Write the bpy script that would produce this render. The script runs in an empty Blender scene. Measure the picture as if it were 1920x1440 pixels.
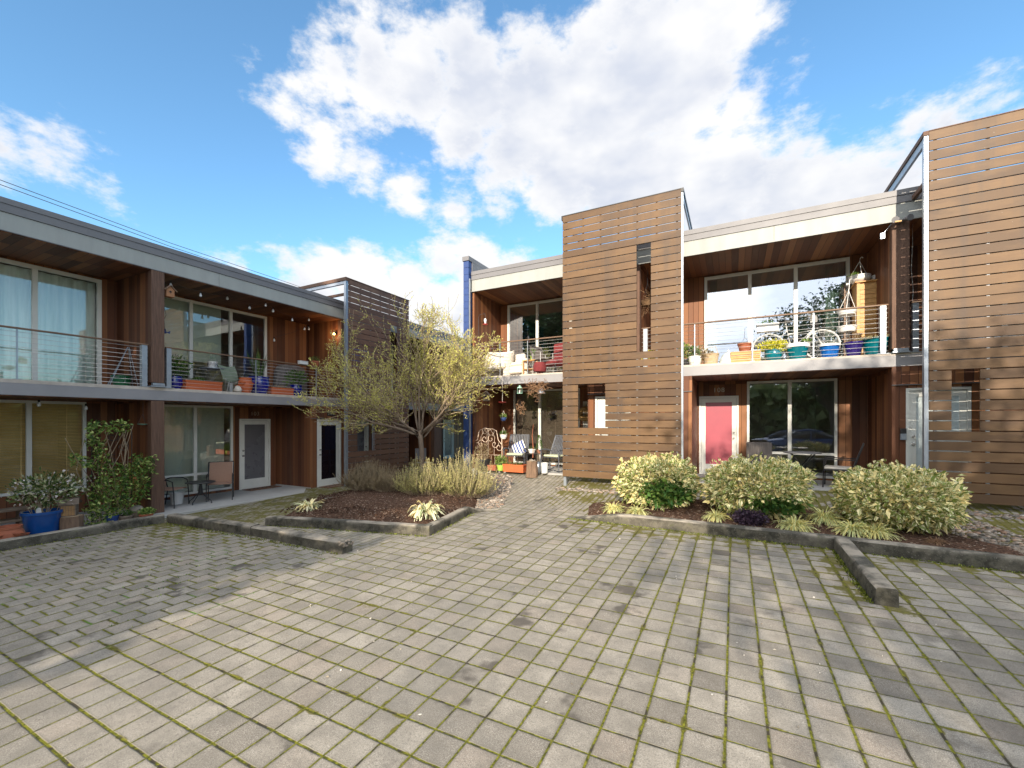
import bpy, bmesh, math, random
import numpy as np
from mathutils import Vector, Matrix
random.seed(7); RNG = np.random.default_rng(11)
C = bpy.context.scene.collection
rad = math.radians
# ------------------------------------------------------------------ camera
TH = rad(27.4924); FPX = 798.7; HY = 789.5
cam = bpy.data.cameras.new('camera'); camo = bpy.data.objects.new('camera', cam); C.objects.link(camo)
cam.sensor_width = 36.0; cam.lens = FPX/1920*36.0; cam.shift_y = (HY-720)/1920
cam.clip_start = 0.05; cam.clip_end = 3000
camo.location = (0, 0, 0); camo.rotation_euler = (rad(90), 0, TH)
bpy.context.scene.camera = camo
# ------------------------------------------------------------------ exposure
sc = bpy.context.scene
sc.view_settings.view_transform = 'Standard'; sc.view_settings.look = 'None'
sc.view_settings.exposure = 1.56; sc.view_settings.gamma = 1.0
sc.cycles.max_bounces = 7; sc.cycles.transparent_max_bounces = 10; sc.cycles.use_denoising = True
sc.cycles.sample_clamp_indirect = 6.0
# ------------------------------------------------------------------ sun (light travels along SUN)
SUN = Vector((-0.19, 0.98, -0.385)).normalized()
SUN_EL = math.asin(-SUN.z)
sl = bpy.data.lights.new('sun', 'SUN'); sl.energy = 2.6; sl.angle = rad(0.55); sl.color = (1.0, 0.885, 0.73)
so = bpy.data.objects.new('sun', sl); C.objects.link(so)
so.rotation_euler = SUN.to_track_quat('-Z', 'Y').to_euler(); so.location = (8, -20, 14)
# ------------------------------------------------------------------ node helper
class NT:
    def __init__(s, tree): s.t = tree; s.n = tree.nodes; s.l = tree.links
    def node(s, typ, ins=None, **kw):
        nd = s.n.new(typ)
        for k, v in kw.items(): setattr(nd, k, v)
        for k, v in (ins or {}).items():
            if isinstance(v, bpy.types.NodeSocket): s.l.new(v, nd.inputs[k])
            else: nd.inputs[k].default_value = v
        return nd
    def m(s, op, a, b=0.0, c=0.0, clamp=False):
        nd = s.n.new('ShaderNodeMath'); nd.operation = op; nd.use_clamp = clamp
        for i, v in enumerate((a, b, c)):
            if isinstance(v, bpy.types.NodeSocket): s.l.new(v, nd.inputs[i])
            else: nd.inputs[i].default_value = v
        return nd.outputs[0]
    def vm(s, op, a, b=(0, 0, 0), out=0):
        nd = s.n.new('ShaderNodeVectorMath'); nd.operation = op
        for i, v in enumerate((a, b)):
            if isinstance(v, bpy.types.NodeSocket): s.l.new(v, nd.inputs[i])
            else: nd.inputs[i].default_value = v
        return nd.outputs[out]
    def ss(s, x, lo, hi):
        nd = s.node('ShaderNodeMapRange', {'Value': x, 'From Min': lo, 'From Max': hi}, interpolation_type='SMOOTHSTEP')
        return nd.outputs[0]
    def mix(s, f, a, b, blend='MIX'):
        nd = s.n.new('ShaderNodeMix'); nd.data_type = 'RGBA'; nd.blend_type = blend
        for k, v in ((0, f), (6, a), (7, b)):
            if isinstance(v, bpy.types.NodeSocket): s.l.new(v, nd.inputs[k])
            else: nd.inputs[k].default_value = (v if k == 0 else (tuple(v)+(1,))[:4])
        return nd.outputs[2]
    def noise(s, vec, scale, detail=3.0, rough=.55, out=0):
        return s.node('ShaderNodeTexNoise', {'Vector': vec, 'Scale': scale, 'Detail': detail, 'Roughness': rough}).outputs[out]
    def xyz(s, vec):
        o = s.node('ShaderNodeSeparateXYZ', {0: vec}).outputs; return o[0], o[1], o[2]
    def vec(s, x, y, z):
        return s.node('ShaderNodeCombineXYZ', {0: x, 1: y, 2: z}).outputs[0]
    def white(s, vec, out='Value'):
        return s.node('ShaderNodeTexWhiteNoise', {'Vector': vec}, noise_dimensions='3D').outputs[out]
# ------------------------------------------------------------------ sky and clouds
def ray(x, y):
    u = (x-960)/FPX
    return Vector((-math.sin(TH)+u*math.cos(TH), math.cos(TH)+u*math.sin(TH), -(y-HY)/FPX))
w = bpy.data.worlds.new('World'); sc.world = w; w.use_nodes = True
T = NT(w.node_tree); T.n.clear()
sky = T.node('ShaderNodeTexSky', sky_type='NISHITA', sun_disc=False, sun_elevation=SUN_EL, sun_rotation=math.atan2(-SUN.x, -SUN.y),
             altitude=0.0, air_density=1.0, dust_density=0.6, ozone_density=2.0)
dirv = T.node('ShaderNodeTexCoord').outputs['Generated']
dn = T.vm('NORMALIZE', dirv)
wn = T.noise(dn, 3.2, 5.0, .6, out=1)
wn = T.vm('SUBTRACT', wn, (.5, .5, .5)); wn = T.vm('SCALE', wn); wn.node.inputs['Scale'].default_value = .13
dw = T.vm('ADD', dn, wn)
BL = [(620,140,70),(700,140,90),(800,150,95),(900,160,100),(1000,170,110),(1100,170,120),(1200,165,120),(1300,180,110),(1380,200,70),(1420,212,35),
      (860,240,80),(960,290,90),(1060,320,110),(1170,340,115),(1290,350,115),(1400,340,95),(1500,330,105),(1560,370,110),(1650,420,105),(1480,420,110),(1350,420,90),
      (560,290,34),(610,285,60),(680,310,62),(760,345,62),(850,375,60),(940,385,55),(720,240,30),(640,235,26),
      (450,498,40),(520,490,46),(600,495,58),(690,500,64),(770,490,62),(830,468,58),(900,480,66),(970,490,48),(560,560,80),(700,580,90),(860,580,90),(960,600,90),
      (10,295,75),(70,298,72),(120,318,62),(155,340,48),(197,322,30),(1700,225,36),(1760,235,45),(1840,222,40),(1900,205,40),(1640,250,18),(1690,310,60),(1620,330,40),(535,222,38),(600,215,24),(1480,170,26),(1520,190,18),(1620,205,16),(1350,60,90),(1150,60,80),(480,86,18),(1560,230,16)]
fld = None
for (bx, by, br) in BL:
    c = ray(bx, by); cz = ray(bx, by).length; c.normalize()
    d = T.vm('DISTANCE', dw, tuple(c), out=1)
    v = T.m('MULTIPLY_ADD', d, -1/.085, (br/FPX/cz*1.1)/.085)
    fld = v if fld is None else T.m('MAXIMUM', fld, v)
dq = T.vm('MULTIPLY', dn, (1, 1, 1.9))
fb = T.noise(dq, 4.6, 10.0, .6)
fld2 = T.m('ADD', T.m('MAXIMUM', fld, -1.0), T.m('ADD', T.m('MULTIPLY', T.m('SUBTRACT', fb, .5), 2.9), T.m('MULTIPLY', T.m('SUBTRACT', T.noise(dq, 17.0, 7.0, .66), .5), 1.3)))
px_, py_, pz_ = T.xyz(dn)
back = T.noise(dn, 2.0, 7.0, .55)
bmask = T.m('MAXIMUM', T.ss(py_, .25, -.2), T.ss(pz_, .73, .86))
backf = T.m('MULTIPLY', bmask, T.m('MULTIPLY', T.m('SUBTRACT', back, .40), 7.0))  # cloud cover out of view, thickened to add fill
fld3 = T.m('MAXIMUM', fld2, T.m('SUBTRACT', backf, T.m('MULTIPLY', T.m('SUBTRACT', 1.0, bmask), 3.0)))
alpha = T.ss(fld3, -.05, .6)
# relief: the same noise sampled a little toward the light gives lit billows and grey bellies
rel = T.m('SUBTRACT', T.noise(dq, 4.6, 4.0, .55), T.noise(T.vm('ADD', dq, (.03, -.02, .09)), 4.6, 4.0, .55))
broad = T.noise(T.vm('ADD', dn, (3.1, 1.7, .4)), 3.1, 4.0, .5)
shade = T.m('ADD', T.m('ADD', T.m('MULTIPLY', rel, -3.0), T.m('MULTIPLY', T.m('SUBTRACT', broad, .45), 3.0)), T.m('ADD', .12, T.m('MULTIPLY', T.ss(pz_, .66, .3), .30)), clamp=True)
shade = T.m('MULTIPLY', shade, T.ss(fld3, .1, 1.0))
ccol = T.mix(shade, (.35, .35, .353), (.246, .262, .30))
fill_gain = T.m('ADD', 1.0, T.m('MULTIPLY', T.m('MAXIMUM', T.ss(py_, .15, -.35), T.ss(pz_, .73, .88)), 1.55))  # unseen clouds behind and overhead brightened as added fill light
skyc = T.vm('SCALE', sky.outputs[0]); skyc.node.inputs['Scale'].default_value = 1.0
# Nishita background at 0.1 and clouds at unit strength in view, boosted elsewhere for fill
b1 = T.node('ShaderNodeBackground', {'Color': T.mix(1.0, sky.outputs[0], (.74, 1.0, 1.06), 'MULTIPLY'), 'Strength': 0.1})
b2 = T.node('ShaderNodeBackground', {'Color': ccol, 'Strength': fill_gain})
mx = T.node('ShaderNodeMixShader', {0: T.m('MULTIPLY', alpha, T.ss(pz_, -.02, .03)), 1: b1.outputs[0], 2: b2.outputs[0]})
T.node('ShaderNodeOutputWorld', {0: mx.outputs[0]})
# ------------------------------------------------------------------ materials
MATS = {}
def newmat(name):
    m = bpy.data.materials.new(name); m.use_nodes = True; t = NT(m.node_tree); t.n.clear()
    MATS[name] = m; return m, t
def finish(t, col, rough=.6, metal=0.0, bumpv=None, bstr=.3, bdist=.01, spec=.5, alpha=None, trans=0.0, coat=0.0):
    ins = {'Base Color': col if isinstance(col, bpy.types.NodeSocket) else (tuple(col)+(1,))[:4], 'Roughness': rough, 'Metallic': metal,
           'Specular IOR Level': spec, 'Coat Weight': coat}
    if bumpv is not None:
        ins['Normal'] = t.node('ShaderNodeBump', {'Strength': bstr, 'Distance': bdist, 'Height': bumpv}).outputs[0]
    b = t.node('ShaderNodeBsdfPrincipled', ins)
    out = b.outputs[0]
    if trans:
        tr = t.node('ShaderNodeBsdfTranslucent', {'Color': ins['Base Color']})
        out = t.node('ShaderNodeMixShader', {0: trans, 1: out, 2: tr.outputs[0]}).outputs[0]
    t.node('ShaderNodeOutputMaterial', {0: out})
def simple(name, c1, c2=None, scale=6.0, rough=.6, metal=0.0, stretch=(1, 1, 1), bump=.0, spec=.5, coat=0.0, contrast=1.0):
    m, t = newmat(name)
    co = t.node('ShaderNodeTexCoord').outputs['Object']
    v = t.vm('MULTIPLY', co, stretch)
    n = t.noise(v, scale, 5.0, .6)
    if c2 is None: c2 = tuple(x*.72 for x in c1)
    f = t.m('ADD', t.m('MULTIPLY', t.m('SUBTRACT', n, .5), 2.2*contrast), .5, clamp=True)
    rgh = t.m('ADD', t.m('MULTIPLY', n, .15), rough-.08)
    finish(t, t.mix(f, c1, c2), rgh, metal, n if bump else None, bump, .01, spec, coat=coat)
    return m
def leafmat(name, cols, rough=.5, trans=.25, spec=.35):
    m, t = newmat(name)
    a = t.node('ShaderNodeAttribute', attribute_name='rnd').outputs['Fac']
    r = t.node('ShaderNodeValToRGB', {0: a}); cr = r.color_ramp; cr.interpolation = 'LINEAR'
    while len(cr.elements) < len(cols): cr.elements.new(.5)
    for i, c in enumerate(cols): cr.elements[i].position = c[0]; cr.elements[i].color = (c[1], c[2], c[3], 1)
    finish(t, r.outputs[0], rough, spec=spec, trans=trans)
    return m
def varieg(name, edge, mid, mid2):
    # cream margined leaf: uv.x runs across the leaf
    m, t = newmat(name)
    a = t.node('ShaderNodeAttribute', attribute_name='rnd').outputs['Fac']
    uv = t.node('ShaderNodeUVMap', uv_map='UVMap').outputs[0]
    ux, uy, _ = t.xyz(uv)
    d = t.m('ABSOLUTE', t.m('SUBTRACT', ux, .5))
    f = t.ss(t.m('ADD', d, t.m('MULTIPLY', t.m('SUBTRACT', a, .5), .5)), .04, .20)
    g = t.mix(t.m('MULTIPLY', a, 1.0), mid, mid2)
    e = t.mix(t.ss(a, .4, 1.0), edge, (edge[0]*.95, edge[1]*.82, edge[2]*.55))
    finish(t, t.mix(f, g, e), .45, spec=.4, trans=.22)
    return m
def siding(name, warm=1.0, dark=1.0, pitch=.128, axis='xy'):
    m, t = newmat(name)
    co = t.node('ShaderNodeTexCoord').outputs['Object']
    x, y, z = t.xyz(co)
    s = {'xy': t.m('ADD', x, y), 'x': x, 'y': y}[axis]
    if axis == 'x': z = y
    if axis == 'y': z = x
    q = t.m('DIVIDE', s, pitch); idx = t.m('FLOOR', q); fr = t.m('FRACT', q)
    rv = t.white(t.vec(idx, t.m('FLOOR', t.m('DIVIDE', t.m('ADD', z, 10), 3.1)), 3.3))
    rv2 = t.white(t.vec(idx, 7.7, 1.1))
    grain = t.noise(t.vec(t.m('MULTIPLY', s, 60.0), t.m('MULTIPLY', idx, 3.1), t.m('MULTIPLY', z, 2.2)), 1.0, 4.0, .6)
    blot = t.noise(t.vec(t.m('MULTIPLY', s, 3.0), 0.0, t.m('MULTIPLY', z, .9)), 1.0, 3.0, .5)
    r = t.node('ShaderNodeValToRGB', {0: t.m('ADD', t.m('MULTIPLY', rv, .75), t.m('MULTIPLY', grain, .3), clamp=True)})
    cr = r.color_ramp
    for i, (p, c) in enumerate([(0., (.055, .017, .009)), (.35, (.125, .045, .021)), (.7, (.22, .085, .035)), (1., (.37, .165, .065))]):
        if i >= 2 and len(cr.elements) < i+1: cr.elements.new(p)
        cr.elements[i].position = p; cr.elements[i].color = (c[0]*dark*warm, c[1]*dark, c[2]*dark, 1)
    col = t.mix(t.m('MULTIPLY', grain, .35), r.outputs[0], (.07*dark, .03*dark, .015*dark))
    col = t.mix(t.ss(blot, .5, .75), col, t.mix(.5, col, (.13*dark, .07*dark, .04*dark)))
    gr_ = t.m('MULTIPLY', t.ss(fr, 0.0, .05), t.ss(fr, 1.0, .95))
    col = t.mix(gr_, (.012, .006, .004), col)
    h = t.m('ADD', gr_, t.m('MULTIPLY', grain, .15))
    finish(t, col, .55, bumpv=h, bstr=.6, bdist=.006, spec=.3)
    return m
def slatmat(name, c=((.30,.155,.075), (.20,.10,.052), (.36,.205,.10)), pitch=.1777, z0=0.0):
    m, t = newmat(name)
    co = t.node('ShaderNodeTexCoord').outputs['Object']
    a = t.node('ShaderNodeAttribute', attribute_name='rnd').outputs['Fac']
    x, y, z = t.xyz(co); s = t.m('ADD', x, y)
    grain = t.noise(t.vec(t.m('MULTIPLY', s, 1.6), t.m('MULTIPLY', a, 50.0), t.m('MULTIPLY', z, 55.0)), 1.0, 5.0, .65)
    blot = t.noise(t.vec(t.m('MULTIPLY', s, .9), t.m('MULTIPLY', a, 9.0), t.m('MULTIPLY', z, 2.5)), 1.3, 4.0, .6)
    col = t.mix(a, c[0], c[1])
    col = t.mix(t.ss(blot, .42, .68), col, t.mix(.5, col, c[2]))
    col = t.mix(t.m('MULTIPLY', t.ss(grain, .5, .8), .55), col, (.10, .05, .03))
    drip = t.noise(t.vec(t.m('MULTIPLY', s, 2.6), 4.0, t.m('MULTIPLY', z, .22)), 1.0, 4.0, .6)
    col = t.mix(t.m('MULTIPLY', t.ss(drip, .48, .66), .38), col, (.06, .045, .036))
    scr = t.node('ShaderNodeTexVoronoi', {'Vector': t.vec(t.m('MULTIPLY', s, 1.7), 0.0, t.m('MULTIPLY', z, 5.68)), 'Scale': 1.0, 'Randomness': .25}).outputs['Distance']
    col = t.mix(t.m('MULTIPLY', t.ss(scr, .045, .02), .8), col, (.03, .025, .02))
    sp = t.noise(co, 38.0, 2.0, .5)
    col = t.mix(t.m('MULTIPLY', t.ss(sp, .79, .82), .7), col, (.6, .55, .48))
    finish(t, col, .55, bumpv=grain, bstr=.25, bdist=.004, spec=.3)
    return m

M = {}
M['siding'] = siding('cedar_siding', dark=1.02)
M['soffit_x'] = siding('cedar_soffit_across', dark=.95, pitch=.14, axis='x')
M['soffit_y'] = siding('cedar_soffit_along', dark=.85, pitch=.14, axis='y')
M['slat'] = slatmat('ipe_slats', ((.138, .077, .034), (.078, .044, .022), (.185, .106, .046)))
M['slat_dark'] = slatmat('weathered_slats', ((.165, .088, .055), (.11, .06, .04), (.20, .115, .07)))
M['post'] = simple('rough_timber', (.16, .085, .052), (.08, .042, .027), 3.0, .75, stretch=(14, 14, 1), bump=.5)
M['white'] = simple('white_frame', (.72, .72, .66), (.62, .62, .57), 3, .45)
M['fascia'] = simple('fascia_panel', (.345, .352, .325), (.285, .292, .272), 2.2, .6, stretch=(1.6, 1.6, .3))
M['cap'] = simple('metal_flashing', (.185, .178, .18), (.15, .145, .15), 1.6, .55, metal=.0)
M['slabedge'] = simple('slab_flashing', (.29, .28, .283), (.23, .224, .23), 1.6, .5, metal=.0)
M['strip'] = simple('deck_edge', (.55, .49, .42), (.38, .33, .28), 5, .8)
M['galv'] = simple('galvanised_steel', (.38, .42, .46), (.29, .32, .36), 9, .38, metal=.55)
M['black'] = simple('black_metal', (.018, .018, .02), (.03, .028, .026), 20, .45)
M['cable'] = simple('steel_cable', (.62, .60, .57), None, 9, .35, metal=.5)
M['rail'] = simple('rail_wood', (.20, .12, .07), (.13, .075, .045), 3, .6, stretch=(1, 1, 8))
M['conc'] = simple('patio_concrete', (.42, .41, .38), (.33, .32, .30), 1.6, .85, bump=.15)
M['dark'] = simple('dark_room', (.028, .026, .024), (.02, .02, .02), 2, .9)
M['roomwall'] = simple('room_wall', (.34, .33, .29), (.28, .27, .24), 1, .9)
M['drywall'] = simple('room_plaster', (.30, .29, .25), (.26, .25, .22), 1, .9)
M['curtain'] = simple('sheer_curtain', (.88, .94, .88), (.60, .70, .64), 2.0, .9, stretch=(6, 6, .4))
M['greencurtain'] = simple('green_curtain', (.16, .24, .20), (.10, .16, .13), 3, .9, stretch=(6, 6, .4))
M['blind'] = simple('bamboo_blind', (.92, .68, .30), (.66, .45, .17), 7, .8, stretch=(.4, .4, 6))
M['whiteblind'] = simple('pale_blind', (.55, .62, .62), (.47, .54, .55), 3, .7)
M['shade'] = simple('roller_shade', (.46, .51, .43), (.40, .45, .38), 1, .9)
M['greyglass'] = simple('frosted_grey_glass', (.135, .135, .145), (.12, .12, .13), 2, .28, spec=.6)
M['redglass'] = simple('red_door_panel', (.40, .10, .125), (.34, .085, .11), 2, .25, spec=.6)
M['bluepaint'] = simple('blue_painted_block', (.025, .06, .20), (.02, .048, .165), 5, .6, bump=.2)
M['blueglaze'] = simple('cobalt_glaze', (.006, .012, .26), (.004, .008, .15), 3, .12, coat=.6)
M['bluepot'] = simple('blue_plastic_glaze', (.008, .075, .27), (.006, .05, .20), 3, .25, coat=.3)
M['teal'] = simple('teal_glaze', (.0, .15, .17), (.0, .09, .13), 5, .15, stretch=(3, 3, .5), coat=.6)
M['skyblue'] = simple('sky_blue_glaze', (.01, .13, .42), (.005, .06, .26), 5, .15, stretch=(3, 3, .5), coat=.6)
M['purple'] = simple('violet_glaze', (.025, .012, .13), (.015, .008, .08), 5, .15, coat=.6)
M['terra'] = simple('terracotta', (.38, .12, .055), (.27, .08, .04), 5, .8)
M['orange'] = simple('orange_planter', (.56, .13, .035), (.45, .10, .03), 5, .6, bump=.2)
M['whitepot'] = simple('white_ceramic', (.78, .76, .72), (.68, .66, .62), 4, .35)
M['greymetal'] = simple('grey_vase', (.22, .24, .26), (.12, .13, .15), 4, .3, metal=.6)
M['pine'] = simple('honey_pine', (.58, .32, .10), (.42, .21, .06), 3, .55, stretch=(3, 3, 9))
M['oldwood'] = simple('grey_old_wood', (.22, .17, .125), (.12, .085, .06), 4, .85, stretch=(2, 2, 12), bump=.3)
M['bark'] = simple('tree_bark', (.23, .175, .125), (.13, .095, .07), 9, .9, stretch=(1, 1, .35), bump=.6)
M['twig'] = simple('twig_bark', (.40, .31, .20), (.24, .18, .12), 9, .9)
M['stump'] = simple('log_bark', (.24, .15, .09), (.11, .07, .05), 9, .95, stretch=(3, 3, .6), bump=.8)
M['logtop'] = simple('cut_log', (.50, .38, .23), (.38, .27, .16), 14, .9)
M['mulch'] = None
M['canvas'] = simple('tan_sling', (.36, .21, .14), (.29, .165, .11), 60, .85)
M['wicker'] = simple('grey_wicker', (.17, .145, .13), (.08, .07, .065), 40, .8, stretch=(1, 1, .1), bump=.4)
M['slats_grey'] = simple('grey_painted_slats', (.12, .13, .15), (.08, .085, .10), 4, .5)
M['cushion'] = simple('pale_green_cushion', (.55, .58, .40), (.45, .48, .33), 8, .9)
M['cream'] = simple('cream_fabric', (.72, .66, .56), (.58, .52, .44), 6, .9)
M['redfab'] = simple('red_fabric', (.19, .025, .025), (.13, .018, .02), 8, .9)
M['lime'] = simple('lime_pot', (.42, .60, .10), (.34, .50, .08), 5, .4)
M['rust'] = simple('cream_rusty_iron', (.72, .60, .47), (.48, .33, .23), 12, .7)
M['bulbglass'] = simple('bulb_glass', (.80, .82, .84), (.6, .62, .64), 9, .08, spec=.9)
M['chrome'] = simple('chrome', (.62, .60, .56), (.5, .48, .45), 9, .25, metal=.6)
M['silver'] = simple('silver_paint', (.62, .62, .60), (.55, .55, .53), 9, .35)
M['mat_'] = simple('coir_mat', (.22, .11, .055), (.10, .05, .03), 18, .95, bump=.4)
M['soilpot'] = simple('potting_soil', (.04, .025, .018), (.02, .013, .01), 30, .95)
M['bucket'] = simple('white_plastic', (.66, .66, .64), (.6, .6, .58), 3, .4)
M['green'] = simple('green_plastic', (.01, .12, .045), (.008, .09, .035), 3, .4)
M['olive'] = simple('sage_fabric', (.25, .30, .21), (.18, .22, .16), 8, .85)
M['wreath'] = simple('dry_vine', (.33, .19, .10), (.20, .11, .06), 30, .9)
M['gold'] = simple('straw_wreath', (.50, .33, .13), (.35, .21, .08), 30, .9, bump=.6)
M['moss'] = simple('hanging_moss', (.22, .13, .06), (.12, .07, .04), 30, .95, bump=.8)
M['asphalt'] = simple('asphalt', (.055, .055, .057), (.04, .04, .042), 12, .9, bump=.3)
M['carblue'] = simple('car_paint', (.06, .13, .34), (.055, .12, .31), 1, .15, metal=.4, coat=1.0)
M['carglass'] = simple('car_window', (.02, .025, .03), None, 1, .05, spec=.9)
M['rubber'] = simple('rubber', (.015, .015, .015), None, 9, .7)
M['roofing'] = simple('roof_membrane', (.18, .18, .18), (.14, .14, .14), 2, .8)
M['wire'] = simple('wire', (.05, .05, .055), None, 2, .6)
M['label'] = simple('number_metal', (.50, .42, .34), None, 3, .4, metal=.6)
M['mint'] = simple('mint_lantern', (.34, .58, .46), (.26, .46, .36), 6, .5)
M['redlantern'] = simple('red_tin', (.42, .05, .04), (.3, .035, .03), 6, .5)

# glass pane: part see-through, part mirror
m, t = newmat('window_glass')
fz = t.node('ShaderNodeFresnel', {'IOR': 1.5}).outputs[0]
fac = t.m('ADD', t.m('MULTIPLY', fz, 1.4), .12, clamp=True)
wob = t.noise(t.node('ShaderNodeTexCoord').outputs['Object'], 1.1, 1.0, .4)
bn = t.node('ShaderNodeBump', {'Strength': .05, 'Distance': .05, 'Height': wob}).outputs[0]
gl = t.node('ShaderNodeBsdfGlossy', {'Color': (.92, .96, 1, 1), 'Roughness': .012, 'Normal': bn})
tp = t.node('ShaderNodeBsdfTransparent', {'Color': (.95, .97, .95, 1)})
t.node('ShaderNodeOutputMaterial', {0: t.node('ShaderNodeMixShader', {0: fac, 1: tp.outputs[0], 2: gl.outputs[0]}).outputs[0]})
M['glass'] = m
m, t = newmat('clear_window_glass')
gl = t.node('ShaderNodeBsdfGlossy', {'Color': (.92, .96, 1, 1), 'Roughness': .012})
tp = t.node('ShaderNodeBsdfTransparent', {'Color': (.96, .98, .96, 1)})
t.node('ShaderNodeOutputMaterial', {0: t.node('ShaderNodeMixShader', {0: t.m('ADD', t.node('ShaderNodeFresnel', {'IOR': 1.4}).outputs[0], .015), 1: tp.outputs[0], 2: gl.outputs[0]}).outputs[0]})
M['glass_clear'] = m
# mirror-like strong reflecting pane upstairs (low-e glass)
m, t = newmat('coated_window_glass')
fz = t.node('ShaderNodeFresnel', {'IOR': 1.6}).outputs[0]
fac = t.m('ADD', t.m('MULTIPLY', fz, 1.5), .40, clamp=True)
wob = t.noise(t.node('ShaderNodeTexCoord').outputs['Object'], .9, 1.0, .4)
bn = t.node('ShaderNodeBump', {'Strength': .05, 'Distance': .06, 'Height': wob}).outputs[0]
gl = t.node('ShaderNodeBsdfGlossy', {'Color': (.90, .96, 1, 1), 'Roughness': .01, 'Normal': bn})
tp = t.node('ShaderNodeBsdfTransparent', {'Color': (.95, .97, .95, 1)})
t.node('ShaderNodeOutputMaterial', {0: t.node('ShaderNodeMixShader', {0: fac, 1: tp.outputs[0], 2: gl.outputs[0]}).outputs[0]})
M['glass2'] = m

# concrete kerb with moss and dark stains
m, t = newmat('kerb_concrete')
co = t.node('ShaderNodeTexCoord').outputs['Object']
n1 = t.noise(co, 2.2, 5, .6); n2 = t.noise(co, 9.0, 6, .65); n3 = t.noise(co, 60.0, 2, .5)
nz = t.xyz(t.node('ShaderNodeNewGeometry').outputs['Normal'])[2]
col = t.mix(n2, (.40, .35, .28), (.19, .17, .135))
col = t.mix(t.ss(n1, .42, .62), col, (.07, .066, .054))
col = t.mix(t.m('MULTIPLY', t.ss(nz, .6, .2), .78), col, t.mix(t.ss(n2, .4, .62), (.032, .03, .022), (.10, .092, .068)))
col = t.mix(t.m('MULTIPLY', t.ss(n2, .60, .70), .45), col, (.09, .10, .025))
col = t.mix(t.m('MULTIPLY', t.ss(n3, .64, .7), .35), col, (.34, .31, .27))
finish(t, col, .9, bumpv=t.m('ADD', n2, t.m('MULTIPLY', n3, .3)), bstr=.7, bdist=.02, spec=.2)
M['kerb'] = m

# pavers
m, t = newmat('mossy_pavers')
co = t.node('ShaderNodeTexCoord').outputs['Object']
X, Y, Z = t.xyz(co)
P = .2286
wob = t.m('MULTIPLY', t.m('SUBTRACT', t.noise(co, 7.0, 3, .6), .5), .012)
qx = t.m('DIVIDE', t.m('ADD', t.m('ADD', X, .045), wob), P)
qy0 = t.m('DIVIDE', t.m('ADD', t.m('SUBTRACT', Y, 3.732), wob), P)
zb = t.m('MULTIPLY', t.m('LESS_THAN', X, -4.82), t.m('GREATER_THAN', Y, 1.45))     # running bond bay
zf = t.m('MAXIMUM', t.m('GREATER_THAN', Y, 8.24), t.m('MULTIPLY', t.m('GREATER_THAN', Y, 4.55), t.m('LESS_THAN', X, -4.82)))   # small bricks on the paths
par = t.m('MULTIPLY', t.m('FRACT', t.m('MULTIPLY', t.m('FLOOR', qx), .5)), 1.0)      # 0 or .5
qy = t.m('ADD', qy0, t.m('MULTIPLY', zb, par))
ix, iy = t.m('FLOOR', qx), t.m('FLOOR', qy)
fx, fy = t.m('FRACT', qx), t.m('FRACT', qy)
# small bricks: 4.5 in wide, 9 in long, half-lapped
qx2 = t.m('MULTIPLY', qx, 2.0); i2 = t.m('FLOOR', qx2)
qy2 = t.m('ADD', qy0, t.m('MULTIPLY', t.m('FRACT', t.m('MULTIPLY', i2, .5)), 1.0))
def pick(a, b): return t.node('ShaderNodeMix', {0: zf, 2: a, 3: b}, data_type='FLOAT').outputs[0]
ix = pick(ix, i2); iy = pick(iy, t.m('FLOOR', qy2)); fx = pick(fx, t.m('FRACT', qx2)); fy = pick(fy, t.m('FRACT', qy2))
dx = t.m('MULTIPLY', t.m('MINIMUM', fx, t.m('SUBTRACT', 1.0, fx)), pick(P, P/2))
dy = t.m('MULTIPLY', t.m('MINIMUM', fy, t.m('SUBTRACT', 1.0, fy)), P)
# the wide mossy joints run across the slope, the others are tight
big = t.noise(co, .35, 3, .5)
jx = t.m('ADD', .0046, t.m('MULTIPLY', t.ss(X, -3.5, 1.0), .0030))
jy = t.m('SUBTRACT', .0072, t.m('MULTIPLY', t.ss(X, -3.5, 1.0), .0034))
jx = t.m('ADD', jx, t.m('MULTIPLY', zf, -.0015)); jy = t.m('ADD', jy, t.m('MULTIPLY', zf, -.0055))
ex = t.m('SUBTRACT', dx, jx); ey = t.m('SUBTRACT', dy, jy)
e = t.m('MINIMUM', ex, ey)
tile = t.ss(e, -.0015, .0025)          # 0 in a joint, 1 on a paver
n40 = t.noise(co, 85.0, 3, .65); n8 = t.noise(co, 5.0, 5, .6); n2 = t.noise(co, 1.3, 4, .6); nsp = t.noise(co, 210.0, 1, .5)
rv = t.white(t.vec(ix, iy, 1.0)); rv2 = t.white(t.vec(ix, iy, 5.0)); rv3 = t.white(t.vec(ix, iy, 9.0))
base = t.mix(rv, (.205, .18, .145), (.325, .29, .235))
base = t.mix(t.m('MULTIPLY', t.ss(rv2, .8, .95), .45), base, (.30, .235, .18))
base = t.mix(t.m('MULTIPLY', t.ss(n40, .48, .66), .6), base, (.13, .115, .095))
base = t.mix(t.m('MULTIPLY', t.ss(nsp, .53, .62), .5), base, (.52, .48, .41))
base = t.mix(t.m('MULTIPLY', t.ss(n8, .38, .66), .42), base, (.135, .122, .10))
base = t.mix(t.m('MULTIPLY', t.ss(t.noise(co, .55, 4, .6), .45, .62), .30), base, (.15, .145, .13))
base = t.mix(t.m('MULTIPLY', t.ss(e, .022, .0), .38), base, (.12, .11, .075))
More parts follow.
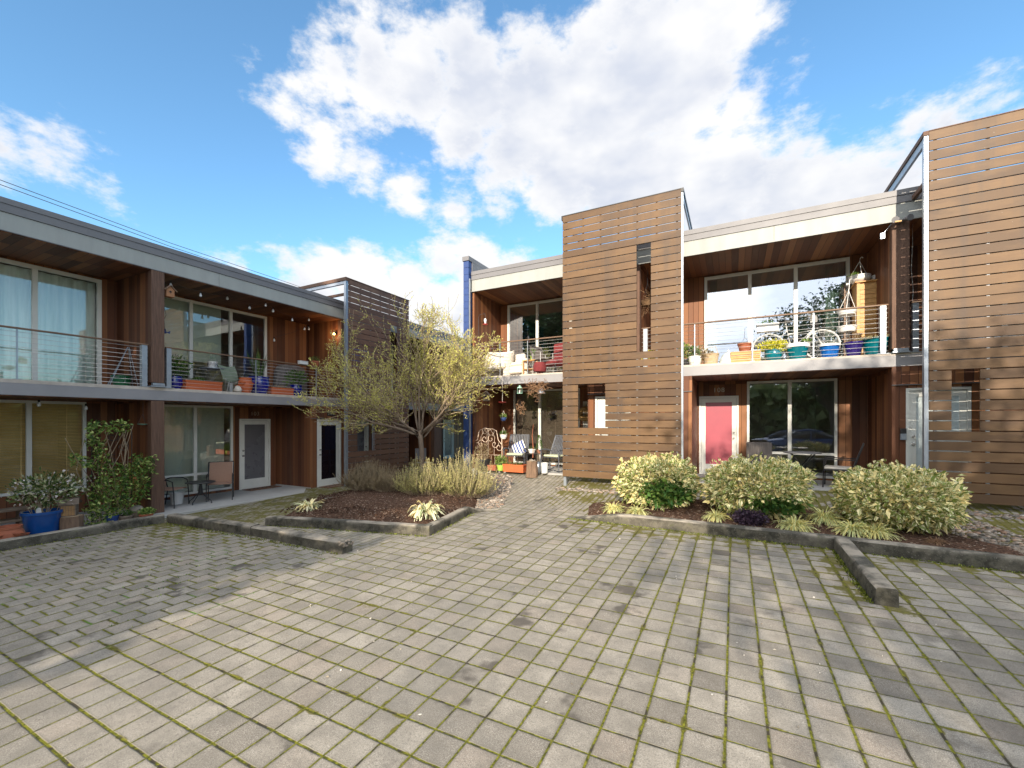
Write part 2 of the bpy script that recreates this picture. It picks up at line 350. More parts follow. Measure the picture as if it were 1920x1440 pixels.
# damp dark pavers in loose trails
area = t.m('MAXIMUM', t.ss(n2, .55, .63), t.m('MULTIPLY', t.ss(X, -1.8, 0.6), .5))
dmp = t.m('MULTIPLY', area, t.ss(t.m('ADD', t.m('MULTIPLY', rv3, .75), t.m('MULTIPLY', n8, .5)), .76, .86))
base = t.mix(t.m('MULTIPLY', dmp, .78), base, (.065, .056, .047))
# moss creeping over tiles near beds and on the far paths
nm = t.noise(co, 3.3, 6, .65)
near = t.m('MAXIMUM', t.m('MULTIPLY', t.ss(Y, 6.4, 7.5), t.ss(X, -3.2, -2.2)), t.m('MAXIMUM', t.m('MULTIPLY', t.ss(Y, 3.1, 4.4), t.ss(X, -5.2, -8.5)), t.m('MULTIPLY', t.ss(Y, 8.3, 9.3), t.ss(X, -4.4, -3.4))))
near = t.m('MAXIMUM', near, t.m('MULTIPLY', t.ss(t.m('ABSOLUTE', t.m('SUBTRACT', X, 1.3)), .75, .1), t.ss(Y, 4.9, 5.6)))
edge = t.ss(e, .03, .0)
mossf = t.ss(t.m('ADD', t.m('ADD', nm, t.m('MULTIPLY', near, .25)), t.m('MULTIPLY', edge, .16)), .72, .79)
mosscol = t.mix(t.noise(co, 45.0, 3, .6), (.055, .055, .008), (.16, .135, .018))
base = t.mix(t.m('MULTIPLY', mossf, .85), base, mosscol)
jn = t.noise(co, 9.0, 4, .6)
jc = t.mix(t.ss(t.noise(co, 40.0, 3, .6), .3, .7), (.05, .054, .008), (.19, .185, .018))
jc = t.mix(t.ss(jn, .52, .62), jc, (.045, .038, .025))
jc = t.mix(t.m('MULTIPLY', t.ss(t.noise(co, 2.0, 3, .6), .56, .64), zb), jc, (.09, .17, .02))
col = t.mix(tile, jc, base)
h = t.m('ADD', t.m('MULTIPLY', t.ss(e, -.003, .006), 1.0), t.m('ADD', t.m('MULTIPLY', n40, .12), t.m('MULTIPLY', t.m('MULTIPLY', t.m('SUBTRACT', 1.0, tile), t.noise(co, 80.0, 2, .5)), .5)))
tilt = t.m('MULTIPLY', rv, .25)
finish(t, col, .9, bumpv=t.m('ADD', h, tilt), bstr=.75, bdist=.009, spec=.2)
M['paver'] = m

# bark mulch / soil
m, t = newmat('bark_mulch')
co = t.node('ShaderNodeTexCoord').outputs['Object']
vo = t.node('ShaderNodeTexVoronoi', {'Vector': co, 'Scale': 42.0, 'Randomness': 1.0}, feature='F1')
rv = t.xyz(vo.outputs['Color'])[0]
n = t.noise(co, 14.0, 5, .65)
col = t.mix(rv, (.045, .024, .016), (.15, .085, .055))
col = t.mix(t.ss(n, .55, .7), col, (.025, .015, .011))
col = t.mix(t.m('MULTIPLY', t.ss(rv, .93, .97), .8), col, (.42, .33, .25))
finish(t, col, .95, bumpv=t.m('ADD', t.m('MULTIPLY', vo.outputs['Distance'], 1.0), n), bstr=1.0, bdist=.03, spec=.15)
M['mulch'] = m
# pebbles
m, t = newmat('river_pebble')
a = t.node('ShaderNodeAttribute', attribute_name='rnd').outputs['Fac']
co = t.node('ShaderNodeTexCoord').outputs['Object']
r = t.node('ShaderNodeValToRGB', {0: a}); cr = r.color_ramp
for i, (p, c) in enumerate([(0., (.10, .09, .08)), (.3, (.22, .20, .17)), (.6, (.36, .30, .24)), (.85, (.33, .20, .13)), (1., (.52, .48, .42))]):
    if i >= 2: cr.elements.new(p)
    cr.elements[i].position = p; cr.elements[i].color = (*c, 1)
finish(t, t.mix(t.m('MULTIPLY', t.noise(co, 60, 3, .6), .5), r.outputs[0], (.12, .10, .08)), .8, spec=.25)
M['pebble'] = m
# foliage palettes
M['varieg'] = varieg('variegated_leaf', (.90, .85, .54), (.19, .25, .05), (.38, .42, .11))
M['varieg_green'] = leafmat('green_reverted_leaf', [(0, .04, .11, .028), (.6, .10, .21, .04), (1, .24, .34, .08)])
M['vine'] = leafmat('vine_leaf', [(0, .03, .08, .015), (.4, .11, .20, .035), (.75, .26, .36, .08), (1, .52, .56, .18)])
M['leafgreen'] = leafmat('green_leaf', [(0, .03, .07, .015), (.6, .08, .16, .03), (1, .18, .28, .06)])
M['pierisleaf'] = leafmat('pale_tipped_leaf', [(0, .03, .06, .018), (.45, .09, .14, .035), (.75, .26, .30, .10), (1, .70, .66, .46)])
M['bud'] = leafmat('spring_bud', [(0, .38, .36, .08), (.5, .66, .64, .14), (1, .88, .86, .28)], trans=.3)
M['sage'] = leafmat('grey_green_needles', [(0, .18, .18, .06), (.45, .42, .41, .14), (.8, .64, .61, .22), (1, .78, .66, .30)], trans=.2)
M['drybrush'] = leafmat('dry_brush', [(0, .13, .10, .06), (.5, .26, .20, .11), (1, .40, .32, .17)], trans=.15)
M['yuccaleaf'] = varieg('yucca_leaf', (.84, .80, .55), (.20, .26, .09), (.36, .40, .16))
M['grassblade'] = varieg('sedge_blade', (.78, .76, .38), (.26, .34, .10), (.42, .46, .16))
M['browngrass'] = leafmat('brown_sedge', [(0, .14, .075, .04), (1, .34, .20, .11)])
M['heuchera'] = leafmat('purple_leaf', [(0, .02, .012, .022), (.6, .06, .035, .06), (1, .15, .10, .14)])
M['yellowflower'] = leafmat('yellow_leaf', [(0, .32, .36, .03), (.6, .62, .58, .04), (1, .78, .70, .10)])
M['whiteflower'] = leafmat('white_flower', [(0, .10, .16, .05), (.35, .16, .24, .07), (.4, .7, .6, .58), (1, .8, .74, .68)])
M['evergreen'] = leafmat('evergreen_needles', [(0, .02, .05, .018), (.6, .05, .10, .03), (1, .11, .16, .05)], trans=.1)
M['paleyellow'] = leafmat('straw_grass', [(0, .26, .20, .09), (1, .52, .44, .24)])
# ------------------------------------------------------------------ mesh helpers
def props(o, label=None, cat=None, group=None, kind=None):
    if label: o['label'] = label
    if cat: o['category'] = cat
    if group: o['group'] = group
    if kind: o['kind'] = kind
    return o
def empty(name, loc, label, cat, group=None, rz=0.0):
    o = bpy.data.objects.new(name, None); C.objects.link(o); o.location = loc; o.rotation_euler = (0, 0, rz); o.empty_display_size = .1
    return props(o, label, cat, group)
def basis(d):
    d = Vector(d).normalized(); a = Vector((0, 0, 1)) if abs(d.z) < .9 else Vector((1, 0, 0))
    u = d.cross(a).normalized(); return u, u.cross(d).normalized()
class MB:
    def __init__(s): s.v = []; s.f = []; s.r = []; s.cur = 0.5
    def add(s, vs, fs):
        n = len(s.v); s.v += [tuple(v) for v in vs]; s.f += [tuple(i+n for i in f) for f in fs]; s.r += [s.cur]*len(fs); return s
    def box(s, x0, x1, y0, y1, z0, z1):
        return s.add([(x0,y0,z0),(x1,y0,z0),(x1,y1,z0),(x0,y1,z0),(x0,y0,z1),(x1,y0,z1),(x1,y1,z1),(x0,y1,z1)],
                     [(0,3,2,1),(4,5,6,7),(0,1,5,4),(1,2,6,5),(2,3,7,6),(3,0,4,7)])
    def bar(s, p, q, w, h=None, up=None):
        p = Vector(p); q = Vector(q); h = h or w; d = (q-p).normalized()
        if up is None: a, b = basis(d)
        else: a = d.cross(Vector(up)).normalized(); b = a.cross(d).normalized()
        a = a*w/2; b = b*h/2
        vs = [p-a-b, p+a-b, p+a+b, p-a+b, q-a-b, q+a-b, q+a+b, q-a+b]
        return s.add(vs, [(0,3,2,1),(4,5,6,7),(0,1,5,4),(1,2,6,5),(2,3,7,6),(3,0,4,7)])
    def tube(s, pts, r, n=7, caps=True):
        pts = [Vector(p) for p in pts]; k = len(pts)
        rr = list(r) if isinstance(r, (list, tuple)) else [r]*k
        vs = []; fs = []; pa = None
        for i, p in enumerate(pts):
            d = (pts[min(i+1, k-1)]-pts[max(i-1, 0)])
            if d.length < 1e-9: d = Vector((0, 0, 1))
            d.normalize()
            if pa is None: a, b = basis(d)
            else:
                a = pa-d*pa.dot(d)
                if a.length < 1e-6: a, b = basis(d)
                a.normalize(); b = d.cross(a)
            pa = a
            for j in range(n):
                t_ = 2*math.pi*j/n; vs.append(p+a*math.cos(t_)*rr[i]+b*math.sin(t_)*rr[i])
        for i in range(k-1):
            for j in range(n):
                fs.append((i*n+j, i*n+(j+1) % n, (i+1)*n+(j+1) % n, (i+1)*n+j))
        if caps: fs.append(tuple(range(n-1, -1, -1))); fs.append(tuple((k-1)*n+j for j in range(n)))
        return s.add(vs, fs)
    def lathe(s, prof, n=22, c=(0, 0, 0), sx=1.0, sy=1.0, closed=False):
        vs = []; fs = []
        for (r, z) in prof:
            for j in range(n):
                t_ = 2*math.pi*j/n; vs.append((c[0]+r*sx*math.cos(t_), c[1]+r*sy*math.sin(t_), c[2]+z))
        k = len(prof)
        for i in range(k-1):
            for j in range(n): fs.append((i*n+j, i*n+(j+1) % n, (i+1)*n+(j+1) % n, (i+1)*n+j))
        if prof[0][0] > 1e-4: fs.append(tuple(range(n-1, -1, -1)))
        if prof[-1][0] > 1e-4: fs.append(tuple((k-1)*n+j for j in range(n)))
        return s.add(vs, fs)
    def prism(s, pts, d):
        # polygon (3d points) extruded by vector d
        n = len(pts); d = Vector(d); a = [Vector(p) for p in pts]; b = [p+d for p in a]
        return s.add(a+b, [tuple(range(n-1, -1, -1)), tuple(range(n, 2*n))]+[(i, (i+1) % n, n+(i+1) % n, n+i) for i in range(n)])
    def sphere(s, c, r, n=12, m=8, sz=1.0):
        return s.lathe([(max(r*math.sin(math.pi*i/m), 1e-5), -r*sz*math.cos(math.pi*i/m)) for i in range(m+1)], n, c)
    def torus(s, c, R, r, axis=(0, 0, 1), n=28, m=6):
        a, b = basis(axis); ax = Vector(axis).normalized(); c = Vector(c); vs = []; fs = []
        for i in range(n):
            t_ = 2*math.pi*i/n; d = a*math.cos(t_)+b*math.sin(t_)
            for j in range(m):
                q = 2*math.pi*j/m; vs.append(c+d*(R+r*math.cos(q))+ax*r*math.sin(q))
        for i in range(n):
            for j in range(m): fs.append((i*m+j, ((i+1) % n)*m+j, ((i+1) % n)*m+(j+1) % m, i*m+(j+1) % m))
        return s.add(vs, fs)
    def build(s, name, mat, parent=None, label=None, cat=None, group=None, kind=None, smooth=False, bevel=0.0, world=False, xf=None):
        off = Vector((0, 0, 0))
        if world and parent is not None:
            q = parent
            while q is not None: off += q.location; q = q.parent
        me = bpy.data.meshes.new(name)
        vs = s.v
        if xf is not None: vs = [xf @ Vector(v) for v in vs]
        me.from_pydata([(v[0]-off.x, v[1]-off.y, v[2]-off.z) for v in vs], [], s.f)
        me.validate()
        bm = bmesh.new(); bm.from_mesh(me); bmesh.ops.recalc_face_normals(bm, faces=bm.faces)
        if bevel:
            bmesh.ops.bevel(bm, geom=[e for e in bm.edges if e.calc_face_angle(0) > .6], offset=bevel, segments=1, affect='EDGES', clamp_overlap=True)
        bm.to_mesh(me); bm.free()
        if not bevel and len(s.r) == len(me.polygons):
            at = me.attributes.new('rnd', 'FLOAT', 'FACE'); at.data.foreach_set('value', np.array(s.r, dtype=np.float32))
        if smooth:
            me.polygons.foreach_set('use_smooth', [True]*len(me.polygons))
            if hasattr(me, 'set_sharp_from_angle'): me.set_sharp_from_angle(angle=rad(40))
        me.materials.append(M[mat] if isinstance(mat, str) else mat)
        o = bpy.data.objects.new(name, me); C.objects.link(o)
        if parent is not None: o.parent = parent
        return props(o, label, cat, group, kind)
def raw_mesh(name, V, F, mat, parent=None, rnd=None, uv=None, smooth=False, **kw):
    me = bpy.data.meshes.new(name)
    V = np.asarray(V, dtype=np.float32).reshape(-1, 3); F = np.asarray(F, dtype=np.int32); k = F.shape[1]
    me.vertices.add(len(V)); me.vertices.foreach_set('co', V.ravel())
    me.loops.add(F.size); me.loops.foreach_set('vertex_index', F.ravel())
    me.polygons.add(len(F)); me.polygons.foreach_set('loop_start', np.arange(0, F.size, k, dtype=np.int32))
    me.polygons.foreach_set('loop_total', np.full(len(F), k, dtype=np.int32))
    if smooth: me.polygons.foreach_set('use_smooth', np.ones(len(F), dtype=bool))
    me.update(calc_edges=True)
    if rnd is not None:
        at = me.attributes.new('rnd', 'FLOAT', 'FACE'); at.data.foreach_set('value', np.asarray(rnd, dtype=np.float32))
    if uv is not None:
        l = me.uv_layers.new(name='UVMap'); l.data.foreach_set('uv', np.asarray(uv, dtype=np.float32).ravel())
    me.materials.append(M[mat])
    o = bpy.data.objects.new(name, me); C.objects.link(o)
    if parent is not None: o.parent = parent
    return props(o, **kw)
def unit(a): return a/np.maximum(np.linalg.norm(a, axis=-1, keepdims=True), 1e-9)
def leaves(name, P, D, L, W, mat, parent=None, fold=.12, rnd=None, droop=0.0, **kw):
    # P base points, D directions, L lengths, W widths: one folded diamond leaf each (2 quads along the midrib)
    P = np.asarray(P, float); D = unit(np.asarray(D, float)); n = len(P)
    L = np.broadcast_to(L, n)[:, None]; W = np.broadcast_to(W, n)[:, None]
    R = unit(RNG.normal(size=(n, 3))); S = unit(np.cross(D, R)); N = np.cross(S, D)
    mid = P+D*L*.5; tip = P+D*L-np.array([0, 0, 1.])*L*droop
    a = mid+S*W*.5+N*W*fold*2; b = mid-S*W*.5+N*W*fold*2
    mm = mid+np.array([0, 0, 1.])*L*droop*.25
    V = np.stack([P, a, tip, mm, b], 1).reshape(-1, 3)
    i = np.arange(n)[:, None]*5
    F = np.concatenate([i+np.array([[0, 1, 2, 3]]), i+np.array([[0, 3, 2, 4]])], 1).reshape(-1, 4)
    uv = np.tile(np.array([[.5, 0], [0, .5], [.5, 1], [.5, .5], [.5, 0], [.5, .5], [.5, 1], [1, .5]], float), (n, 1))
    if rnd is None: rnd = RNG.random(n)
    return raw_mesh(name, V, F, mat, parent, rnd=np.repeat(rnd, 2), uv=uv, **kw)
def blades(name, P, D, L, W, mat, parent=None, bend=.5, seg=4, rnd=None, **kw):
    # strap leaves that arch over: P base, D initial direction
    P = np.asarray(P, float); D = unit(np.asarray(D, float)); n = len(P); L = np.broadcast_to(L, n); W = np.broadcast_to(W, n)
    bend = np.broadcast_to(bend, n)
    S = unit(np.cross(D, np.array([0, 0, 1.]))+RNG.normal(size=(n, 3))*.15)
    V = []; UV = []
    for k in range(seg+1):
        f = k/seg
        c = P+D*(L*f)[:, None]; c[:, 2] -= L*bend*f*f
        wdt = (W*(.55+.9*f*(1-f)*1.8 if k < seg else .04)*.5)[:, None]
        V += [c-S*wdt, c+S*wdt]
    V = np.stack(V, 1)  # n, 2(seg+1), 3
    i = (np.arange(n)*2*(seg+1))[:, None, None]
    q = np.array([[2*k, 2*k+1, 2*k+3, 2*k+2] for k in range(seg)])[None]
    F = (i+q).reshape(-1, 4)
    uv = np.array([[[0, k/seg], [1, k/seg], [1, (k+1)/seg], [0, (k+1)/seg]] for k in range(seg)], float).reshape(1, -1, 2)
    uv = np.tile(uv, (n, 1, 1)).reshape(-1, 2)
    if rnd is None: rnd = RNG.random(n)
    return raw_mesh(name, V.reshape(-1, 3), F, mat, parent, rnd=np.repeat(rnd, seg), uv=uv, smooth=True, **kw)
def copy_tree(o, loc=None, rz=None, label=None):
    def cp(a, par):
        c = a.copy(); C.objects.link(c); c.parent = par
        for ch in list(a.children): cp(ch, c)
        return c
    c = cp(o, None)
    if loc is not None: c.location = loc
    if rz is not None: c.rotation_euler = (0, 0, rz)
    if label: c['label'] = label
    return c
def onX(px, py, X): d = ray(px, py); return d*(X/d.x)
def onY(px, py, Y): d = ray(px, py); return d*(Y/d.y)
def onZ(px, py, Z): d = ray(px, py); return d*(Z/d.z)
def sstep(x, a, b):
    f = min(max((x-a)/(b-a), 0.0), 1.0); return f*f*(3-2*f)
def gz(x, y):
    z = -1.93+.0137*max(min(x, 14), -16)+.016*max(min(y, 24), -8)
    z -= .05*sstep(x, -6.5, -10)
    k = sstep(x, -8.6, -6.0); r = max(0.0, min((y-7.6)/3.3, 1.0)); z += k*.35*r*r
    if y > 10.9: z = z*(1-k)+k*min(z, -1.455)
    return min(z, -1.455)
def onG(px, py, dz=0.0):
    d = ray(px, py); t_ = 2.0/max(-d.z, .01)
    for _ in range(25):
        t_ = (gz(d.x*t_, d.y*t_)+dz)/d.z
    return d*t_

# ------------------------------------------------------------------ the ground
xs = np.unique(np.concatenate([np.linspace(-400, -20, 12), np.linspace(-20, 14, 120), np.linspace(14, 400, 12)]))
ys = np.unique(np.concatenate([np.linspace(-400, -16, 12), np.linspace(-16, 24, 140), np.linspace(24, 400, 12)]))
gx, gy = np.meshgrid(xs, ys, indexing='ij')
gzz = np.array([[gz(a, b) for b in ys] for a in xs])
nx, ny = gx.shape
idx = np.arange(nx*ny).reshape(nx, ny)
F = np.stack([idx[:-1, :-1], idx[1:, :-1], idx[1:, 1:], idx[:-1, 1:]], -1).reshape(-1, 4)
raw_mesh('paved_ground', np.stack([gx, gy, gzz], -1), F, 'paver', smooth=True, kind='structure', label='grey square concrete pavers with mossy green joints across the courtyard')
# street beyond the courtyard, behind the viewpoint
mb = MB()
def sheet(mb, xa, ya, off, n=14):
    X_ = np.linspace(*xa, n); Y_ = np.linspace(*ya, n)
    vs = [(a, b, gz(a, b)+off) for a in X_ for b in Y_]
    mb.add(vs, [(i*n+j, (i+1)*n+j, (i+1)*n+j+1, i*n+j+1) for i in range(n-1) for j in range(n-1)])
sheet(mb, (-60, 60), (-16, -9.5), .004)
mb.build('street', 'asphalt', kind='structure', label='dark asphalt street beyond the courtyard')

# ------------------------------------------------------------------ kerbs
def kerb(name, pts, w, h, label, taper_end=None, side=1, lift=0.0, topw=None, rough=0.0, seg=.22, hend=None):
    # pts: line of the face nearest the viewer; body extends to the left of travel (side=1)
    mb = MB(); P_ = [Vector((p[0], p[1], 0)) for p in pts]
    S = []
    for a, b in zip(P_[:-1], P_[1:]):
        n = max(2, int((b-a).length/seg))
        for i in range(n): S.append(a.lerp(b, i/n))
    S.append(P_[-1])
    tot = len(S); rings = []
    for i, p in enumerate(S):
        d = (S[min(i+1, tot-1)]-S[max(i-1, 0)]).normalized(); nrm = Vector((-d.y, d.x, 0))*side
        f = i/(tot-1); hh = h
        if taper_end == 'end': hh = h*(1-sstep(f, .55, 1.0)*.97)
        if taper_end == 'start': hh = h*(1-sstep(1-f, .86, 1.0)*.97)
        j = lambda s_: random.uniform(-s_, s_)
        prof = [(0.0, -.1), (0.0, 0.0), (.004, hh*.5), (.008, hh-.022), (.026, hh-.003), (w-.026, hh), (w-.004, hh-.02), (w, 0.0), (w, -.1)]
        ring = []
        for (a_, b_) in prof:
            q = p+nrm*a_; rj = rough
            ring.append((q.x+j(rj), q.y+j(rj), gz(q.x, q.y)+lift+b_+(j(rj) if b_ > 0.01 else 0)))
        rings.append(ring)
    m_ = len(rings[0]); vs = [v for r_ in rings for v in r_]; fs = []
    for i in range(tot-1):
        for j_ in range(m_-1): fs.append((i*m_+j_, i*m_+j_+1, (i+1)*m_+j_+1, (i+1)*m_+j_))
    fs.append(tuple(range(m_))); fs.append(tuple((tot-1)*m_+j_ for j_ in range(m_)[::-1]))
    mb.add(vs, fs)
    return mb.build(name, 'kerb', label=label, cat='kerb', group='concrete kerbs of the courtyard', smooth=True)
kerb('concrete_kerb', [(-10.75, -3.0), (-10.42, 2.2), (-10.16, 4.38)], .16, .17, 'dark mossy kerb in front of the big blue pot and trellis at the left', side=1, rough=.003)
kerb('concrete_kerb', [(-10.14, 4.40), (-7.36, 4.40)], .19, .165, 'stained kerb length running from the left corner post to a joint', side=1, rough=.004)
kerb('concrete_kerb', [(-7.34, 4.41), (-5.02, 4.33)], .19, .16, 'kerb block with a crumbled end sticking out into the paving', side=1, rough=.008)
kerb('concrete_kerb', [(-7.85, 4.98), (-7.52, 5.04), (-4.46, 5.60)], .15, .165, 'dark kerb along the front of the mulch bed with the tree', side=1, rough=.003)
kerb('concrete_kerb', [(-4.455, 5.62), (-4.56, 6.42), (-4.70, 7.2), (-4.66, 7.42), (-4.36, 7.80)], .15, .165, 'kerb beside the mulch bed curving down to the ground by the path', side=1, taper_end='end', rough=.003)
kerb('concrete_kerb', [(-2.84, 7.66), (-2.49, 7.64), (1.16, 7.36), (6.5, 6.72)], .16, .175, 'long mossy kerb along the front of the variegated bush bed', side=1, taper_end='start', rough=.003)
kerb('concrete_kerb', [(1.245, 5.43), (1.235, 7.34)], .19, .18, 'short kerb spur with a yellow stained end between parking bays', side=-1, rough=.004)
# crumbled aggregate on the broken end
mb = MB()
for i in range(60):
    a_ = random.uniform(-5.12, -5.0); b_ = random.uniform(4.34, 4.52); r_ = random.uniform(.008, .02)
    mb.sphere((a_, b_, gz(a_, b_)+random.uniform(.1, .165)), r_, 6, 4)
mb.build('loose_aggregate', 'pebble', label='crumbled stones on the broken end of the kerb block', kind='stuff')

# ------------------------------------------------------------------ planting beds
def bed(name, poly, lift, bump_, label, mat='mulch', res=.12):
    xs_ = [p[0] for p in poly]; ys_ = [p[1] for p in poly]
    def inside(x, y):
        c_ = False; n = len(poly)
        for i in range(n):
            (x1, y1), (x2, y2) = poly[i], poly[(i+1) % n]
            if (y1 > y) != (y2 > y) and x < (x2-x1)*(y-y1)/(y2-y1)+x1: c_ = not c_
        return c_
    def edged(x, y):
        best = 9
        for i in range(len(poly)):
            a = Vector(poly[i]); b = Vector(poly[(i+1) % len(poly)]); p = Vector((x, y)); ab = b-a
            t_ = max(0, min(1, (p-a).dot(ab)/ab.length_squared)); best = min(best, (a+ab*t_-p).length)
        return best
    nx_ = int((max(xs_)-min(xs_))/res)+2; ny_ = int((max(ys_)-min(ys_))/res)+2
    bm = bmesh.new(); vs = [bm.verts.new((p[0], p[1], 0)) for p in poly]; bm.faces.new(vs)
    for i in range(1, nx_):
        bmesh.ops.bisect_plane(bm, geom=bm.verts[:]+bm.edges[:]+bm.faces[:], plane_co=(min(xs_)+i*res, 0, 0), plane_no=(1, 0, 0))
    for i in range(1, ny_):
        bmesh.ops.bisect_plane(bm, geom=bm.verts[:]+bm.edges[:]+bm.faces[:], plane_co=(0, min(ys_)+i*res, 0), plane_no=(0, 1, 0))
    for v in bm.verts:
        e_ = edged(v.co.x, v.co.y)
        v.co.z = gz(v.co.x, v.co.y)+.006+sstep(e_, 0, .12)*lift+sstep(e_, .1, 1.2)*bump_+random.uniform(0, .012)*sstep(e_, 0, .1)
    bmesh.ops.triangulate(bm, faces=bm.faces[:])
    me = bpy.data.meshes.new(name); bm.to_mesh(me); bm.free(); me.materials.append(M[mat])
    me.polygons.foreach_set('use_smooth', [True]*len(me.polygons))
    o = bpy.data.objects.new(name, me); C.objects.link(o); props(o, label, kind='structure')
    return lambda x, y: gz(x, y)+.006+sstep(edged(x, y), 0, .12)*lift+sstep(edged(x, y), .1, 1.2)*bump_
bedL = bed('mulch_bed', [(-7.80, 5.13), (-4.66, 5.72), (-4.71, 6.4), (-4.86, 7.2), (-4.80, 7.5), (-5.3, 8.5), (-6.3, 9.3), (-8.2, 9.6), (-9.4, 9.0), (-9.3, 7.2)], .10, .10, 'brown bark mulch in the bed under the tree')
bedR = bed('mulch_bed', [(-2.45, 7.80), (1.2, 7.53), (3.2, 7.28), (3.35, 7.9), (2.2, 9.2), (-1.0, 9.5), (-2.7, 8.7)], .11, .05, 'dark soil in the bed under the variegated bushes')
def pebbles(name, poly, n, r0, r1, label, mat='pebble', lift=.0):
    xs_ = [p[0] for p in poly]; ys_ = [p[1] for p in poly]; V = []; Fc = []; rv = []
    ico = []
    for i in range(4):
        for j in range(6):
            ph = math.pi*(i+.5)/4; t_ = 2*math.pi*(j+(i % 2)*.5)/6; ico.append((math.sin(ph)*math.cos(t_), math.sin(ph)*math.sin(t_), math.cos(ph)))
    ico = np.array(ico)
    faces = []
    for i in range(3):
        for j in range(6): faces.append((i*6+j, i*6+(j+1) % 6, (i+1)*6+(j+1) % 6, (i+1)*6+j))
    faces.append((0, 1, 2, 3)); faces.append((0, 3, 4, 5)); faces.append((18, 19, 20, 21)); faces.append((18, 21, 22, 23))
    faces = np.array(faces); k = 0
    while k < n:
        x = random.uniform(min(xs_), max(xs_)); y = random.uniform(min(ys_), max(ys_))
        c_ = False
        for i in range(len(poly)):
            (x1, y1), (x2, y2) = poly[i], poly[(i+1) % len(poly)]
            if (y1 > y) != (y2 > y) and x < (x2-x1)*(y-y1)/(y2-y1)+x1: c_ = not c_
        if not c_: continue
        r_ = random.uniform(r0, r1)*random.choice([1, 1, 1, 1.6]); a_ = random.uniform(0, 6.28)
        R_ = np.array([[math.cos(a_), -math.sin(a_), 0], [math.sin(a_), math.cos(a_), 0], [0, 0, 1]])
        pts = (ico*(r_*random.uniform(1, 1.5), r_*random.uniform(.7, 1), r_*random.uniform(.45, .7)))@R_.T
        V.append(pts+np.array([x, y, gz(x, y)+lift+r_*.25])); Fc.append(faces+k*24); rv += [random.random()]*len(faces); k += 1
    return raw_mesh(name, np.concatenate(V), np.concatenate(Fc), mat, rnd=rv, smooth=True, label=label, kind='stuff')
pebbles('river_pebbles', [(-4.66, 7.78), (-4.45, 8.05), (-4.9, 9.3), (-5.5, 10.6), (-6.6, 10.75), (-7.0, 10.3), (-6.4, 9.35), (-5.4, 8.6), (-4.9, 7.7)], 1700, .016, .035, 'grey and tan river pebbles beside the path')
pebbles('river_pebbles', [(2.3, 7.75), (3.3, 7.5), (4.35, 7.28), (3.45, 9.6), (3.1, 9.9), (2.1, 9.0)], 1500, .018, .036, 'pale river pebbles at the right end of the bush bed')
pebbles('river_pebbles', [(2.9, 9.75), (6.5, 9.75), (6.5, 9.95), (2.9, 9.95)], 420, .018, .036, 'strip of river pebbles in front of the right slatted tower')
pebbles('river_pebbles', [(-3.9, 9.72), (-1.2, 9.72), (-1.2, 9.95), (-3.9, 9.95)], 420, .016, .032, 'strip of pebbles in front of the middle slatted tower')
pebbles('bark_chips', [(-7.9, 5.25), (-4.8, 5.8), (-4.9, 7.4), (-6.0, 9.0), (-8.6, 9.0), (-9.0, 7.0)], 1800, .008, .02, 'loose bark chips scattered over the mulch bed', mat='mulch', lift=.19)
# moss and seedlings in the corners of the kerbs
def mossline(pts, n, w_, label):
    mb = []
    for a, b in zip(pts[:-1], pts[1:]):
        for _ in range(n):
            f = random.random(); o_ = abs(random.gauss(0, w_))
            d = (Vector(b)-Vector(a)).normalized(); nr = Vector((d.y, -d.x)); p = Vector(a).lerp(Vector(b), f)+nr*o_
            mb.append((p.x, p.y, gz(p.x, p.y)))
    mb = np.array(mb); D_ = RNG.normal(size=mb.shape)*.7; D_[:, 2] = abs(D_[:, 2])+.5
    leaves('moss_tufts', mb, D_, RNG.uniform(.012, .034, len(mb)), RNG.uniform(.010, .02, len(mb)), 'yellowflower' if False else 'mosstuft', label=label, kind='stuff')
M['mosstuft'] = leafmat('moss_tuft', [(0, .05, .07, .01), (.6, .16, .18, .02), (1, .32, .36, .05)])
mossline([(-2.8, 7.65), (1.2, 7.35)], 900, .035, 'yellow green moss along the foot of the long kerb')
mossline([(1.44, 7.33), (5.0, 6.93)], 700, .035, 'moss along the foot of the kerb at the right')
mossline([(1.24, 7.3), (1.24, 5.42)], 600, .03, 'moss along the side of the short kerb spur')
mossline([(-7.8, 4.99), (-4.5, 5.58)], 500, .03, 'moss along the foot of the mulch bed kerb')
mossline([(-4.45, 5.65), (-4.7, 7.3)], 160, .03, 'moss along the side of the mulch bed kerb')
mossline([(-10.1, 4.4), (-5.1, 4.33)], 650, .05, 'moss along the foot of the left kerb')
mossline([(-10.9, -2.0), (-10.42, 2.2), (-10.17, 4.3)], 260, .04, 'moss along the foot of the dark left kerb')
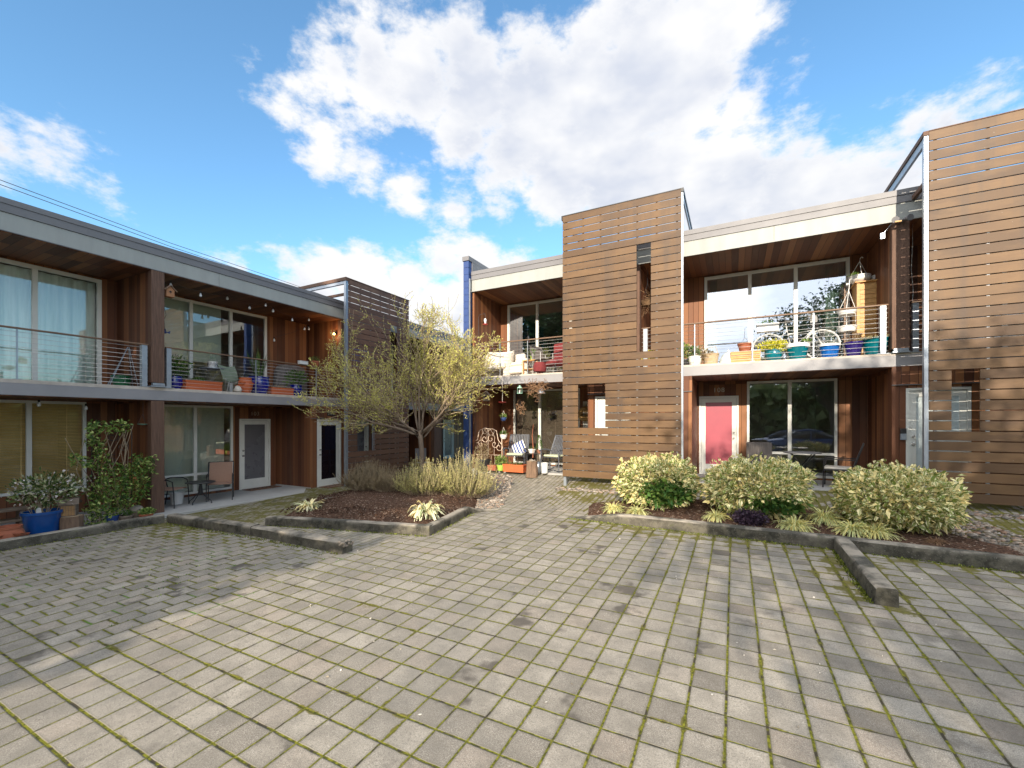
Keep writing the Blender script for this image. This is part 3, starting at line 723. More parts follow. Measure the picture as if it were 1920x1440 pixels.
# ------------------------------------------------------------------ buildings
class Fac:
    def __init__(s, k, v): s.k = k; s.v = v
    def P(s, u, w, z): return Vector((s.v+w, u, z)) if s.k == 'X' else Vector((u, s.v-w, z))
    def box(s, mb, u0, u1, w0, w1, z0, z1):
        a = s.P(u0, w0, z0); b = s.P(u1, w1, z1)
        return mb.box(min(a.x, b.x), max(a.x, b.x), min(a.y, b.y), max(a.y, b.y), min(z0, z1), max(z0, z1))
    def uz(s, px, py, w=0.0):
        p = onX(px, py, s.v+w) if s.k == 'X' else onY(px, py, s.v-w)
        return (p.y if s.k == 'X' else p.x), p.z
def part(fac, root, name, mat, boxes, **kw):
    mb = MB()
    for b in boxes: fac.box(mb, *b)
    return mb.build(name, mat, root, world=True, **kw)
def wall(fac, root, name, mat, u0, u1, z0, z1, w0, w1, holes, **kw):
    us = sorted({u0, u1} | {h[0] for h in holes} | {h[1] for h in holes}); us = [u for u in us if u0 <= u <= u1]
    mb = MB()
    for a, b in zip(us[:-1], us[1:]):
        m_ = (a+b)/2; cuts = sorted([(h[2], h[3]) for h in holes if h[0] < m_ < h[1]]); z = z0
        for c0, c1 in cuts:
            if c0 > z+1e-4: fac.box(mb, a, b, w0, w1, z, c0)
            z = max(z, c1)
        if z < z1-1e-4: fac.box(mb, a, b, w0, w1, z, z1)
    return mb.build(name, mat, root, world=True, **kw)
def window(fac, root, u0, u1, z0, z1, w, mull=(), trans=(), fr=.055, glass='glass', inside=None, extra=None, label=None):
    mb = MB(); d0, d1 = w-.03, w+.035
    fac.box(mb, u0, u1, d0, d1, z0, z0+fr); fac.box(mb, u0, u1, d0, d1, z1-fr, z1)
    fac.box(mb, u0, u0+fr, d0, d1, z0+fr, z1-fr); fac.box(mb, u1-fr, u1, d0, d1, z0+fr, z1-fr)
    for m_ in mull: fac.box(mb, m_-.04, m_+.04, d0, d1-.004, z0+fr, z1-fr)
    es = [u0+fr]+[x for m_ in mull for x in (m_-.04, m_+.04)]+[u1-fr]
    for t_ in trans:
        for a, b in zip(es[::2], es[1::2]): fac.box(mb, a, b, d0, d1-.008, t_-.03, t_+.03)
    o = mb.build('window', 'white', root, world=True, label=label)
    zs_ = [z0+fr]+[x for t_ in trans for x in (t_-.03, t_+.03)]+[z1-fr]
    for a, b in zip(es[::2], es[1::2]):
        for c_, d_ in zip(zs_[::2], zs_[1::2]):
            g = MB(); p = [fac.P(a, w, c_), fac.P(b, w, c_), fac.P(b, w, d_), fac.P(a, w, d_)]
            g.add(p, [(0, 1, 2, 3)]); g.build('pane', glass, o, world=True)
    return o
def curtain(fac, win, u0, u1, z0, z1, w, mat='curtain', amp=.035, k=None, name='curtain'):
    n = int(abs(u1-u0)/.018)+2; mb = MB(); vs = []; ph = random.uniform(0, 6)
    for i in range(n+1):
        u = u0+(u1-u0)*i/n; o = amp*math.sin(ph+i*.55)+amp*.5*math.sin(ph*2+i*.23)
        vs += [fac.P(u, w+o*.7, z0), fac.P(u+o*.1, w+o, (z0+z1)/2), fac.P(u, w+o*.6, z1)]
    mb.add(vs, [(i*3+j, i*3+j+1, i*3+j+4, i*3+j+3) for i in range(n) for j in range(2)])
    return mb.build(name, mat, win, world=True, smooth=True)
def blinds(fac, win, u0, u1, z0, z1, w, mat='blind', pitch=.032):
    mb = MB(); z = z0
    while z < z1:
        mb.cur = random.random()
        a = fac.P(u0, w-.012, z); b = fac.P(u1, w-.012, z); c_ = fac.P(u1, w+.012, z+pitch*.86); d_ = fac.P(u0, w+.012, z+pitch*.86)
        mb.add([a, b, c_, d_], [(0, 1, 2, 3)]); z += pitch
    for f in (.1, .37, .63, .9):
        u = u0+(u1-u0)*f; fac.box(mb, u-.006, u+.006, w+.014, w+.018, z0, z1)
    return mb.build('blind', mat, win, world=True)
def door(fac, root, u0, u1, z0, z1, w, panel, hinge_left=True, label=None, knob='chrome', stile=.15, bottom=.28):
    mb = MB(); f = .05
    fac.box(mb, u0, u0+f, w-.04, w+.035, z0, z1); fac.box(mb, u1-f, u1, w-.04, w+.035, z0, z1); fac.box(mb, u0+f, u1-f, w-.04, w+.035, z1-f, z1)
    fac.box(mb, u0+f, u1-f, w-.02, w+.045, z0, z0+.03)
    a, b, t_ = u0+f+.006, u1-f-.006, z1-f-.006
    fac.box(mb, a, a+stile-f, w-.03, w+.012, z0+.035, t_); fac.box(mb, b-stile+f, b, w-.03, w+.012, z0+.035, t_)
    fac.box(mb, a+stile-f, b-stile+f, w-.03, w+.012, t_-.11, t_); fac.box(mb, a+stile-f, b-stile+f, w-.03, w+.012, z0+.035, z0+bottom)
    o = mb.build('door', 'white', root, world=True, label=label)
    g = MB(); fac.box(g, a+stile-f, b-stile+f, w-.02, w-.004, z0+bottom, t_-.11); g.build('door_glass', panel, o, world=True)
    ku = a+.055 if not hinge_left else b-.055
    for dz, r, nm in ((.98, .028, 'door_handle'), (1.13, .024, 'door_lock')):
        k = MB(); p = fac.P(ku, w+.012, z0+dz); q = fac.P(ku, w+.035, z0+dz); e = fac.P(ku, w+.062, z0+dz)
        k.tube([p, q, q.lerp(e, .2), e], [r, r*.5, r, r*.8], 12); k.build(nm, knob, o, world=True, smooth=True)
    return o
def railing(fac, root, u0, u1, w, zd, h, thin=(), wide=(), ncab=10, label=None, end=None):
    mb = MB(); fac.box(mb, u0, u1, w-.035, w+.03, zd+h-.03, zd+h)
    o = mb.build('railing', 'rail', root, world=True, label=label, bevel=.006)
    for i in range(ncab):
        z = zd+.06+(h-.14)*i/(ncab-1)+random.uniform(-.003, .003)
        c_ = MB(); c_.tube([fac.P(u0, w, z), fac.P((u0+u1)/2, w, z-random.uniform(.002, .008)), fac.P(u1, w, z)], .0045, 5); c_.build('cable', 'cable', o, world=True)
    for u in thin:
        p = MB(); fac.box(p, u-.010, u+.010, w-.018, w+.006, zd, zd+h-.03); fac.box(p, u-.05, u+.05, w-.05, w+.04, zd, zd+.008); p.build('rail_post', 'galv', o, world=True)
    for u in wide:
        p = MB(); fac.box(p, u-.045, u+.045, w-.09, w+.02, zd-.0, zd+h-.03); fac.box(p, u-.09, u+.09, w-.12, w+.05, zd, zd+.01); p.build('rail_post', 'galv', o, world=True)
    return o
def slat_face(fac, root, u0, u1, w, ztop, rows, openings, mat, pitch=.176, gap=.019, label=None):
    mb = MB()
    for k in range(rows):
        z1 = ztop-k*pitch; z0 = z1-pitch+gap; segs = [(u0, u1)]
        for (a, b, r0, r1) in openings:
            if r0 <= k < r1:
                ns = []
                for (c_, d_) in segs:
                    if a > c_+.01: ns.append((c_, min(a, d_)))
                    if b < d_-.01: ns.append((max(b, c_), d_))
                segs = ns
        for (c_, d_) in segs:
            mb.cur = random.random(); o = random.uniform(-.002, .002)
            fac.box(mb, c_, d_, w-.022+o, w+o, z0, z1)
    scr = mb.build('slat_screen', mat, root, world=True, label=label)
    b = MB(); n = 7
    for i in range(n):
        u = u0+.09+(u1-u0-.18)*i/(n-1)
        cuts = [(ztop-r1*pitch, ztop-r0*pitch) for (a, b_, r0, r1) in openings if a-.02 < u < b_+.02]
        z = ztop-rows*pitch+.02
        for (c0, c1) in sorted(cuts):
            fac.box(b, u-.02, u+.02, w-.064, w-.026, z, c0-.01); z = c1+.01
        if z < ztop-.02: fac.box(b, u-.02, u+.02, w-.064, w-.026, z, ztop-.02)
    b.build('batten', 'galv', scr, world=True)
    return scr
def digits(fac, root, txt, u, z, w, size, mat='label', name='house_number'):
    cu = bpy.data.curves.new(name, 'FONT'); cu.body = txt; cu.size = size; cu.extrude = .004; cu.align_x = 'CENTER'; cu.space_character = 1.15
    tmp = bpy.data.objects.new('tmp', cu); C.objects.link(tmp)
    bpy.context.view_layer.update()
    me = bpy.data.meshes.new_from_object(tmp.evaluated_get(bpy.context.evaluated_depsgraph_get()))
    bpy.data.objects.remove(tmp)
    off = Vector((0, 0, 0)); q = root
    while q is not None: off += q.location; q = q.parent
    c0 = fac.P(u, w, z); ax = (fac.P(u+1, w, z)-c0)
    if fac.k == 'X': ax = Vector((0, 1, 0)); nrm = Vector((1, 0, 0))
    else: ax = Vector((1, 0, 0)); nrm = Vector((0, -1, 0))
    for v in me.vertices:
        v.co = c0+ax*v.co.x+Vector((0, 0, 1))*v.co.y+nrm*(v.co.z)-off
    me.materials.clear(); me.materials.append(M[mat])
    o = bpy.data.objects.new(name, me); C.objects.link(o); o.parent = root
    return o

# ---- left building
L = Fac('X', -11.1)
LB = empty('timber_apartment_building', (-11.1, 4.66, -2.0), 'two storey cedar clad building in shade along the left with cable railed balconies', 'building')
LF, LD, LS = -2.0, .732, 3.27
part(L, LB, 'patio_slab', 'conc', [(-6, 8.44, -1.65, .45, -2.25, LF), (8.44, 27, -.02, .16, -2.25, LF-.004), (10.95, 27, -1.65, -.02, -2.25, LF)])
part(L, LB, 'balcony_slab', 'slabedge', [(-6, 27, -1.66, 0, .455, .664)])
part(L, LB, 'deck', 'strip', [(-6, 27, -1.64, -.012, .667, LD)])
part(L, LB, 'soffit', 'soffit_y', [(-6, 27, -1.64, -.03, .440, .453), (-6, 27, -1.64, -.02, 3.245, 3.268)])
part(L, LB, 'fascia', 'fascia', [(-6, 1.02, -.3, .0, 3.275, 3.583), (1.025, 5.9, -.3, .0, 3.275, 3.583), (5.905, 27, -.3, .0, 3.275, 3.583)])
part(L, LB, 'drip_edge', 'cap', [(-6, 27, -.1, .012, 3.262, 3.274)])
part(L, LB, 'roof_flashing', 'cap', [(-6, 27, -.3, .018, 3.590, 3.728), (-6, 27, -.3, .03, 3.733, 3.83)])
part(L, LB, 'roof', 'roofing', [(-6, 27, -9, -.302, 3.27, 3.80)])
# lower back wall
lowholes = [(1.5, 4.02, -1.48, .42), (4.80, 7.14, -1.93, .42), (7.32, 8.25, LF, .065), (11.3, 13.8, -1.5, .40), (17.1, 18.0, LF, .065)]
wall(L, LB, 'ground_floor_wall', 'siding', -6, 27, LF, .44, -1.78, -1.65, lowholes)
wall(L, LB, 'upper_floor_wall', 'siding', -6, 27, LD, 3.245, -1.78, -1.65, [(1.0, 4.28, LD+.01, 3.2), (4.85, 8.14, LD+.01, 3.2), (10.2, 13.6, LD+.01, 3.2)])
for b_ in [(4.55, 4.77, -1.648, -.16, LF, .44), (4.55, 4.77, -1.648, -.16, LD, 3.245),
     (9.55, 9.8, -1.648, -.16, LD, 3.245), (14.3, 14.75, -1.648, -.16, LF, .44), (14.4, 14.65, -1.648, -.16, LD, 3.245)]: part(L, LB, 'party_wall', 'siding', [b_])
for (a, b, c_, d_) in ((4.54, 4.78, LF, .437), (4.54, 4.78, LD+.1, 3.26), (9.54, 9.81, LD, 3.26), (14.29, 14.76, LF, .437), (14.39, 14.66, LD, 3.26)):
    part(L, LB, 'timber_post', 'post', [(a, b, -.158, .006, c_, d_)], bevel=.006)
part(L, LB, 'post_base', 'galv', [(4.52, 4.80, -.15, .05, LD+.005, LD+.03), (4.55, 4.77, -.02, .045, LD+.035, LD+.09)])
# entry box under the balcony
wall(L, LB, 'entry_wall', 'siding', 8.44, 10.95, LF+.01, .437, -1.648, -.02, [(8.66, 9.54, LF, .05), (9.78, 10.69, LF, .05)])
part(L, LB, 'lintel_panel', 'siding', [(8.43, 10.95, -.018, .004, .085, .45)])
part(L, LB, 'drip_flashing', 'cap', [(8.43, 10.95, -.018, .022, .072, .083)])
part(L, LB, 'base_flashing', 'conc', [(8.425, 8.438, -1.64, 0, LF, LF+.03)])
door(L, LB, 8.66, 9.54, LF, .05, -.03, M['greyglass'] if False else 'darkdoor', hinge_left=False, label='white framed door with dark glass under the stair tower', stile=.16, bottom=.22) if False else None
M['darkdoor'] = simple('dark_reflecting_glass', (.012, .008, .012), None, 1, .06, spec=.8)
door(L, LB, 8.66, 9.54, LF, .05, -.045, 'darkdoor', hinge_left=False, label='white framed entry door with dark glass', stile=.16, bottom=.22)
door(L, LB, 9.78, 10.69, LF, .05, -.045, 'greyglass', hinge_left=True, label='white framed door glimpsed through the left tower opening')
door(L, LB, 7.32, 8.25, LF, .065, -1.66, 'greyglass', hinge_left=False, label='white framed door with a grey frosted panel')
door(L, LB, 17.1, 18.0, LF, .065, -1.66, 'greyglass', hinge_left=False, label='grey door at the far end of the left wing')
w1 = window(L, LB, 1.5, 4.02, -1.48, .42, -1.66, mull=(3.157,), glass='glass_clear', label='ground floor window with bamboo blinds')
blinds(L, w1, 1.52, 4.0, -1.44, .40, -1.80)
w2 = window(L, LB, 4.80, 7.14, -1.93, .42, -1.66, mull=(6.18,), trans=(-1.42,), label='ground floor window with low panes')
curtain(L, w2, 4.82, 7.1, -1.9, .4, -2.0, 'shade', amp=.008)
w3 = window(L, LB, 1.0, 4.28, LD+.01, 3.2, -1.66, mull=(3.24,), fr=.075, glass='glass', label='balcony window with pale sheer curtains')
curtain(L, w3, 1.0, 4.25, LD+.05, 3.15, -1.9)
w4 = window(L, LB, 4.85, 8.14, LD+.01, 3.2, -1.66, mull=(6.08, 7.09), fr=.07, label='three pane balcony window with a roller shade')
part(L, w4, 'roller_shade', 'shade', [(4.88, 6.9, -1.80, -1.79, 1.62, 3.18)])
window(L, LB, 11.3, 13.8, -1.5, .40, -1.66, mull=(12.6,))
window(L, LB, 10.2, 13.6, LD+.01, 3.2, -1.66, mull=(11.4, 12.5), fr=.07)
# rooms behind the glass
part(L, LB, 'room', 'roomwall', [(-6, 27, -5.4, -5.3, LF, 3.27), (4.6, 4.72, -5.3, -1.79, LF, .45), (4.6, 4.72, -5.3, -1.79, LD, 3.2), (9.6, 9.72, -5.3, -1.79, LD, 3.2), (8.6, 8.7, -5.3, -1.79, LF, .45), (14.4, 14.6, -5.3, -1.79, LF, 3.2),
     (-6, 27, -5.3, -1.79, .44, .73), (-6, 27, -5.3, -1.79, -2.2, LF-.003), (-6, 27, -5.3, -1.79, 3.21, 3.26)])
railing(L, LB, -6, 4.50, -.05, LD, .915, thin=(-3, -1.2, .6, 2.62), wide=(4.44,), label='cable railing in front of the curtained window')
railing(L, LB, 4.82, 9.5, -.05, LD, .915, thin=(6.83, 8.66), wide=(4.88,), label='cable railing of the balcony full of pots')
railing(L, LB, 9.85, 14.35, -.05, LD, .915, thin=(11.2, 12.8))
digits(L, LB, '103', 7.78, .17, -1.64, .16)
part(L, LB, 'number_plate', 'black', [(9.0, 9.28, .004, .012, .16, .33)])
digits(L, LB, '203', 9.14, .19, .014, .15)
# stair tower of the left wing
LT = .70
slat_face(L, LB, 9.20, 11.92, LT, 4.33, 36, [(9.55, 10.22, 24, 30), (11.0, 11.32, 6, 20)], 'slat_dark', label='weathered slat screen of the left stair tower')
part(L, LB, 'tower_post', 'galv', [(9.11, 9.195, LT-.09, LT-.005, -2.1, 4.26)])
part(L, LB, 'tower_post', 'galv', [(11.84, 11.92, LT-.15, LT-.067, -2.1, 4.26)])
for b_ in [(9.09, 9.2, -2.2, LT+.015, 4.26, 4.36), (9.2, 11.94, LT-.08, LT+.015, 4.335, 4.36), (9.2, 9.26, -2.2, LT-.09, 3.86, 3.93)]: part(L, LB, 'tower_cap', 'post', [b_])
for b_ in [(9.115, 9.19, -2.2, LT-.092, 4.17, 4.255), (11.84, 11.92, -2.2, LT-.16, 4.17, 4.255)]: part(L, LB, 'tower_beam', 'galv', [b_])
part(L, LB, 'slit_trim', 'galv', [(10.225, 10.25, LT-.07, LT+.004, 4.33-30*.176, 4.33-24*.176)])

# ---- right building
R = Fac('Y', 10.9)
RB = empty('timber_apartment_building', (2.9, 10.9, -1.43), 'two storey cedar clad building facing the courtyard with sunlit slatted stair towers', 'building')
RF, RD, RS = -1.43, 1.335, 3.93
part(R, RB, 'patio_slab', 'conc', [(-7.05, 10, -1.7, -.0, -1.7, RF)])
part(R, RB, 'balcony_slab', 'slabedge', [(-7.05, 10, -1.70, 0, 1.073, 1.290)])
part(R, RB, 'deck', 'strip', [(-7.05, 10, -1.68, -.012, 1.293, RD)])
part(R, RB, 'soffit', 'soffit_x', [(-7.05, 10, -1.68, -.03, 1.058, 1.071), (-7.05, 10, -1.68, -.02, 3.905, 3.928)])
part(R, RB, 'fascia', 'fascia', [(-7.05, .78, -.3, .0, 3.945, 4.262), (.785, 10, -.3, .0, 3.945, 4.262)])
part(R, RB, 'drip_edge', 'fascia', [(-7.05, 10, -.1, .012, 3.915, 3.942)])
part(R, RB, 'roof_flashing', 'cap', [(-7.05, 10, -.3, .018, 4.269, 4.405), (-7.05, 10, -.3, .03, 4.411, 4.52)])
part(R, RB, 'roof', 'roofing', [(-7.05, 10, -9, -.302, 3.93, 4.47)])
wall(R, RB, 'ground_floor_wall', 'siding', -7.05, 10, RF, 1.058, -1.83, -1.70, [(-6.49, -4.2, -1.38, 1.02), (-.83, .116, RF, .665), (.305, 2.19, -1.38, 1.02), (-4.1, -3.45, RF, .6)])
wall(R, RB, 'upper_floor_wall', 'siding', -7.05, 10, RD, 3.905, -1.83, -1.70, [(-6.72, -3.2, RD+.01, 3.87), (-.70, 2.43, RD+.01, 3.87), (4.0, 7, RD+.01, 3.87)])
for b_ in [(-7.048, -6.98, -1.698, -.05, RF, 1.058), (-7.048, -6.98, -1.698, -.05, RD, 3.905), (-2.36, -2.1, -1.698, -.16, RD, 3.905), (2.77, 3.02, -1.698, -.16, RD, 3.905)]: part(R, RB, 'party_wall', 'siding', [b_])
for (a, b) in ((-2.37, -2.08), (2.765, 3.03)):
    part(R, RB, 'timber_post', 'post', [(a, b, -.158, .006, RD+.08, 3.915)], bevel=.006)
    part(R, RB, 'post_base', 'galv', [(a, b, -.14, .05, RD+.004, RD+.03), (a+.02, b-.02, -.02, .04, RD+.035, RD+.085)])
for (a, b, holes) in ((-3.42, -.88, [(-3.22, -2.3, RF, .64)]), (2.77, 6.5, [(2.98, 3.90, RF, .64)])):
    wall(R, RB, 'entry_wall', 'siding', a, b, RF+.01, 1.055, -1.698, -.02, holes)
    part(R, RB, 'lintel_panel', 'siding', [(a-.006, b+.006, -.018, .005, .715, 1.070)])
    part(R, RB, 'drip_flashing', 'cap', [(a-.008, b+.008, -.018, .024, .700, .712)])
door(R, RB, -3.22, -2.30, RF, .64, -.045, 'whiteblind', hinge_left=False, label='white entry door behind the middle slatted tower')
door(R, RB, 2.98, 3.90, RF, .64, -.045, 'whiteblind', hinge_left=False, label='white entry door with pale blinds behind its glass')
door(R, RB, -.83, .116, RF, .665, -1.72, 'redglass', hinge_left=True, label='white framed door with a raspberry red panel')
dr = door(R, RB, -4.1, -3.45, RF, .6, -1.72, 'darkdoor', hinge_left=True, label='dark glazed door with a straw wreath')
v1 = window(R, RB, .305, 2.19, -1.38, 1.02, -1.71, mull=(1.236,), trans=(-.80,), label='ground floor window reflecting parked cars')
v2 = window(R, RB, -6.49, -4.2, -1.38, 1.02, -1.71, mull=(-5.55,), label='ground floor window behind the rocking chairs')
blinds(R, v2, -6.45, -4.25, -1.34, .98, -1.86, mat='oldwood', pitch=.034)
v3 = window(R, RB, -.70, 2.43, RD+.01, 3.87, -1.71, mull=(.371, 1.362), fr=.07, glass='glass2', label='wide balcony window reflecting sky behind the bicycle')
curtain(R, v3, 2.0, 2.4, RD+.04, 3.84, -1.95, 'greencurtain'); curtain(R, v3, -.66, -.4, RD+.04, 3.84, -1.95, 'greencurtain')
v4 = window(R, RB, -6.72, -3.2, RD+.01, 3.87, -1.71, mull=(-5.64, -4.5), fr=.07, glass='glass2', label='balcony window reflecting clouds and dark trees')
window(R, RB, 4.0, 7, RD+.01, 3.87, -1.71, mull=(5.0, 6.0), fr=.07)
part(R, RB, 'room', 'roomwall', [(-7.05, 10, -5.6, -5.5, -1.43, 3.93), (-2.3, -2.15, -5.5, -1.84, RD, 3.87), (2.8, 2.95, -5.5, -1.84, RD, 3.87), (-.95, -.85, -5.5, -1.84, RF, 1.05), (2.3, 2.4, -5.5, -1.84, RF, 1.05),
     (-7.05, 10, -5.5, -1.84, 1.06, 1.33), (-7.05, 10, -5.5, -1.84, -1.6, RF-.003), (-7.05, 10, -5.5, -1.84, 3.875, 3.92)])
railing(R, RB, -.98 if False else -2.04, 2.72, -.05, RD, .99, thin=(-.82, .372, 1.50), wide=(2.64,), label='cable railing in front of the bicycle balcony')
railing(R, RB, 3.07, 8, -.05, RD, .99, wide=(3.13,), thin=(5, 6.6))
railing(R, RB, -6.95, -2.42, -.05, RD, .99, thin=(-6.1, -5.2, -3.9), label='cable railing of the balcony with the wicker chair')
part(R, RB, 'rail_post', 'galv', [(-2.0, -1.9, -.13, -.03, RD, RD+.98)])
digits(R, RB, '108', -.35, .77, -1.69, .17)
digits(R, RB, '107', -3.72, .72, -1.695, .13)
RT = .85
op1 = [(-3.40, -2.72, 24, 30), (-1.99, -1.67, 6, 20)]
slat_face(R, RB, -3.80, -1.025, RT, 5.115, 37, op1, 'slat', label='sunlit slat screen of the middle stair tower')
slat_face(R, RB, 3.055, 7.2, RT, 5.10, 37, [(3.345, 3.70, 24, 30)], 'slat', label='sunlit slat screen of the right stair tower')
part(R, RB, 'tower_post', 'galv', [(-3.80, -3.73, RT-.15, RT-.068, -1.75, 5.04)])
part(R, RB, 'tower_post', 'galv', [(-1.023, -.985, RT-.09, RT-.002, -1.7, 5.04)])
part(R, RB, 'tower_post', 'galv', [(2.99, 3.045, RT-.09, RT-.002, -1.7, 5.03)])
for b_ in [(-3.83, -1.03, RT-.07, RT+.01, 5.118, 5.135), (-1.03, -.975, -2.2, RT+.012, 5.05, 5.135), (-3.83, -3.80, RT-.07, RT+.012, 5.03, 5.116)]: part(R, RB, 'tower_cap', 'black', [b_])
for b_ in [(2.975, 3.05, -2.2, RT+.012, 5.04, 5.115), (3.052, 7.2, RT-.07, RT+.01, 5.103, 5.118), (3.06, 3.12, -2.2, RT-.09, 4.28, 4.36)]: part(R, RB, 'tower_cap', 'post', [b_])
for b_ in [(-1.02, -.99, -2.2, RT-.1, 4.93, 5.045), (2.995, 3.04, -2.2, RT-.1, 4.90, 5.03), (-3.8, -3.74, -2.2, RT-.16, 4.93, 5.045)]: part(R, RB, 'tower_beam', 'galv', [b_])
# the blue party wall between the two wings
PW = empty('blue_party_wall', (-7.2, 10.9, -1.7), 'tall blue painted block wall between the two wings', 'wall')
mb = MB(); zc = -1.75; k = 0
while zc < 4.8:
    z1 = min(zc+.2, 4.83); mb.box(-7.27, -7.085, 10.78, 20, zc+.006, z1); zc += .206; k += 1
mb.box(-7.26, -7.095, 10.79, 19.9, -1.8, 4.8)
mb.build('block_wall', 'bluepaint', PW, world=True)
MB().box(-7.295, -7.06, 10.75, 20, 4.84, 4.97).build('coping', 'cap', PW, world=True)
MB().box(-7.082, -7.06, 10.95, 20, 4.3, 4.835).build('side_flashing', 'cap', PW, world=True)
MB().box(-7.083, -7.055, 10.80, 10.86, -1.6, 4.3).build('corner_trim', 'galv', PW, world=True)
# porch lamp glowing at the left balcony end
lp = empty('porch_lamp', (-11.3, 9.45, 2.75), 'small glowing lamp at the end of the left balcony', 'lamp')
m, t = newmat('lamp_glow'); t.node('ShaderNodeOutputMaterial', {0: t.node('ShaderNodeEmission', {'Color': (1, .55, .2, 1), 'Strength': 6.0}).outputs[0]}); M['glow'] = m
p_ = L.P(9.44, -.22, 2.78)
MB().sphere(p_, .035).build('lamp_bulb', 'glow', lp, world=True, smooth=True)
mb = MB(); mb.bar(p_+Vector((0, .02, .05)), p_+Vector((0, .1, .05)), .05, .08); mb.build('lamp_bracket', 'black', lp, world=True)
pl = bpy.data.lights.new('porch_lamp_light', 'POINT'); pl.energy = 3; pl.color = (1, .6, .3); pl.shadow_soft_size = .04
po = bpy.data.objects.new('porch_lamp_light', pl); C.objects.link(po); po.location = p_+Vector((.0, -.09, 0))-lp.location; po.parent = lp
# power lines high behind the left roof
for i, (a, b) in enumerate((((0, 337), (400, 484)), ((0, 346), (400, 489)))):
    p = onX(a[0]-60, a[1]-22, -24); q = onX(b[0]+140, b[1]+46, -24); mid = (p+q)/2-Vector((0, 0, .12))
    MB().tube([p-(q-p)*1.0, p, mid, q, q+(q-p)*1.0], .014, 5).build('power_line', 'wire', label='upper of two thin power lines over the left roof' if i == 0 else 'lower of two thin power lines over the left roof', cat='cable', group='power lines')
# ------------------------------------------------------------------ plants in pots, furniture
def blob(n, rx, ry, rz, c=(0, 0, 0), shell=.45, flat=0.0):
    d = unit(RNG.normal(size=(n, 3))); r = RNG.random(n)**shell
    lump = 1+.16*np.sin(d[:, 0]*5+d[:, 2]*4+c[0])*np.cos(d[:, 1]*6+c[1])+.09*np.sin(d[:, 0]*11+d[:, 1]*9)
    P_ = d*(r*lump)[:, None]*np.array([rx, ry, rz])
    if flat: P_[:, 2] = np.maximum(P_[:, 2], -rz*flat)
    return P_+np.array(c), d
def bush(name, parent, c, rx, ry, rz, n, ll, lw, mat, up=.4, shell=.45, **kw):
    P_, d = blob(n, rx, ry, rz, c, shell)
    D_ = d+RNG.normal(size=d.shape)*.6; D_[:, 2] += up
    return leaves(name, P_, D_, RNG.uniform(ll*.7, ll*1.25, n), RNG.uniform(lw*.7, lw*1.25, n), mat, parent, **kw)
def stems(name, parent, n, r, h, mat='twig', base_r=.03, th=.004, top=None):
    mb = MB()
    for _ in range(n):
        a = random.uniform(0, 6.28); b = random.uniform(.2, 1)*r; q = a+random.uniform(-.6, .6)
        mb.tube([(math.cos(a)*base_r, math.sin(a)*base_r, 0), (math.cos(a)*b*.5, math.sin(a)*b*.5, h*.5), (math.cos(q)*b, math.sin(q)*b, h*random.uniform(.75, 1.05))], [th, th*.8, th*.4], 4)
    return mb.build(name, mat, parent)
def potmesh(mb, rb, rt, h, rim=.03, belly=0.0):
    pr = [(rb, 0)]
    for i in range(1, 7):
        f = i/6; pr.append((rb+(rt-rb)*f+belly*math.sin(math.pi*f), (h-rim)*f))
    pr += [(rt*1.07, h-rim), (rt*1.07, h), (rt*.93, h), (rt*.90, h-.05), (rt*.85, h-.052)]
    return mb.lathe(pr, 26)
def pot(loc, rt, h, mat, label, rb=None, belly=0.0, name='plant_pot', cat='plant pot', group=None, soil=True, rim=.03):
    o = empty(name, loc, label, cat, group)
    rb = rb or rt*.72
    potmesh(MB(), rb, rt, h, rim, belly).build('pot', mat, o, smooth=True)
    MB().lathe([(rt*.9, h-.055), (1e-5, h-.045)], 20).build('soil', 'soilpot', o)
    return o
def trough(loc, lx, ly, h, mat, label, along='y', group=None, name='planter_box'):
    o = empty(name, loc, label, 'planter', group, rz=(rad(90) if along == 'y' else 0))
    mb = MB(); b = .018
    for (x0, x1, y0, y1) in ((-lx/2, lx/2, -ly/2, -ly/2+b), (-lx/2, lx/2, ly/2-b, ly/2), (-lx/2, -lx/2+b, -ly/2+b, ly/2-b), (lx/2-b, lx/2, -ly/2+b, ly/2-b)):
        mb.box(x0, x1, y0, y1, 0, h)
    mb.box(-lx/2-.012, lx/2+.012, -ly/2-.012, -ly/2+b, h-.035, h+.004); mb.box(-lx/2-.012, lx/2+.012, ly/2-b, ly/2+.012, h-.035, h+.004)
    mb.box(-lx/2-.012, -lx/2, -ly/2+b, ly/2-b, h-.035, h+.003); mb.box(lx/2, lx/2+.012, -ly/2+b, ly/2-b, h-.035, h+.003)
    for k in range(1, 5):
        z = h*k/5.2; mb.box(-lx/2-.005, lx/2+.005, -ly/2-.004, -ly/2-.0005, z, z+.012)
    mb.build('box', mat, o)
    MB().box(-lx/2+b, lx/2-b, -ly/2+b, ly/2-b, h-.05, h-.03).build('soil', 'soilpot', o)
    return o
def place(fac, px, w, z):
    u, _ = fac.uz(px, HY, w); return tuple(fac.P(u, w, z))
def msize(fac, px, w):
    # metres per photo pixel (across) at that spot
    u, _ = fac.uz(px, HY, w); p = fac.P(u, w, 0); return (-math.sin(TH)*p.x+math.cos(TH)*p.y)/FPX
GB = 'pots on the left balcony'
# --- left upper balcony
w_ = -.38
s_ = msize(L, 328, w_)
o = pot(place(L, 327, w_, LD), .155, .30, 'blueglaze', 'cobalt blue pot with a leafy green shrub beside the balcony post', belly=.03, group=GB)
bush('foliage', o, (0, 0, .52), .30, .30, .26, 520, .085, .03, 'leafgreen'); stems('stem', o, 9, .15, .4)
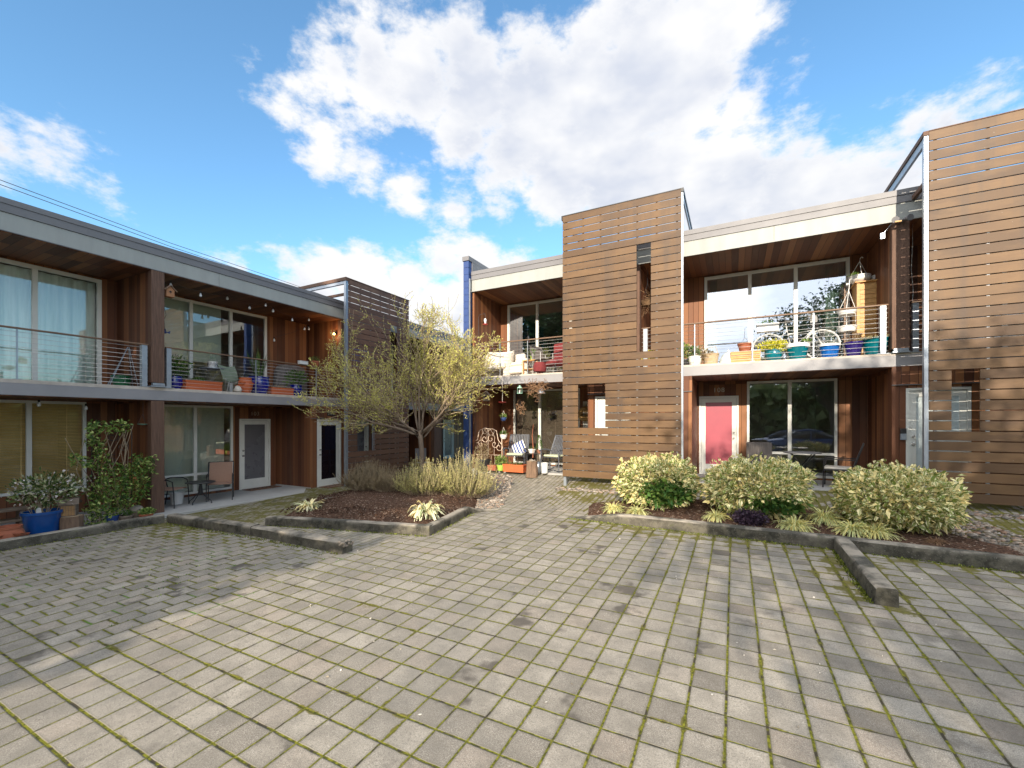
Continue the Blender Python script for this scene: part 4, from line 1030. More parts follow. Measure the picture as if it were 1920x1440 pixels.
# crate
o = empty('wooden_crate', place(L, 353, -.5, LD), 'small pale slatted wooden crate between the blue pot and orange trough', 'crate')
mb = MB()
for k in range(5): mb.box(-.12, .12, -.13, -.118, .02+k*.055, .06+k*.055); mb.box(-.12, .12, .118, .13, .02+k*.055, .06+k*.055); mb.box(.108, .12, -.117, .117, .02+k*.055, .06+k*.055); mb.box(-.12, -.108, -.117, .117, .02+k*.055, .06+k*.055)
mb.build('slats', 'oldwood', o); MB().box(-.1, .1, -.1, .1, 0, .018).build('base', 'oldwood', o)
o = trough(place(L, 379, -.25, LD), .78, .22, .22, 'orange', 'long orange planter trough with a few sprouts under the folding table', group='orange planter troughs on the left balcony')
bush('sprouts', o, (-.1, 0, .24), .16, .07, .05, 160, .05, .018, 'leafgreen')
o = trough(place(L, 526, -.28, LD), .66, .20, .20, 'orange', 'orange planter trough with dried stubs right of the big blue pot', group='orange planter troughs on the left balcony')
bush('sprouts', o, (0, 0, .22), .28, .07, .04, 160, .05, .01, 'paleyellow')
# folding table with zigzag pot and cactus
o = empty('folding_table', place(L, 398, -.75, LD), 'small round metal folding table holding the cactus pot', 'table')
MB().lathe([(1e-5, .60), (.27, .60), (.27, .622), (1e-5, .622)], 28).build('table_top', 'galv', o)
for s2 in (-1, 1):
    MB().tube([(s2*.05, -.24, 0), (s2*.05, .2, .6)], .009, 6).build('leg', 'galv', o); MB().tube([(s2*.07, .24, 0), (s2*.07, -.2, .6)], .009, 6).build('leg', 'galv', o)
o = pot((*place(L, 399, -.75, 0)[:2], LD+.624), .105, .17, 'whitepot', 'white pot with black zigzag stripes and a cactus on the folding table', rb=.10, rim=.008)
mb = MB(); zz = [(.1145*math.cos(a), .1145*math.sin(a), .085+.02*((i % 2)*2-1)) for i, a in enumerate(np.linspace(0, 6.283, 25))]
mb.tube(zz, .005, 4); mb.tube([(x, y, z+.035) for x, y, z in zz], .003, 4); mb.build('zigzag_band', 'black', o)
mb = MB()
for (a, b, h_) in ((0, 0, .24), (.045, .03, .18), (-.05, .02, .15), (.01, -.05, .2), (-.02, .055, .12)):
    mb.tube([(a, b, .13), (a, b, .13+h_*.9), (a, b, .13+h_)], [.017, .019, .008], 8)
mb.build('cactus', 'olive', o, smooth=True)
# sling chair
o = empty('folding_chair', place(L, 425, -.62, LD), 'folding sling chair with crossed white legs and sage fabric', 'chair', rz=rad(20)); o.scale = (1, 1, .80)
mb = MB()
pts = []
for i in range(9):
    for j in range(5):
        a = -1+2*i/8; b = j/4
        pts.append((.06+.26*b-.34*b*b+(-.20 if b < .01 else 0)*0, a*(.22+.07*b), .36+.50*b*b+.06*a*a-.04*(1-b)))
mb.add(pts, [(i*5+j, i*5+j+1, (i+1)*5+j+1, (i+1)*5+j) for i in range(8) for j in range(4)])
mb.build('sling', 'olive', o, smooth=True)
for (p, q) in (((.25, -.28, 0), (-.1, .30, .86)), ((.25, .28, 0), (-.1, -.30, .86)), ((-.3, -.26, 0), (.2, .25, .42)), ((-.3, .26, 0), (.2, -.25, .42))):
    MB().tube([p, q], .011, 6).build('leg', 'cable', o)
# strawberry pot
def strawberry(loc, r, h, label, mat='orange'):
    o = empty('strawberry_pot', loc, label, 'plant pot')
    potmesh(MB(), r*.62, r*.8, h, .04, r*.3).build('pot', mat, o, smooth=True)
    MB().lathe([(r*.72, h-.06), (1e-5, h-.05)], 18).build('soil', 'soilpot', o)
    for k in range(5):
        a = k*1.257+.4; z = h*(.45 if k % 2 else .62); c = (math.cos(a)*r*.98, math.sin(a)*r*.98, z)
        mb = MB(); mb.lathe([(.02, -.05), (.055, -.01), (.07, .02), (.058, .02), (.03, -.005)], 12, c); mb.build('pocket', mat, o, smooth=True)
    return o
strawberry(place(L, 460, -.28, LD), .17, .40, 'orange clay strawberry pot with side pockets on the left balcony')
o = empty('ceramic_jar', place(L, 446, -.16, LD), 'small pale round jar lying by the orange strawberry pot', 'jar')
MB().lathe([(.03, 0), (.08, .03), (.09, .08), (.06, .14), (.04, .15), (.045, .17)], 18).build('jar_body', 'cream', o, smooth=True)
o = pot(place(L, 485, -.34, LD), .24, .46, 'blueglaze', 'large cobalt blue pot holding a tall spiky grass', belly=.05, rb=.17, group=GB)
n = 46; a = RNG.uniform(0, 6.28, n); P_ = np.stack([np.cos(a)*.06, np.sin(a)*.06, np.full(n, .42)], 1); D_ = np.stack([np.cos(a)*.28, np.sin(a)*.28, np.ones(n)], 1)
blades('grass', P_, D_, RNG.uniform(.5, 1.0, n), .016, 'leafgreen', o, bend=.12)
o = pot(place(L, 555, -.35, LD), .16, .33, 'blueglaze', 'smaller cobalt blue pot with broad green leaves at the far end of the balcony', belly=.03, group=GB)
bush('foliage', o, (0, 0, .50), .30, .28, .24, 260, .11, .05, 'leafgreen'); stems('stem', o, 8, .14, .4)
# covered grill
o = empty('covered_grill', place(L, 545, -1.15, LD), 'barbecue grill under a wrinkled grey cover at the back of the balcony', 'grill')
mb = MB(); k = 28; vs = []
for (r, z) in ((.42, .02), (.40, .4), (.38, .8), (.33, .93), (.20, .99), (.001, 1.0)):
    for j in range(k):
        t_ = 2*math.pi*j/k; q = r*(1+.07*math.sin(j*2.3+z*4)*(1-z*.6)); vs.append((q*math.cos(t_)*.75, q*math.sin(t_)*1.3, z+.02*math.sin(j*1.7)))
mb.add(vs, [(i*k+j, i*k+(j+1) % k, (i+1)*k+(j+1) % k, (i+1)*k+j) for i in range(5) for j in range(k)]); mb.build('cover', 'wicker', o, smooth=True)
o = empty('white_box', place(L, 568, .0, LD+.91), 'small white box sitting on the railing end of the left balcony', 'box')
MB().box(-.06, .06, -.13, .13, 0, .09).build('box_body', 'bucket', o, bevel=.008); MB().box(-.064, .064, -.134, .134, .091, .102).build('box_lid', 'bucket', o, bevel=.003)
o = pot((*place(L, 591, -.1, 0)[:2], LD+.93), .13, .14, 'terra', 'small terracotta pot hooked on the railing behind the tree twigs')
bush('foliage', o, (0, 0, .2), .12, .12, .08, 90, .05, .02, 'leafgreen')
# bucket and easel on the curtained balcony
o = empty('green_bucket', place(L, 228, -.7, LD), 'dark green bucket on the curtained balcony', 'bucket')
potmesh(MB(), .13, .17, .25, .02).build('bucket_body', 'green', o, smooth=True)
MB().tube([(-.17, 0, .22), (-.15, 0, .1), (0, .02, -.0+.06), (.15, 0, .1), (.17, 0, .22)], .005, 5).build('handle', 'galv', o)
o = empty('drying_rack', place(L, 236, -.55, LD), 'thin grey metal a-frame rack leaning over the green bucket', 'rack')
for (a, b) in (((0, -.28, 0), (-.05, .05, .88)), ((0, .22, 0), (-.05, .07, .88)), ((-.2, -.25, 0), (-.06, .05, .86)), ((-.2, .2, 0), (-.06, .07, .86))):
    MB().tube([a, b], .009, 6).build('leg', 'galv', o)
MB().tube([(-.01, -.2, .22), (-.01, .17, .22)], .006, 5).build('crossbar', 'galv', o)
M['birdwood'] = simple('rough_orange_wood', (.42, .20, .09), (.24, .11, .055), 6, .85, stretch=(2, 2, 9), bump=.4)
# birdhouse on the post
def birdhouse(loc, label, mat='birdwood', roofm='stump', s=1.0, hang=0.0, rz=0.0):
    o = empty('birdhouse', loc, label, 'birdhouse', rz=rz)
    b = MB(); b.prism([(-.09*s, -.08*s, 0), (.09*s, -.08*s, 0), (.09*s, -.08*s, .18*s), (0, -.08*s, .27*s), (-.09*s, -.08*s, .18*s)], (0, .16*s, 0)); b.build('house_body', mat, o)
    r = MB(); r.bar((-.14*s, .0, .155*s), (.004, .0, .30*s), .22*s, .016, up=(1, 0, -1) if False else (0, 0, 1)); r.bar((.14*s, .0, .155*s), (-.004, .0, .30*s), .22*s, .016, up=(0, 0, 1)); r.build('roof', roofm, o)
    MB().tube([(0, -.081*s, .13*s), (0, -.086*s, .13*s)], .026*s, 14).build('entrance', 'dark', o)
    MB().tube([(0, -.08*s, .075*s), (0, -.13*s, .075*s)], .006, 6).build('perch', 'twig', o)
    if hang: MB().tube([(0, 0, .29*s), (0, 0, .29*s+hang)], .003, 5).build('cord', 'wire', o)
    return o
birdhouse(tuple(L.P(4.89, -.06, 2.76)), 'rough orange wooden birdhouse fixed to the balcony post', s=.85, rz=rad(90))
o = empty('hanging_bird_ornament', tuple(L.P(5.02, -.55, 2.05)), 'dark blue bird ornament hanging on a twisted wire', 'ornament')
MB().tube([(0, 0, .55), (.02, .02, .4), (-.02, 0, .3), (.01, 0, .15), (0, 0, .05)], .004, 5).build('wire_hook', 'wire', o)
mb = MB(); mb.sphere((0, 0, 0), .045, 10, 6, .7); mb.prism([(0, .03, 0), (0, .11, .05), (0, .10, -.02)], (.01, 0, 0)); mb.prism([(0, -.03, .02), (.08, -.02, .07), (.03, .02, .01)], (0, 0, .008)); mb.build('bird', 'bluepaint', o)
# string light bulbs
def bulb(p, label=None, group='string light bulbs under the left roof', drop=.05):
    o = empty('string_light', p, label or 'clear glass string light bulb', 'light bulb', group)
    MB().tube([(0, 0, .0), (0, 0, .045)], .016, 8).build('socket', 'black', o)
    MB().lathe([(.012, 0), (.022, -.02), (.032, -.05), (.026, -.078), (1e-5, -.09)], 12).build('bulb', 'bulbglass', o, smooth=True)
    return o
bl = [(320, 534, -.3, 'nearest the birdhouse'), (376, 553, -.3, 'second from the birdhouse'), (426, 559, -.5, 'third from the birdhouse'), (468, 577, -.5, 'over the tall spiky grass'), (498, 572, -.25, 'under the roof edge right of the balcony windows'), (512, 583, -.4, 'just right of the balcony windows'), (548, 600, -.4, 'halfway along the dark wall'), (579, 600, -.6, 'high in the dark corner'), (571, 617, -.9, 'low in the dark corner, left one'), (579, 617, -.9, 'low in the dark corner, right one'), (514, 638, -1.5, 'lowest on the cedar wall beside the windows')]
cur = []
for (x, y, ww, lb) in bl:
    u, z = L.uz(x, y-3, ww); p = L.P(u, ww, z); bulb(tuple(p), 'clear string light bulb '+lb); cur.append(p+Vector((0, 0, .045)))
mb = MB()
for a, b in zip(cur[:-1], cur[1:]): mb.tube([a, (a+b)/2-Vector((0, 0, .04)), b], .0035, 4)
mb.build('light_string_cable', 'wire', label='black cable linking the string bulbs on the left balcony', cat='cable')
for (x, y, lb) in ((73, 758, 'over the bamboo blinds, nearer the photo edge'), (161, 765, 'over the trellis, at the window edge')):
    u, z = L.uz(x, y-4, -.7); bulb(tuple(L.P(u, -.7, z)), 'string light bulb under the left slab '+lb, group='bulbs under the left balcony slab')
# --- left lower patio
def sling_chair(loc, rz, label, mat='canvas'):
    o = empty('patio_chair', loc, label, 'chair', 'tan sling chairs on the left patio', rz=rz)
    # faces +x
    mb = MB(); vs = []
    for i in range(7):
        f = i/6; vs += [(-.22-.13*f+.03*math.sin(3.1*f), -.25, .42+.50*f), (-.22-.13*f+.03*math.sin(3.1*f), .25, .42+.50*f)]
    mb.add(vs, [(2*i, 2*i+1, 2*i+3, 2*i+2) for i in range(6)]); mb.build('backrest', mat, o, smooth=True)
    mb = MB(); mb.box(-.24, .24, -.25, .25, .405, .42); mb.build('seat', mat, o, bevel=.005)
    for s2 in (-1, 1):
        y = s2*.27
        MB().tube([(.26, y, 0), (.25, y, .35), (.22, y, .60), (.12, y, .645), (-.15, y, .64), (-.27, y, .60)], .013, 8).build('arm', 'black', o, smooth=True)
        MB().tube([(-.26, y, 0), (-.2, y, .40), (-.27, y, .62), (-.36, y, .93)], .013, 8).build('leg', 'black', o, smooth=True)
        MB().tube([(.25, y, .38), (-.2, y, .40)], .010, 6).build('seat_rail', 'black', o)
    MB().tube([(-.36, -.27, .93), (-.36, .27, .93)], .012, 6).build('top_rail', 'black', o)
    return o
def on(fac_w, px, floor): return place(L, px, fac_w, floor)
sling_chair(place(L, 413, -.55, LF), rad(-32), 'tan sling chair with curved black arms beside the round table')
sling_chair(place(L, 318, -.62, LF), rad(35), 'black armed sling chair mostly hidden by the patio post')
o = empty('round_patio_table', place(L, 376, -.42, LF), 'small round black patio table with four curved legs', 'table')
MB().lathe([(1e-5, .50), (.30, .50), (.31, .512), (.30, .525), (1e-5, .525)], 32).build('table_top', 'black', o)
MB().lathe([(.03, .2), (.03, .5)], 12).build('column', 'black', o)
for k in range(4):
    a = k*math.pi/2+.5; c_, s2 = math.cos(a), math.sin(a)
    MB().tube([(c_*.03, s2*.03, .42), (c_*.05, s2*.05, .25), (c_*.20, s2*.20, .10), (c_*.26, s2*.26, .06), (c_*.27, s2*.27, 0)], .011, 7).build('leg', 'black', o, smooth=True)
o = empty('white_bucket', place(L, 332, -.85, LF), 'white plastic bucket behind the black chair arm', 'bucket')
potmesh(MB(), .115, .14, .27, .015).build('bucket_body', 'bucket', o, smooth=True)
def doormat(p, sx, sy, rz, label):
    o = empty('doormat', p, label, 'doormat', 'brown coir doormats', rz=rz)
    MB().box(-sx/2, sx/2, -sy/2, sy/2, .001, .018).build('mat_body', 'mat_', o, bevel=.004)
    mb = MB()
    for k in range(-3, 4): mb.torus((0, k*sy*.13, .019), .035, .006, n=12, m=4)
    mb.build('pattern', 'black', o)
doormat(tuple(L.P(7.8, -1.32, LF)), .42, .95, 0, 'brown doormat with dark swirls before the grey door')
doormat((*L.P(9.05, .32, 0)[:2], gz(-10.8, 9.05)+.004), .42, .85, 0, 'plain brown doormat before the dark glass door under the tower')
# hanging tray feeder
u, z = L.uz(268, 795, -.25); p = L.P(u, -.25, z)
o = empty('hanging_tray_feeder', tuple(p), 'small green tray feeder hanging from three wires', 'bird feeder')
MB().lathe([(.02, -.025), (.085, -.012), (.10, .005), (.09, .005), (1e-5, -.01)], 20).build('tray', 'mint', o, smooth=True)
for k in range(3):
    a = k*2.094; MB().tube([(math.cos(a)*.09, math.sin(a)*.09, 0), (0, 0, .22)], .003, 4).build('wire', 'wire', o)
MB().tube([(0, 0, .22), (.02, 0, .25), (0, 0, .28), (0, 0, .45-z if False else .455-z)], .003, 5).build('hook', 'wire', o)
# blue pot with white blossoms
wl = .25
o = pot((-10.92, 2.87, gz(-10.9, 2.9)), .255, .49, 'bluepot', 'big blue pot with a white flowering shrub behind the dark kerb', rb=.20, rim=.05, name='flower_pot')
bush('foliage', o, (-.05, .08, .84), .42, .50, .30, 900, .085, .032, 'pierisleaf'); bush('blossom', o, (-.02, .12, .86), .44, .56, .30, 330, .045, .04, 'whiteflower')
stems('stem', o, 16, .35, .85, base_r=.08, th=.008)
MB().prism([(.1, .22, .46), (.12, .30, .62), (.10, .32, .46)], (.006, 0, 0)).build('plant_tag', 'whitepot', o)
MB().prism([(.16, -.12, .44), (.16, -.05, .44), (.16, -.05, .56), (.16, -.12, .58)], (.006, 0, 0)).build('plant_tag', 'whitepot', o)
strawberry((-10.72, 2.42, gz(-10.7, 2.3)), .19, .34, 'terracotta strawberry pot with side pockets at the left edge', 'terra')
# log stump with insect house
def stump(loc, r, h, label, mat='stump', n=20):
    o = empty('log_stump', loc, label, 'log'); mb = MB(); pr = []
    vs = []; 
    for k in range(6):
        z = h*k/5
        for j in range(n):
            q = r*(1+.10*math.sin(j*2.1)+.05*math.sin(j*5.3+k)+(.12*(1-z/h)**2)); vs.append((q*math.cos(6.283*j/n), q*math.sin(6.283*j/n), z))
    mb.add(vs, [(i*n+j, i*n+(j+1) % n, (i+1)*n+(j+1) % n, (i+1)*n+j) for i in range(5) for j in range(n)]); mb.build('bark', mat, o, smooth=True)
    MB().lathe([(r*.98, h-.004), (1e-5, h+.004)], n).build('cut_top', 'logtop', o)
    return o
stump((-10.78, 3.20, gz(-10.7, 3.2)), .15, .34, 'short cut log standing behind the dark kerb')
o = empty('insect_house', (-10.80, 3.18, gz(-10.7, 3.2)+.342), 'little grey insect house with a mesh front on top of the log', 'insect house', rz=rad(60))
MB().prism([(-.105, -.08, 0), (.105, -.08, 0), (.105, -.08, .21), (-.105, -.08, .21)], (0, .16, 0)).build('house_body', 'oldwood', o)
mb = MB(); mb.prism([(-.15, -.12, .215), (.15, -.12, .215), (.13, .0, .32), (-.13, .0, .32)], (0, .012, .012)); mb.prism([(-.15, .12, .215), (.15, .12, .215), (.13, .0, .325), (-.13, .0, .325)], (0, -.012, .012)); mb.build('roof', 'oldwood', o)
mb = MB()
for i in range(9):
    for j in range(8): mb.tube([(-.08+i*.02, -.082, .025+j*.022), (-.08+i*.02, -.09, .025+j*.022)], .0075, 6)
mb.build('reed_tubes', 'pine', o)
# low pots and boards behind the kerb
GL = 'small pots under the trellis'
def gpt(x, y): return (x, y, gz(x, y)+.002)
o = pot(gpt(-10.62, 4.26), .11, .17, 'terra', 'terracotta pot with bright green seedlings at the post foot', rb=.10, group=GL); bush('foliage', o, (0, 0, .21), .13, .13, .06, 360, .045, .028, 'vine')
o = pot(gpt(-10.95, 4.22), .12, .2, 'oldwood', 'dull brown pot holding a round grey stone', rb=.1, group=GL); MB().sphere((0, 0, .24), .12, 16, 10, .7).build('stone', 'pebble', o, smooth=True)
o = pot(gpt(-10.85, 4.02), .11, .17, 'oldwood', 'grey brown pot behind the wire basket', group=GL); bush('foliage', o, (0, 0, .2), .1, .1, .05, 90, .05, .02, 'leafgreen')
o = pot(gpt(-10.9, 3.98+.0-.16), .10, .2, 'bluepaint', 'small navy pot with a pale saucer under the trellis', group=GL); MB().lathe([(.09, -.0), (.12, .02), (.1, .02)], 18).build('saucer', 'whitepot', o)
bush('foliage', o, (0, 0, .24), .1, .1, .08, 100, .06, .03, 'vine')
for i, (a, b, lb) in enumerate((((-10.66, 3.80), (-10.50, 4.2), 'old grey board edging nearest the post'), ((-10.84, 3.15+.6), (-10.62, 3.78), 'old board edging beside the log'))):
    p = Vector((*a, gz(*a)+.06)); q = Vector((*b, gz(*b)+.06)); MB().bar(p, q, .03, .12, up=(0, 0, 1)).build('edging_board', 'oldwood', label=lb, cat='board', group='old edging boards', bevel=.004)
o = empty('plank_bench', (-11.75, 2.35, LF), 'low dark plank bench under the blind window', 'bench')
for k in range(2): MB().box(-.14, .14, -1.2, .55, .36-k*.2, .40-k*.2).build('plank', 'oldwood', o, bevel=.004)
for y in (-1.1, .45): MB().box(-.12, .12, y-.03, y+.03, 0, .355).build('leg', 'oldwood', o)
# trellis with climbing vine
TX, T0, T1 = -10.95, 3.92-.0, 4.58
u0 = onX(172, 800, TX).y; u1 = onX(247, 800, TX).y; zt = onX(172, 797, TX).z; zb_ = gz(TX, 4.2)
o = empty('iron_trellis', (TX, (u0+u1)/2, zb_), 'rusty scroll iron trellis standing behind the kerb', 'trellis')
hw = (u1-u0)/2; H = zt-zb_
for s2 in (-1, 1): MB().tube([(0, s2*hw, 0), (0, s2*hw, H*.9), (0, s2*hw*.96, H*.98), (0, s2*hw*.8, H)], .008, 6).build('upright', 'black', o)
MB().tube([(0, -hw*.8, H), (0, hw*.8, H)], .008, 6).build('top_bar', 'black', o)
for z in (.12, .35, .62): MB().tube([(0, -hw, H*z), (0, hw, H*z)], .006, 5).build('cross_bar', 'black', o)
def scroll(mb, c, r, turns, ph, flip, rr=.006, plane='yz'):
    pts = []
    for i in range(26):
        f = i/25; a = ph+flip*turns*6.283*f; q = r*(1-.8*f); y, z = c[1]+q*math.cos(a), c[2]+q*math.sin(a)
        pts.append((c[0], y, z) if plane == 'yz' else (c[1]+q*math.cos(a), c[0], z))
    mb.tube(pts, rr, 5)
mb = MB()
for (y, z, f) in ((-.5, .78, 1), (.5, .78, -1), (-.45, .5, -1), (.45, .5, 1), (0, .65, 1), (0, .88, -1)): scroll(mb, (0, y*hw, z*H), hw*.36, 1.1, 1.2, f)
mb.build('scrollwork', 'black', o)
n = 5600; yy = RNG.uniform(-2.1, 2.2, n); zz = RNG.random(n)
dens = []
for i in range(n):
    y, z = yy[i], zz[i]
    lowc = ((y-.4)/1.45)**2+((z-.36)/.22)**2 < 1
    colm = abs(y+.75+.25*math.sin(z*9)) < .33 and z < 1.0
    topb = z > .88 and -.9 < y < .8
    arm = abs(z-.60-.06*(-y-1.0)) < .05 and y < -.6 and y > -2.0
    armr = abs(z-(.62-.03*y)) < .09 and 1.0 < y < 2.2
    low2 = abs(y+.75) < .5 and z < .35
    dens.append(lowc*.95 or colm*.9 or topb*.55 or arm*.9 or armr*.9 or low2*.8)
keep = RNG.random(n) < np.array(dens, float)
P_ = np.stack([RNG.normal(size=n)*.09+.04, yy*hw*1.0, zz*H*1.04], 1)[keep]
D_ = RNG.normal(size=P_.shape); D_[:, 0] += 1.0; D_[:, 2] += .2
vt = empty('climbing_vine', (TX, (u0+u1)/2, zb_), 'glossy green climbing vine sprawling over the iron trellis', 'climbing plant')
leaves('foliage', P_, D_, RNG.uniform(.05, .09, len(P_)), RNG.uniform(.026, .045, len(P_)), 'vine', vt)
mb = MB()
for k in range(16):
    y = random.uniform(-.7, .6)*hw; pts = [(.02, y*.6-.15, 0)]
    for i in range(1, 6): y += random.uniform(-.16, .16); pts.append((random.uniform(0, .06), y, H*i/5*random.uniform(.85, 1)))
    mb.tube(pts, .005, 4)
mb.build('stem', 'twig', vt)
# far end of the left wing: grey chair and small things
o = empty('patio_chair', (-10.2, 12.35, -1.95), 'grey backed metal chair beyond the slatted tower beside the tree trunk', 'chair', rz=rad(-20))
MB().box(-.02, .0, -.22, .22, .55, .95).build('backrest', 'cap', o)
MB().box(0, .42, -.22, .22, .43, .45).build('seat', 'cap', o)
for (x, y) in ((0, -.22), (0, .22), (.42, -.22), (.42, .22)): MB().tube([(x, y, 0), (x-.02*(x < .1), y, .95 if x < .1 else .44)], .012, 6).build('leg', 'galv', o)

# ================================================================ right building: middle unit
# hummingbird feeder
u, z = R.uz(910, 608, -.2)
o = empty('hummingbird_feeder', tuple(R.P(u, -.2, z)), 'red hummingbird feeder hanging from a tall shepherd hook on the middle balcony', 'bird feeder')
MB().lathe([(.03, -.03), (.075, -.02), (.08, 0), (.05, .015), (.02, .02)], 18).build('dish', 'redlantern', o, smooth=True)
MB().lathe([(.02, .02), (.03, .05), (.045, .12), (.03, .16), (.012, .18)], 14).build('bottle', 'bulbglass', o, smooth=True)
u2, z2 = R.uz(897, 640, -.2)
MB().tube([(u2-u, 0, RD-z), (u2-u, 0, .22), (u2-u+.03, 0, .30), (-.03, 0, .33), (0, 0, .28), (0, 0, .18)], .005, 6).build('hook', 'wire', o)
# wicker chair, sofa cushion, tables, red chair
u, _ = R.uz(932, 660, -.35)
o = empty('wicker_armchair', tuple(R.P(u, -.45, RD)), 'large white wicker armchair behind the balcony cables', 'armchair')
mb = MB(); vs = []; n = 17
for i in range(n):
    a = -2.4+4.8*i/(n-1)
    for j, (r, z) in enumerate(((.36, 0), (.40, .3), (.44, .62), (.43, .66), (.40, .62), (.36, .3))):
        k = (1 if abs(a) > 1.2 else 1.25); vs.append((r*math.sin(a)*1.15, r*math.cos(a)*.9, z*k))
mb.add(vs, [(i*6+j, i*6+j+1, (i+1)*6+j+1, (i+1)*6+j) for i in range(n-1) for j in range(5)]); mb.build('wicker_shell', 'whitewick', o, smooth=True) if 'whitewick' in M else None
M['whitewick'] = simple('white_wicker', (.80, .74, .64), (.50, .44, .36), 45, .8, stretch=(1, 1, .5), bump=.6)
mb.build('wicker_shell', 'whitewick', o, smooth=True)
MB().box(-.36, .36, -.32, .28, .22, .40).build('seat_cushion', 'cream', o, bevel=.04)
u, _ = R.uz(980, 680, -.5)
o = empty('cushioned_armchair', tuple(R.P(u-.12, -.65, RD)), 'low armchair with pale cushions beside the small wooden table', 'armchair', rz=rad(-10))
MB().box(-.38, .30, -.32, .32, .08, .30).build('seat', 'whitewick', o, bevel=.03)
MB().box(-.34, .20, -.30, .22, .305, .42).build('seat_cushion', 'cream', o, bevel=.04)
MB().box(-.36, .10, .0, .16, .36, .72).build('back_cushion', 'cream', o, bevel=.05)
MB().lathe([(.1, 0), (.1, .5)], 14, (.30, -.22, 0)).build('arm', 'whitewick', o); 
u, _ = R.uz(998, 690, -.35)
o = empty('side_table', tuple(R.P(u, -.38, RD)), 'small square wooden side table on the middle balcony', 'table')
MB().box(-.24, .24, -.2, .2, .40, .425).build('table_top', 'pine', o, bevel=.004); MB().box(-.22, .22, -.18, .18, .16, .18).build('shelf', 'pine', o)
for (x, y) in ((-.22, -.18), (.22, -.18), (-.22, .18), (.22, .18)): MB().box(x-.015, x+.015, y-.015, y+.015, 0, .398).build('leg', 'pine', o)
o = pot(tuple(R.P(u, -.36, RD+.427)), .055, .13, 'lime', 'pale yellow green pot with an upright leaf on the side table', rb=.045, rim=.008)
bush('foliage', o, (0, 0, .2), .04, .04, .12, 60, .1, .02, 'leafgreen', up=1.5)
u, _ = R.uz(1040, 670, -.5)
o = empty('red_lounge_chair', tuple(R.P(u, -.6, RD)), 'red lounge chair with a striped throw behind the cables', 'armchair', rz=rad(-20))
mb = MB(); mb.box(-.30, .30, .20, .34, .25, .95); mb.build('backrest', 'redfab', o, bevel=.04)
MB().box(-.30, .30, -.36, .20, .25, .40).build('seat', 'redfab', o, bevel=.04)
mb = MB(); n = 12; vs = []
for i in range(n): f = i/(n-1); vs += [(-.32+.01*math.sin(i), -.40+.62*f, .42+.02*math.sin(i*1.3)), (.02, -.38+.62*f, .43+.02*math.sin(i*2))]
mb.add(vs, [(2*i, 2*i+1, 2*i+3, 2*i+2) for i in range(n-1)]); mb.build('throw', 'cream', o, smooth=True)
for (x, y) in ((-.28, -.34), (.28, -.34), (-.28, .3), (.28, .3)): MB().tube([(x, y, 0), (x, y, .25)], .02, 8).build('leg', 'black', o)
MB().lathe([(.0001, .0), (.17, .05), (.19, .2), (.15, .3), (1e-4, .32)], 16, (-.05, -.62, 0)).build('pouf', 'redfab', o, smooth=True)
u, _ = R.uz(1033, 620, -.3)
o = empty('folding_balcony_chair', tuple(R.P(R.uz(1016, 660, -.25)[0], -.32, RD)), 'grey metal sling chair in front of the red lounge chair', 'chair', rz=rad(60))
MB().box(-.22, .22, -.22, .22, .40, .42).build('seat', 'wicker', o); MB().bar((0, .22, .42), (0, .36, .85), .44, .02, up=(0, 1, 0)).build('backrest', 'wicker', o)
for (x, y) in ((-.22, -.2), (.22, -.2), (-.22, .2), (.22, .2)): MB().tube([(x, y, 0), (x, y*.9, .42), (x, y*.9, .6)], .011, 6).build('leg', 'cable', o)
# --- middle patio
pk = lambda px, w: tuple(R.P(R.uz(px, HY, w)[0], w, RF))
# things hung under the middle slab
def hangat(px, py, w): u, z = R.uz(px, py, w); return tuple(R.P(u, w, z))
p = hangat(912, 752, .12); birdhouse(p, 'weathered grey birdhouse hanging under the middle balcony', 'oldwood', 'oldwood', .95, hang=1.07-.29*.95-p[2] if 1.07-.29*.95-p[2] > 0 else .05, rz=rad(15))
p = hangat(974.5, 738, -.1)
o = empty('hanging_lantern', p, 'mint green lantern hanging under the middle balcony', 'lantern')
MB().lathe([(.085, 0), (.085, .015), (.07, .015)], 8).build('lantern_base', 'mint', o); MB().lathe([(.08, .16), (.06, .19), (.03, .20), (.03, .23), (.012, .24)], 8).build('lantern_top', 'mint', o)
for k in range(6): a = k*1.047; MB().tube([(math.cos(a)*.072, math.sin(a)*.072, .01), (math.cos(a)*.072, math.sin(a)*.072, .165)], .005, 5).build('bar', 'mint', o)
MB().lathe([(.02, .015), (.02, .10)], 10).build('candle', 'whitepot', o); MB().tube([(0, 0, .24), (0, 0, 1.07-p[2])], .003, 4).build('cord', 'wire', o)
p = hangat(1015, 738, -.1)
o = empty('hanging_bell', p, 'galvanised bell shade hanging with dried vine', 'bell')
MB().lathe([(.12, 0), (.11, .02), (.05, .16), (.03, .18)], 20).build('bell_body', 'galv', o, smooth=True); MB().tube([(0, 0, .18), (0, 0, 1.07-p[2])], .004, 4).build('cord', 'wire', o)
def tangle(name, parent, c, R_, n, mat='wreath', th=.006, sq=(1, 1, 1)):
    mb = MB()
    for _ in range(n):
        a = Vector([random.gauss(0, 1)*R_*.55*sq[k] for k in range(3)]); pts = [a]
        for _ in range(4): a = a+Vector([random.gauss(0, 1)*R_*.4*sq[k] for k in range(3)]); pts.append(a)
        mb.tube([Vector(c)+q for q in pts], th*random.uniform(.5, 1), 4)
    return mb.build(name, mat, parent)
p = hangat(1010, 727, .04); o = empty('dried_vine_garland', p, 'dried vine garland twisted along the slab edge by the bell', 'garland'); tangle('vine_strands', o, (-.1, 0, 0), .17, 60, sq=(1.4, .4, .9))
